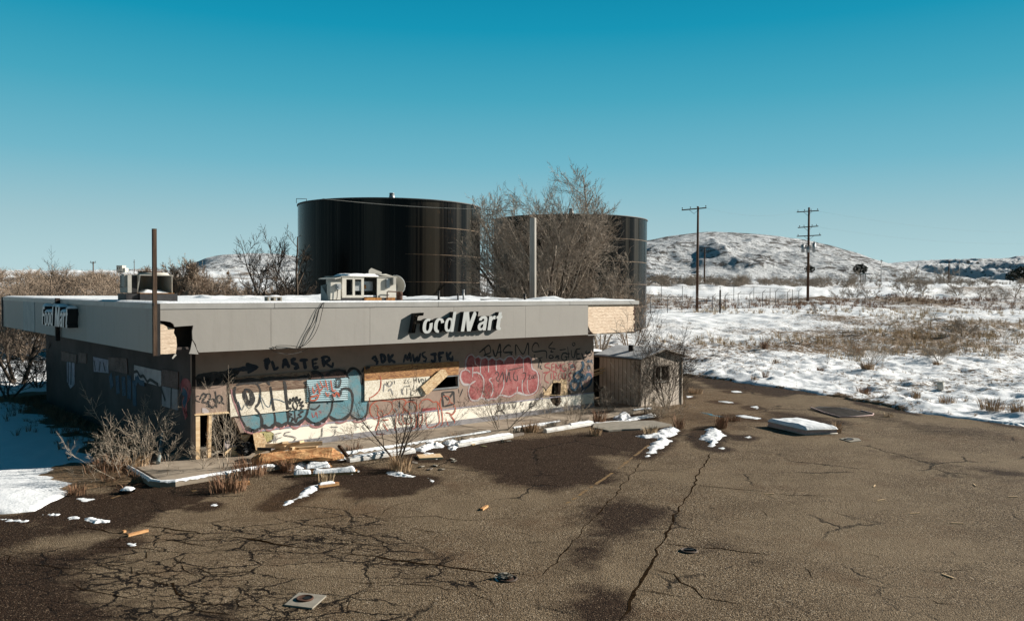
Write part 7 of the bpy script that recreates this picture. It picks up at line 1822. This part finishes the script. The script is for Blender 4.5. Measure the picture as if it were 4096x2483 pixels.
# slab, mattress, bed frame
P = [g(*Z4(*p), .05) for p in [(425,1388),(500,1402),(585,1420),(720,1408),(900,1402),(1060,1385),(1215,1362),(1120,1340),(1030,1322),(820,1325),(640,1330),(440,1350)]]
c = sum(P, Vector())/len(P); c.z = 0
slab = thing('concrete_slab', 'thin grey flat slab lying before the shed', 'slab', c)
MB().prism([(p.x-c.x, p.y-c.y) for p in P], [], lambda u, v, d: (u, v, d), .05, .0).build('slab', 'concrete_pad', slab)
mL, mF, mR = g(*Q4(772,338)), g(*Q4(1026,398)), g(*Q4(1237,388))
e1_, e2_ = mL - mF, mR - mF
mt = thing('mattress', 'dirty pink mattress under a thick snow cover lying on the asphalt', 'mattress', mF, math.atan2(e2_.y, e2_.x))
Lx = e2_.length; Ly = e1_.length; ca = mt.rotation_euler.z
sk = Vector((e1_.x*math.cos(-ca)-e1_.y*math.sin(-ca), e1_.x*math.sin(-ca)+e1_.y*math.cos(-ca)))
def mq(s, t): return (s*Lx + t*sk.x, t*sk.y)
def slabm(mb, ins, z0, z1, n=14):
    rim = [mq(i/n*(1-2*ins)+ins, ins) for i in range(n)] + [mq(1-ins, i/n*(1-2*ins)+ins) for i in range(n)] + [mq(1-ins-i/n*(1-2*ins), 1-ins) for i in range(n)] + [mq(ins, 1-ins-i/n*(1-2*ins)) for i in range(n)]
    m = len(rim); mb.add([(*p, z0) for p in rim] + [(*p, z1) for p in rim], [tuple(range(m))[::-1], tuple(m+k for k in range(m))] + [(k, (k+1) % m, m+(k+1) % m, m+k) for k in range(m)])
    return rim
mb = MB(); slabm(mb, .012, .015, .165); mb.build('body', 'mattress_cloth', mt)
mb = MB()
for z in (.025, .16):
    rim = [mq(0.004, .004), mq(.5, 0.0), mq(.996, .004), mq(1, .5), mq(.996, .996), mq(.5, 1), mq(.004, .996), mq(0, .5), mq(.004, .004)]
    mb.tube([(p[0], p[1], z) for p in rim], .016, 6)
mb.build('piping', 'unit_white', mt)
S_, T_ = np.meshgrid(np.linspace(-.005, 1.005, 50), np.linspace(-.005, 1.005, 50))
e_ = np.minimum(np.minimum(S_+.005, 1.005-S_)*Lx, np.minimum(T_+.005, 1.005-T_)*abs(sk.y))
grid_mesh('snow_cap', S_*Lx + T_*sk.x, T_*sk.y, .16 + np.sqrt(np.clip(e_/.12, 0, 1))*(.07+.09*fbm(S_*3, T_*3, 3)), 'snow', True, None, mt)
P = [g(*Q4(*p)) for p in [(1058,222),(1110,207),(1210,212),(1290,216),(1390,238),(1470,258),(1465,268),(1360,278),(1255,281),(1150,252)]]
c = sum(P, Vector())/len(P)
bf = thing('bed_frame', 'flattened dark bed frame with a pale pink rim lying on the asphalt', 'bed frame', c)
vs = [(p.x-c.x, p.y-c.y) for p in P]
MB().prism(vs, [], lambda u, v, d: (u, v, d), .016, .0).build('base', 'wood_dark', bf)
mb = MB(); mb.tube([(v[0]*1.01, v[1]*1.01, .03) for v in vs[4:]] + [(vs[0][0], vs[0][1], .06)], .026, 6); mb.build('rim', 'mattress_cloth', bf)
mb = MB(); xs = sorted(v[0] for v in vs)
for i in range(9):
    t = (i+.5)/9; a = Vector((*vs[0], 0)).lerp(Vector((*vs[8], 0)), t)*.93; b = Vector((*vs[2], 0)).lerp(Vector((*vs[5], 0)), t)*.93
    a.z = b.z = .03; mb.bar(a, b, .06, .02)
mb.build('slat', 'wood_dark', bf)

# covers in the lot
def cover(fn, pad, cen, rx, label, ringm='cast_iron', holem='cable_black', lid=False, padm='concrete_pad'):
    c = g(*fn(*cen)); o = thing('manhole_cover', label, 'manhole', c, 0, 'covers set in the asphalt')
    r = (g(*fn(cen[0]+rx, cen[1])) - c).length
    if pad:
        P = [g(*fn(*p)) - c for p in pad]; MB().prism([(p.x, p.y) for p in P], [], lambda u, v, d: (u, v, d), .022, -.02).build('pad', padm, o)
    z = .024 if pad else .004
    mb = MB(); n = 40
    mb.tube([(r*math.cos(6.2832*i/n), r*math.sin(6.2832*i/n), z+.006) for i in range(n+1)], .017, 6); mb.build('ring', ringm, o)
    mb = MB(); mb.cyl((0, 0), r*.93, z, z+.006, 36); mb.build('lid' if lid else 'hole', holem, o)
    return o, r
o, r = cover(Q8, [(325,1057),(405,990),(556,1006),(478,1076)], (437,1027), 42, 'square concrete pad with a rusty round hole in the foreground', 'rust_dark', 'rust_dark')
mb = MB(); mb.cyl((.04, .02), r*.6, .031, .036, 30); mb.build('dark_opening', 'cable_black', o)
o, r = cover(Q8, None, (1545,910), 52, 'round broken cover full of debris with a snow lump', 'cast_iron', 'rust_dark')
d = leaf_clump(91, 70, .5).build('debris', 'concrete_pad', o, fix=False); d.scale = (.13, .10, .05); d.location = (-.05, .02, .0)
snow_patch([Q8(1505,922),(Q8(1515,902)),Q8(1540,903),Q8(1545,925)], .06, 'snow lump lying in the broken round cover')
o, r = cover(Q5, None, (395,468), 48, 'small round iron lid with a raised bar on the right', 'cast_iron', 'cast_iron', True)
mb = MB(); mb.box((-r*.6, -.03, .012), (r*.6, .03, .035)); mb.build('handle', 'steel_dark', o)
cover(Q4, [(1250,422),(1300,413),(1372,418),(1392,434),(1320,442)], (1312,427), 26, 'pale concrete pad with an iron lid near the mattress', 'cast_iron', 'steel_grey', True)
# stake, bucket
q = g(*Z4(1345, 1185)); o = thing('wooden_stake', 'thin pale stake standing beside the shed', 'stake', q); h_ = 1.05
mb = MB(); mb.bar((0, 0, -.05), (-.10, 0, .95), .035, .03); mb.build('stake', 'lumber', o)
q = at(3762, 1530, 36.5); zz = hz(q.x, q.y); o = thing('plastic_bucket', 'white plastic bucket standing in the snowy field', 'bucket', (q.x, q.y, zz+.02))
mb = MB(); mb.cyl((0, 0), .13, 0, .34, 20, .15); mb.build('pail', 'unit_white', o); mb = MB(); mb.cyl((0, 0), .16, .342, .37, 20); mb.build('lid', 'unit_white', o)
R = random.Random(6)
q = g(*Z7(1145, 945)); o = thing('snowy_stone', 'dark flat stone with a snow cap on the wet asphalt', 'stone', q); mb = leaf_clump(44, 50, .5); d = mb.build('stone_body', 'cable_black', o, fix=False); d.scale = (.16, .12, .06)
X_, Y_, Z_ = snow_bar(-.13, .12, .2, .05, .09, 4, 16); grid_mesh('snow_cap', X_, Y_, Z_, 'snow', True, None, o)

# ------------------------------------------------------------------ utility poles and wires
def insul(mb, x, y, z, up=True):
    mb.cyl((x, y), .03, z, z+.12, 8); mb.cyl((x, y), .06, z+.121, z+.22, 8)
def pole(px, py, Y_, ptop, label, arms, r=.16, group='wooden utility poles', mat='pole_wood', cans=None):
    q = at(px, py, Y_); zg = hz(q.x, q.y); zt = at(px, ptop, Y_).z; H_ = zt - zg
    o = thing('utility_pole', label, 'utility pole', (q.x, q.y, zg), 0, group)
    mb = MB(); mb.tube([(0, 0, -.3), (0, 0, H_*.5), (0, 0, H_)], [r, r*.85, r*.68], 12); mb.build('pole', mat, o)
    for (x0, x1, y0, y1, st) in arms:
        a = at(x0, y0, Y_) - Vector((q.x, q.y, zg)); b = at(x1, y1, Y_) - Vector((q.x, q.y, zg)); a.y = b.y = -.16
        mb = MB(); mb.bar(a, b, .13, .12); ar = mb.build('crossarm', 'wood_brown', o)
        mb = MB()
        for t in st: p = a.lerp(b, t); insul(mb, p.x, p.y, p.z+.06)
        mb.build('insulator', 'steel_dark', ar)
        mb = MB(); m = a.lerp(b, .5); m.z -= .55; mb.bar(a.lerp(b, .28), m, .04, .03); mb.bar(a.lerp(b, .72), m, .04, .03); mb.build('brace', 'wood_dark', ar)
    if cans:
        for (cx, cy0, cy1) in cans:
            a = at(cx, cy0, Y_) - Vector((q.x, q.y, zg)); b = at(cx, cy1, Y_) - Vector((q.x, q.y, zg))
            mb = MB(); mb.cyl((a.x, -.38), .21, b.z, a.z, 18); mb.cyl((a.x, -.38), .23, a.z-.06, a.z, 18); cn_ = mb.build('transformer', 'galvanised', o)
            mb = MB(); mb.tube([(a.x-.08, -.38, a.z), (a.x-.12, -.38, a.z+.3)], .03, 6); mb.tube([(a.x+.08, -.38, a.z), (a.x+.12, -.38, a.z+.3)], .03, 6); mb.build('bushing', 'steel_grey', cn_)
        mb = MB(); m0 = at(cans[0][0]-6, 985, Y_) - Vector((q.x, q.y, zg)); m1 = at(cans[-1][0]+6, 985, Y_) - Vector((q.x, q.y, zg)); mb.bar((m0.x, -.2, m0.z), (m1.x, -.2, m1.z), .08, .08); mb.build('mounting_bar', 'steel_dark', o)
    return o
pole(2788, 1247, 94, 826, 'tall brown utility pole with a single top crossarm', [(2726, 2824, 841, 832, (.02, .35, .63, .98))], .17)
pole(3231, 1207, 112, 830, 'utility pole with three crossarms and three transformers', [(3186, 3273, 849, 843, (.05, .35, .65, .95)), (3190, 3271, 911, 905, (.08, .3, .7, .92)), (3186, 3282, 946, 941, (.05, .95))], .19, cans=[(3208, 978, 1010), (3228, 988, 1010), (3252, 972, 1009)])
pole(2817, 1158, 165, 990, 'smaller distant pole just right of the single crossarm pole', [(2797, 2839, 992, 990, (.1, .9)), (2800, 2838, 1006, 1004, (.1, .9))], .17)
pole(373, 1100, 160, 1046, 'small far pole on the skyline behind the shop roof', [(362, 385, 1050, 1050, (.1, .9))], .13)
pole(537, 1085, 300, 1038, 'thin far mast on the skyline left of the corner post', [(534, 540, 1048, 1048, (.5,))], .12)
pole(3795, 1112, 190, 1044, 'dark pole beside the far bare tree at right', [(3788, 3802, 1046, 1046, (.1, .9))], .17)
pole(3524, 1112, 195, 1040, 'thin grey pole on the flank of the hill', [(3520, 3529, 1043, 1043, (.5,))], .10, mat='steel_grey')
pole(3837, 1112, 196, 1044, 'thin pole right of the dark far pole', [(3833, 3841, 1047, 1047, (.5,))], .09, mat='steel_grey')
def wire(pts, sag, label, r=.006, mat='wire_grey', group='overhead wires'):
    o = thing('overhead_wire', label, 'wire', pts[0], 0, group); mb = MB(); P = []
    for a, b in zip(pts[:-1], pts[1:]):
        n = 24
        for i in range(n+1): t = i/n; p = a.lerp(b, t); p.z -= sag*4*t*(1-t); P.append(p - pts[0])
    mb.tube(P, r, 4); mb.build('wire', mat, o)
wire([at(1290, 795, 50), at(1960, 838, 50)], .12, 'pale service wire crossing in front of the near tank', .018, 'unit_grey')
wire([at(3273, 845, 112), at(4300, 925, 150)], 1.2, 'upper faint wire running right from the transformer pole', .0045)
wire([at(3273, 908, 112), at(4300, 965, 150)], 1.2, 'lower faint wire running right from the transformer pole', .0045)
wire([at(2824, 832, 94), at(3186, 848, 112)], .7, 'wire between the two main poles', .0045)

# ------------------------------------------------------------------ fence, rail, far buildings
fx = [(2602,1262,1192),(2670,1256,1190),(2850,1241,1188),(2901,1241,1188),(2952,1243,1188),(2999,1240,1182),(3050,1227,1186),(3102,1221,1179),(3150,1217,1176),(3195,1212,1174)]
fnc = thing('chain_link_fence', 'sparse security fence of thin grey posts with angled arms across the snow', 'fence', on_ground(at(2602, 1200, 84).x, 84))
FP_ = []
for i, (x, y0, y1) in enumerate([(2536,1262,1192)] + fx):
    Y_ = 84 + i*2.2; q = at(x, y0, Y_); b = on_ground(q.x, q.y) - fnc.location; FP_.append(b)
    mb = MB(); mb.tube([b + Vector((0, 0, -.1)), b + Vector((0, 0, 1.75))], .04, 6); mb.tube([b + Vector((0, 0, 1.75)), b + Vector((.28, -.2, 2.05))], .025, 5); mb.build('post', 'wire_grey', fnc)
mb = MB()
for a, b in zip(FP_[:-1], FP_[1:]):
    for z, r in ((1.74, .022), (.1, .01)): mb.tube([a+Vector((0, 0, z)), b+Vector((0, 0, z))], r, 4)
    for z in (1.88, 1.98): mb.tube([a+Vector((.12*(z-1.7)*5, -.1, z)), b+Vector((.12*(z-1.7)*5, -.1, z))], .008, 3)
mb.build('top_rail', 'wire_grey', fnc)
fn2 = thing('back_fence', 'second row of thin fence posts farther up the snow', 'fence', on_ground(at(2700, 1200, 108).x, 108))
FP_ = []
for i, x in enumerate((2530, 2645, 2730, 2788, 2880, 2935, 3015, 3080, 3170)):
    q = at(x, 1200, 108); b = on_ground(q.x, q.y) - fn2.location; FP_.append(b)
    mb = MB(); mb.tube([b + Vector((0, 0, -.1)), b + Vector((0, 0, 1.9))], .035, 5); mb.build('post', 'wire_grey', fn2)
mb = MB()
for a, b in zip(FP_[:-1], FP_[1:]): mb.tube([a+Vector((0, 0, 1.88)), b+Vector((0, 0, 1.88))], .02, 4)
mb.build('top_rail', 'wire_grey', fn2)
q = at(2880, 1240, 88); o = thing('fence_post', 'thick dark wooden post standing among the fence posts', 'post', on_ground(q.x, 88)); mb = MB(); mb.tube([(0, 0, -.1), (0, 0, 2.5)], .09, 8); mb.build('post', 'wood_dark', o)
gr_ = thing('guard_rail', 'long dark guard rail along the far road', 'guard rail', at(2560, 1130, 192)); gr_.location.z = hz(gr_.location.x, 192)
mb = MB(); base = gr_.location.copy(); prev = None
for i, x in enumerate(range(2560, 4300, 40)):
    q = at(x, 1130, 192); b = on_ground(q.x, 192) - base
    mp = MB(); mp.bar(b + Vector((0, 0, -.2)), b + Vector((0, 0, .75)), .14, .14); mp.build('post', 'wood_dark', gr_)
    if prev is not None: mb.bar(prev + Vector((0, -.12, .62)), b + Vector((0, -.12, .62)), .32, .06)
    prev = b
mb.build('rail', 'steel_dark', gr_)
q = at(3452, 1110, 200); o = thing('roadside_shelter', 'small open shelter with a flat snowy roof beside the far road', 'shelter', (q.x, 200, hz(q.x, 200)))
for dx in (-.5, 0, .5): mb = MB(); mb.bar((dx, 0, -.2), (dx, 0, 2.3), .18, .18); mb.build('post', 'wood_brown', o)
mb = MB(); mb.box((-3.2, -.6, 2.31), (1.5, .6, 2.5)); mb.build('roof', 'sheet_metal_pale', o); 
q = at(482, 1088, 300); o = thing('white_building', 'small white block building on the far left skyline', 'building', (q.x, 300, at(482, 1090, 300).z))
mb = MB(); mb.box((-1.5, 0, -1), (.6, 3, 2.5)); mb.box((.62, .4, -1), (1.5, 3, 1.7)); mb.build('wall', 'unit_white', o)
mb = MB()
for x in (-1.1, -.3): mb.box((x-.1, -.03, 1.2), (x+.1, -.005, 1.9))
mb.build('window', 'wood_brown', o); mb = MB(); mb.box((-1.55, -.06, 2.505), (.65, 3.05, 2.6)); mb.build('roof', 'unit_white', o)
for i, (x, y, Y_) in enumerate(((206, 1093, 170), (912, 1093, 150))):
    q = at(x, y, Y_); b = on_ground(q.x, Y_); o = thing('orange_marker', ['small orange road marker on the far left skyline', 'small orange road marker behind the rooftop brush'][i], 'road sign', b, 0, 'orange road markers'); h_ = max(.8, q.z - b.z)
    mb = MB(); mb.tube([(0, 0, -.1), (0, 0, h_)], .04, 5); mb.build('post', 'steel_grey', o); mb = MB(); mb.prism([(-.35, h_), (0, h_-.35), (.35, h_), (0, h_+.35)], [], lambda u, v, d: (u, d, v), -.07, -.05); mb.build('sign_board', 'rust_orange', o)
# faint cloud low at the right
cl = MB(); R = random.Random(2)
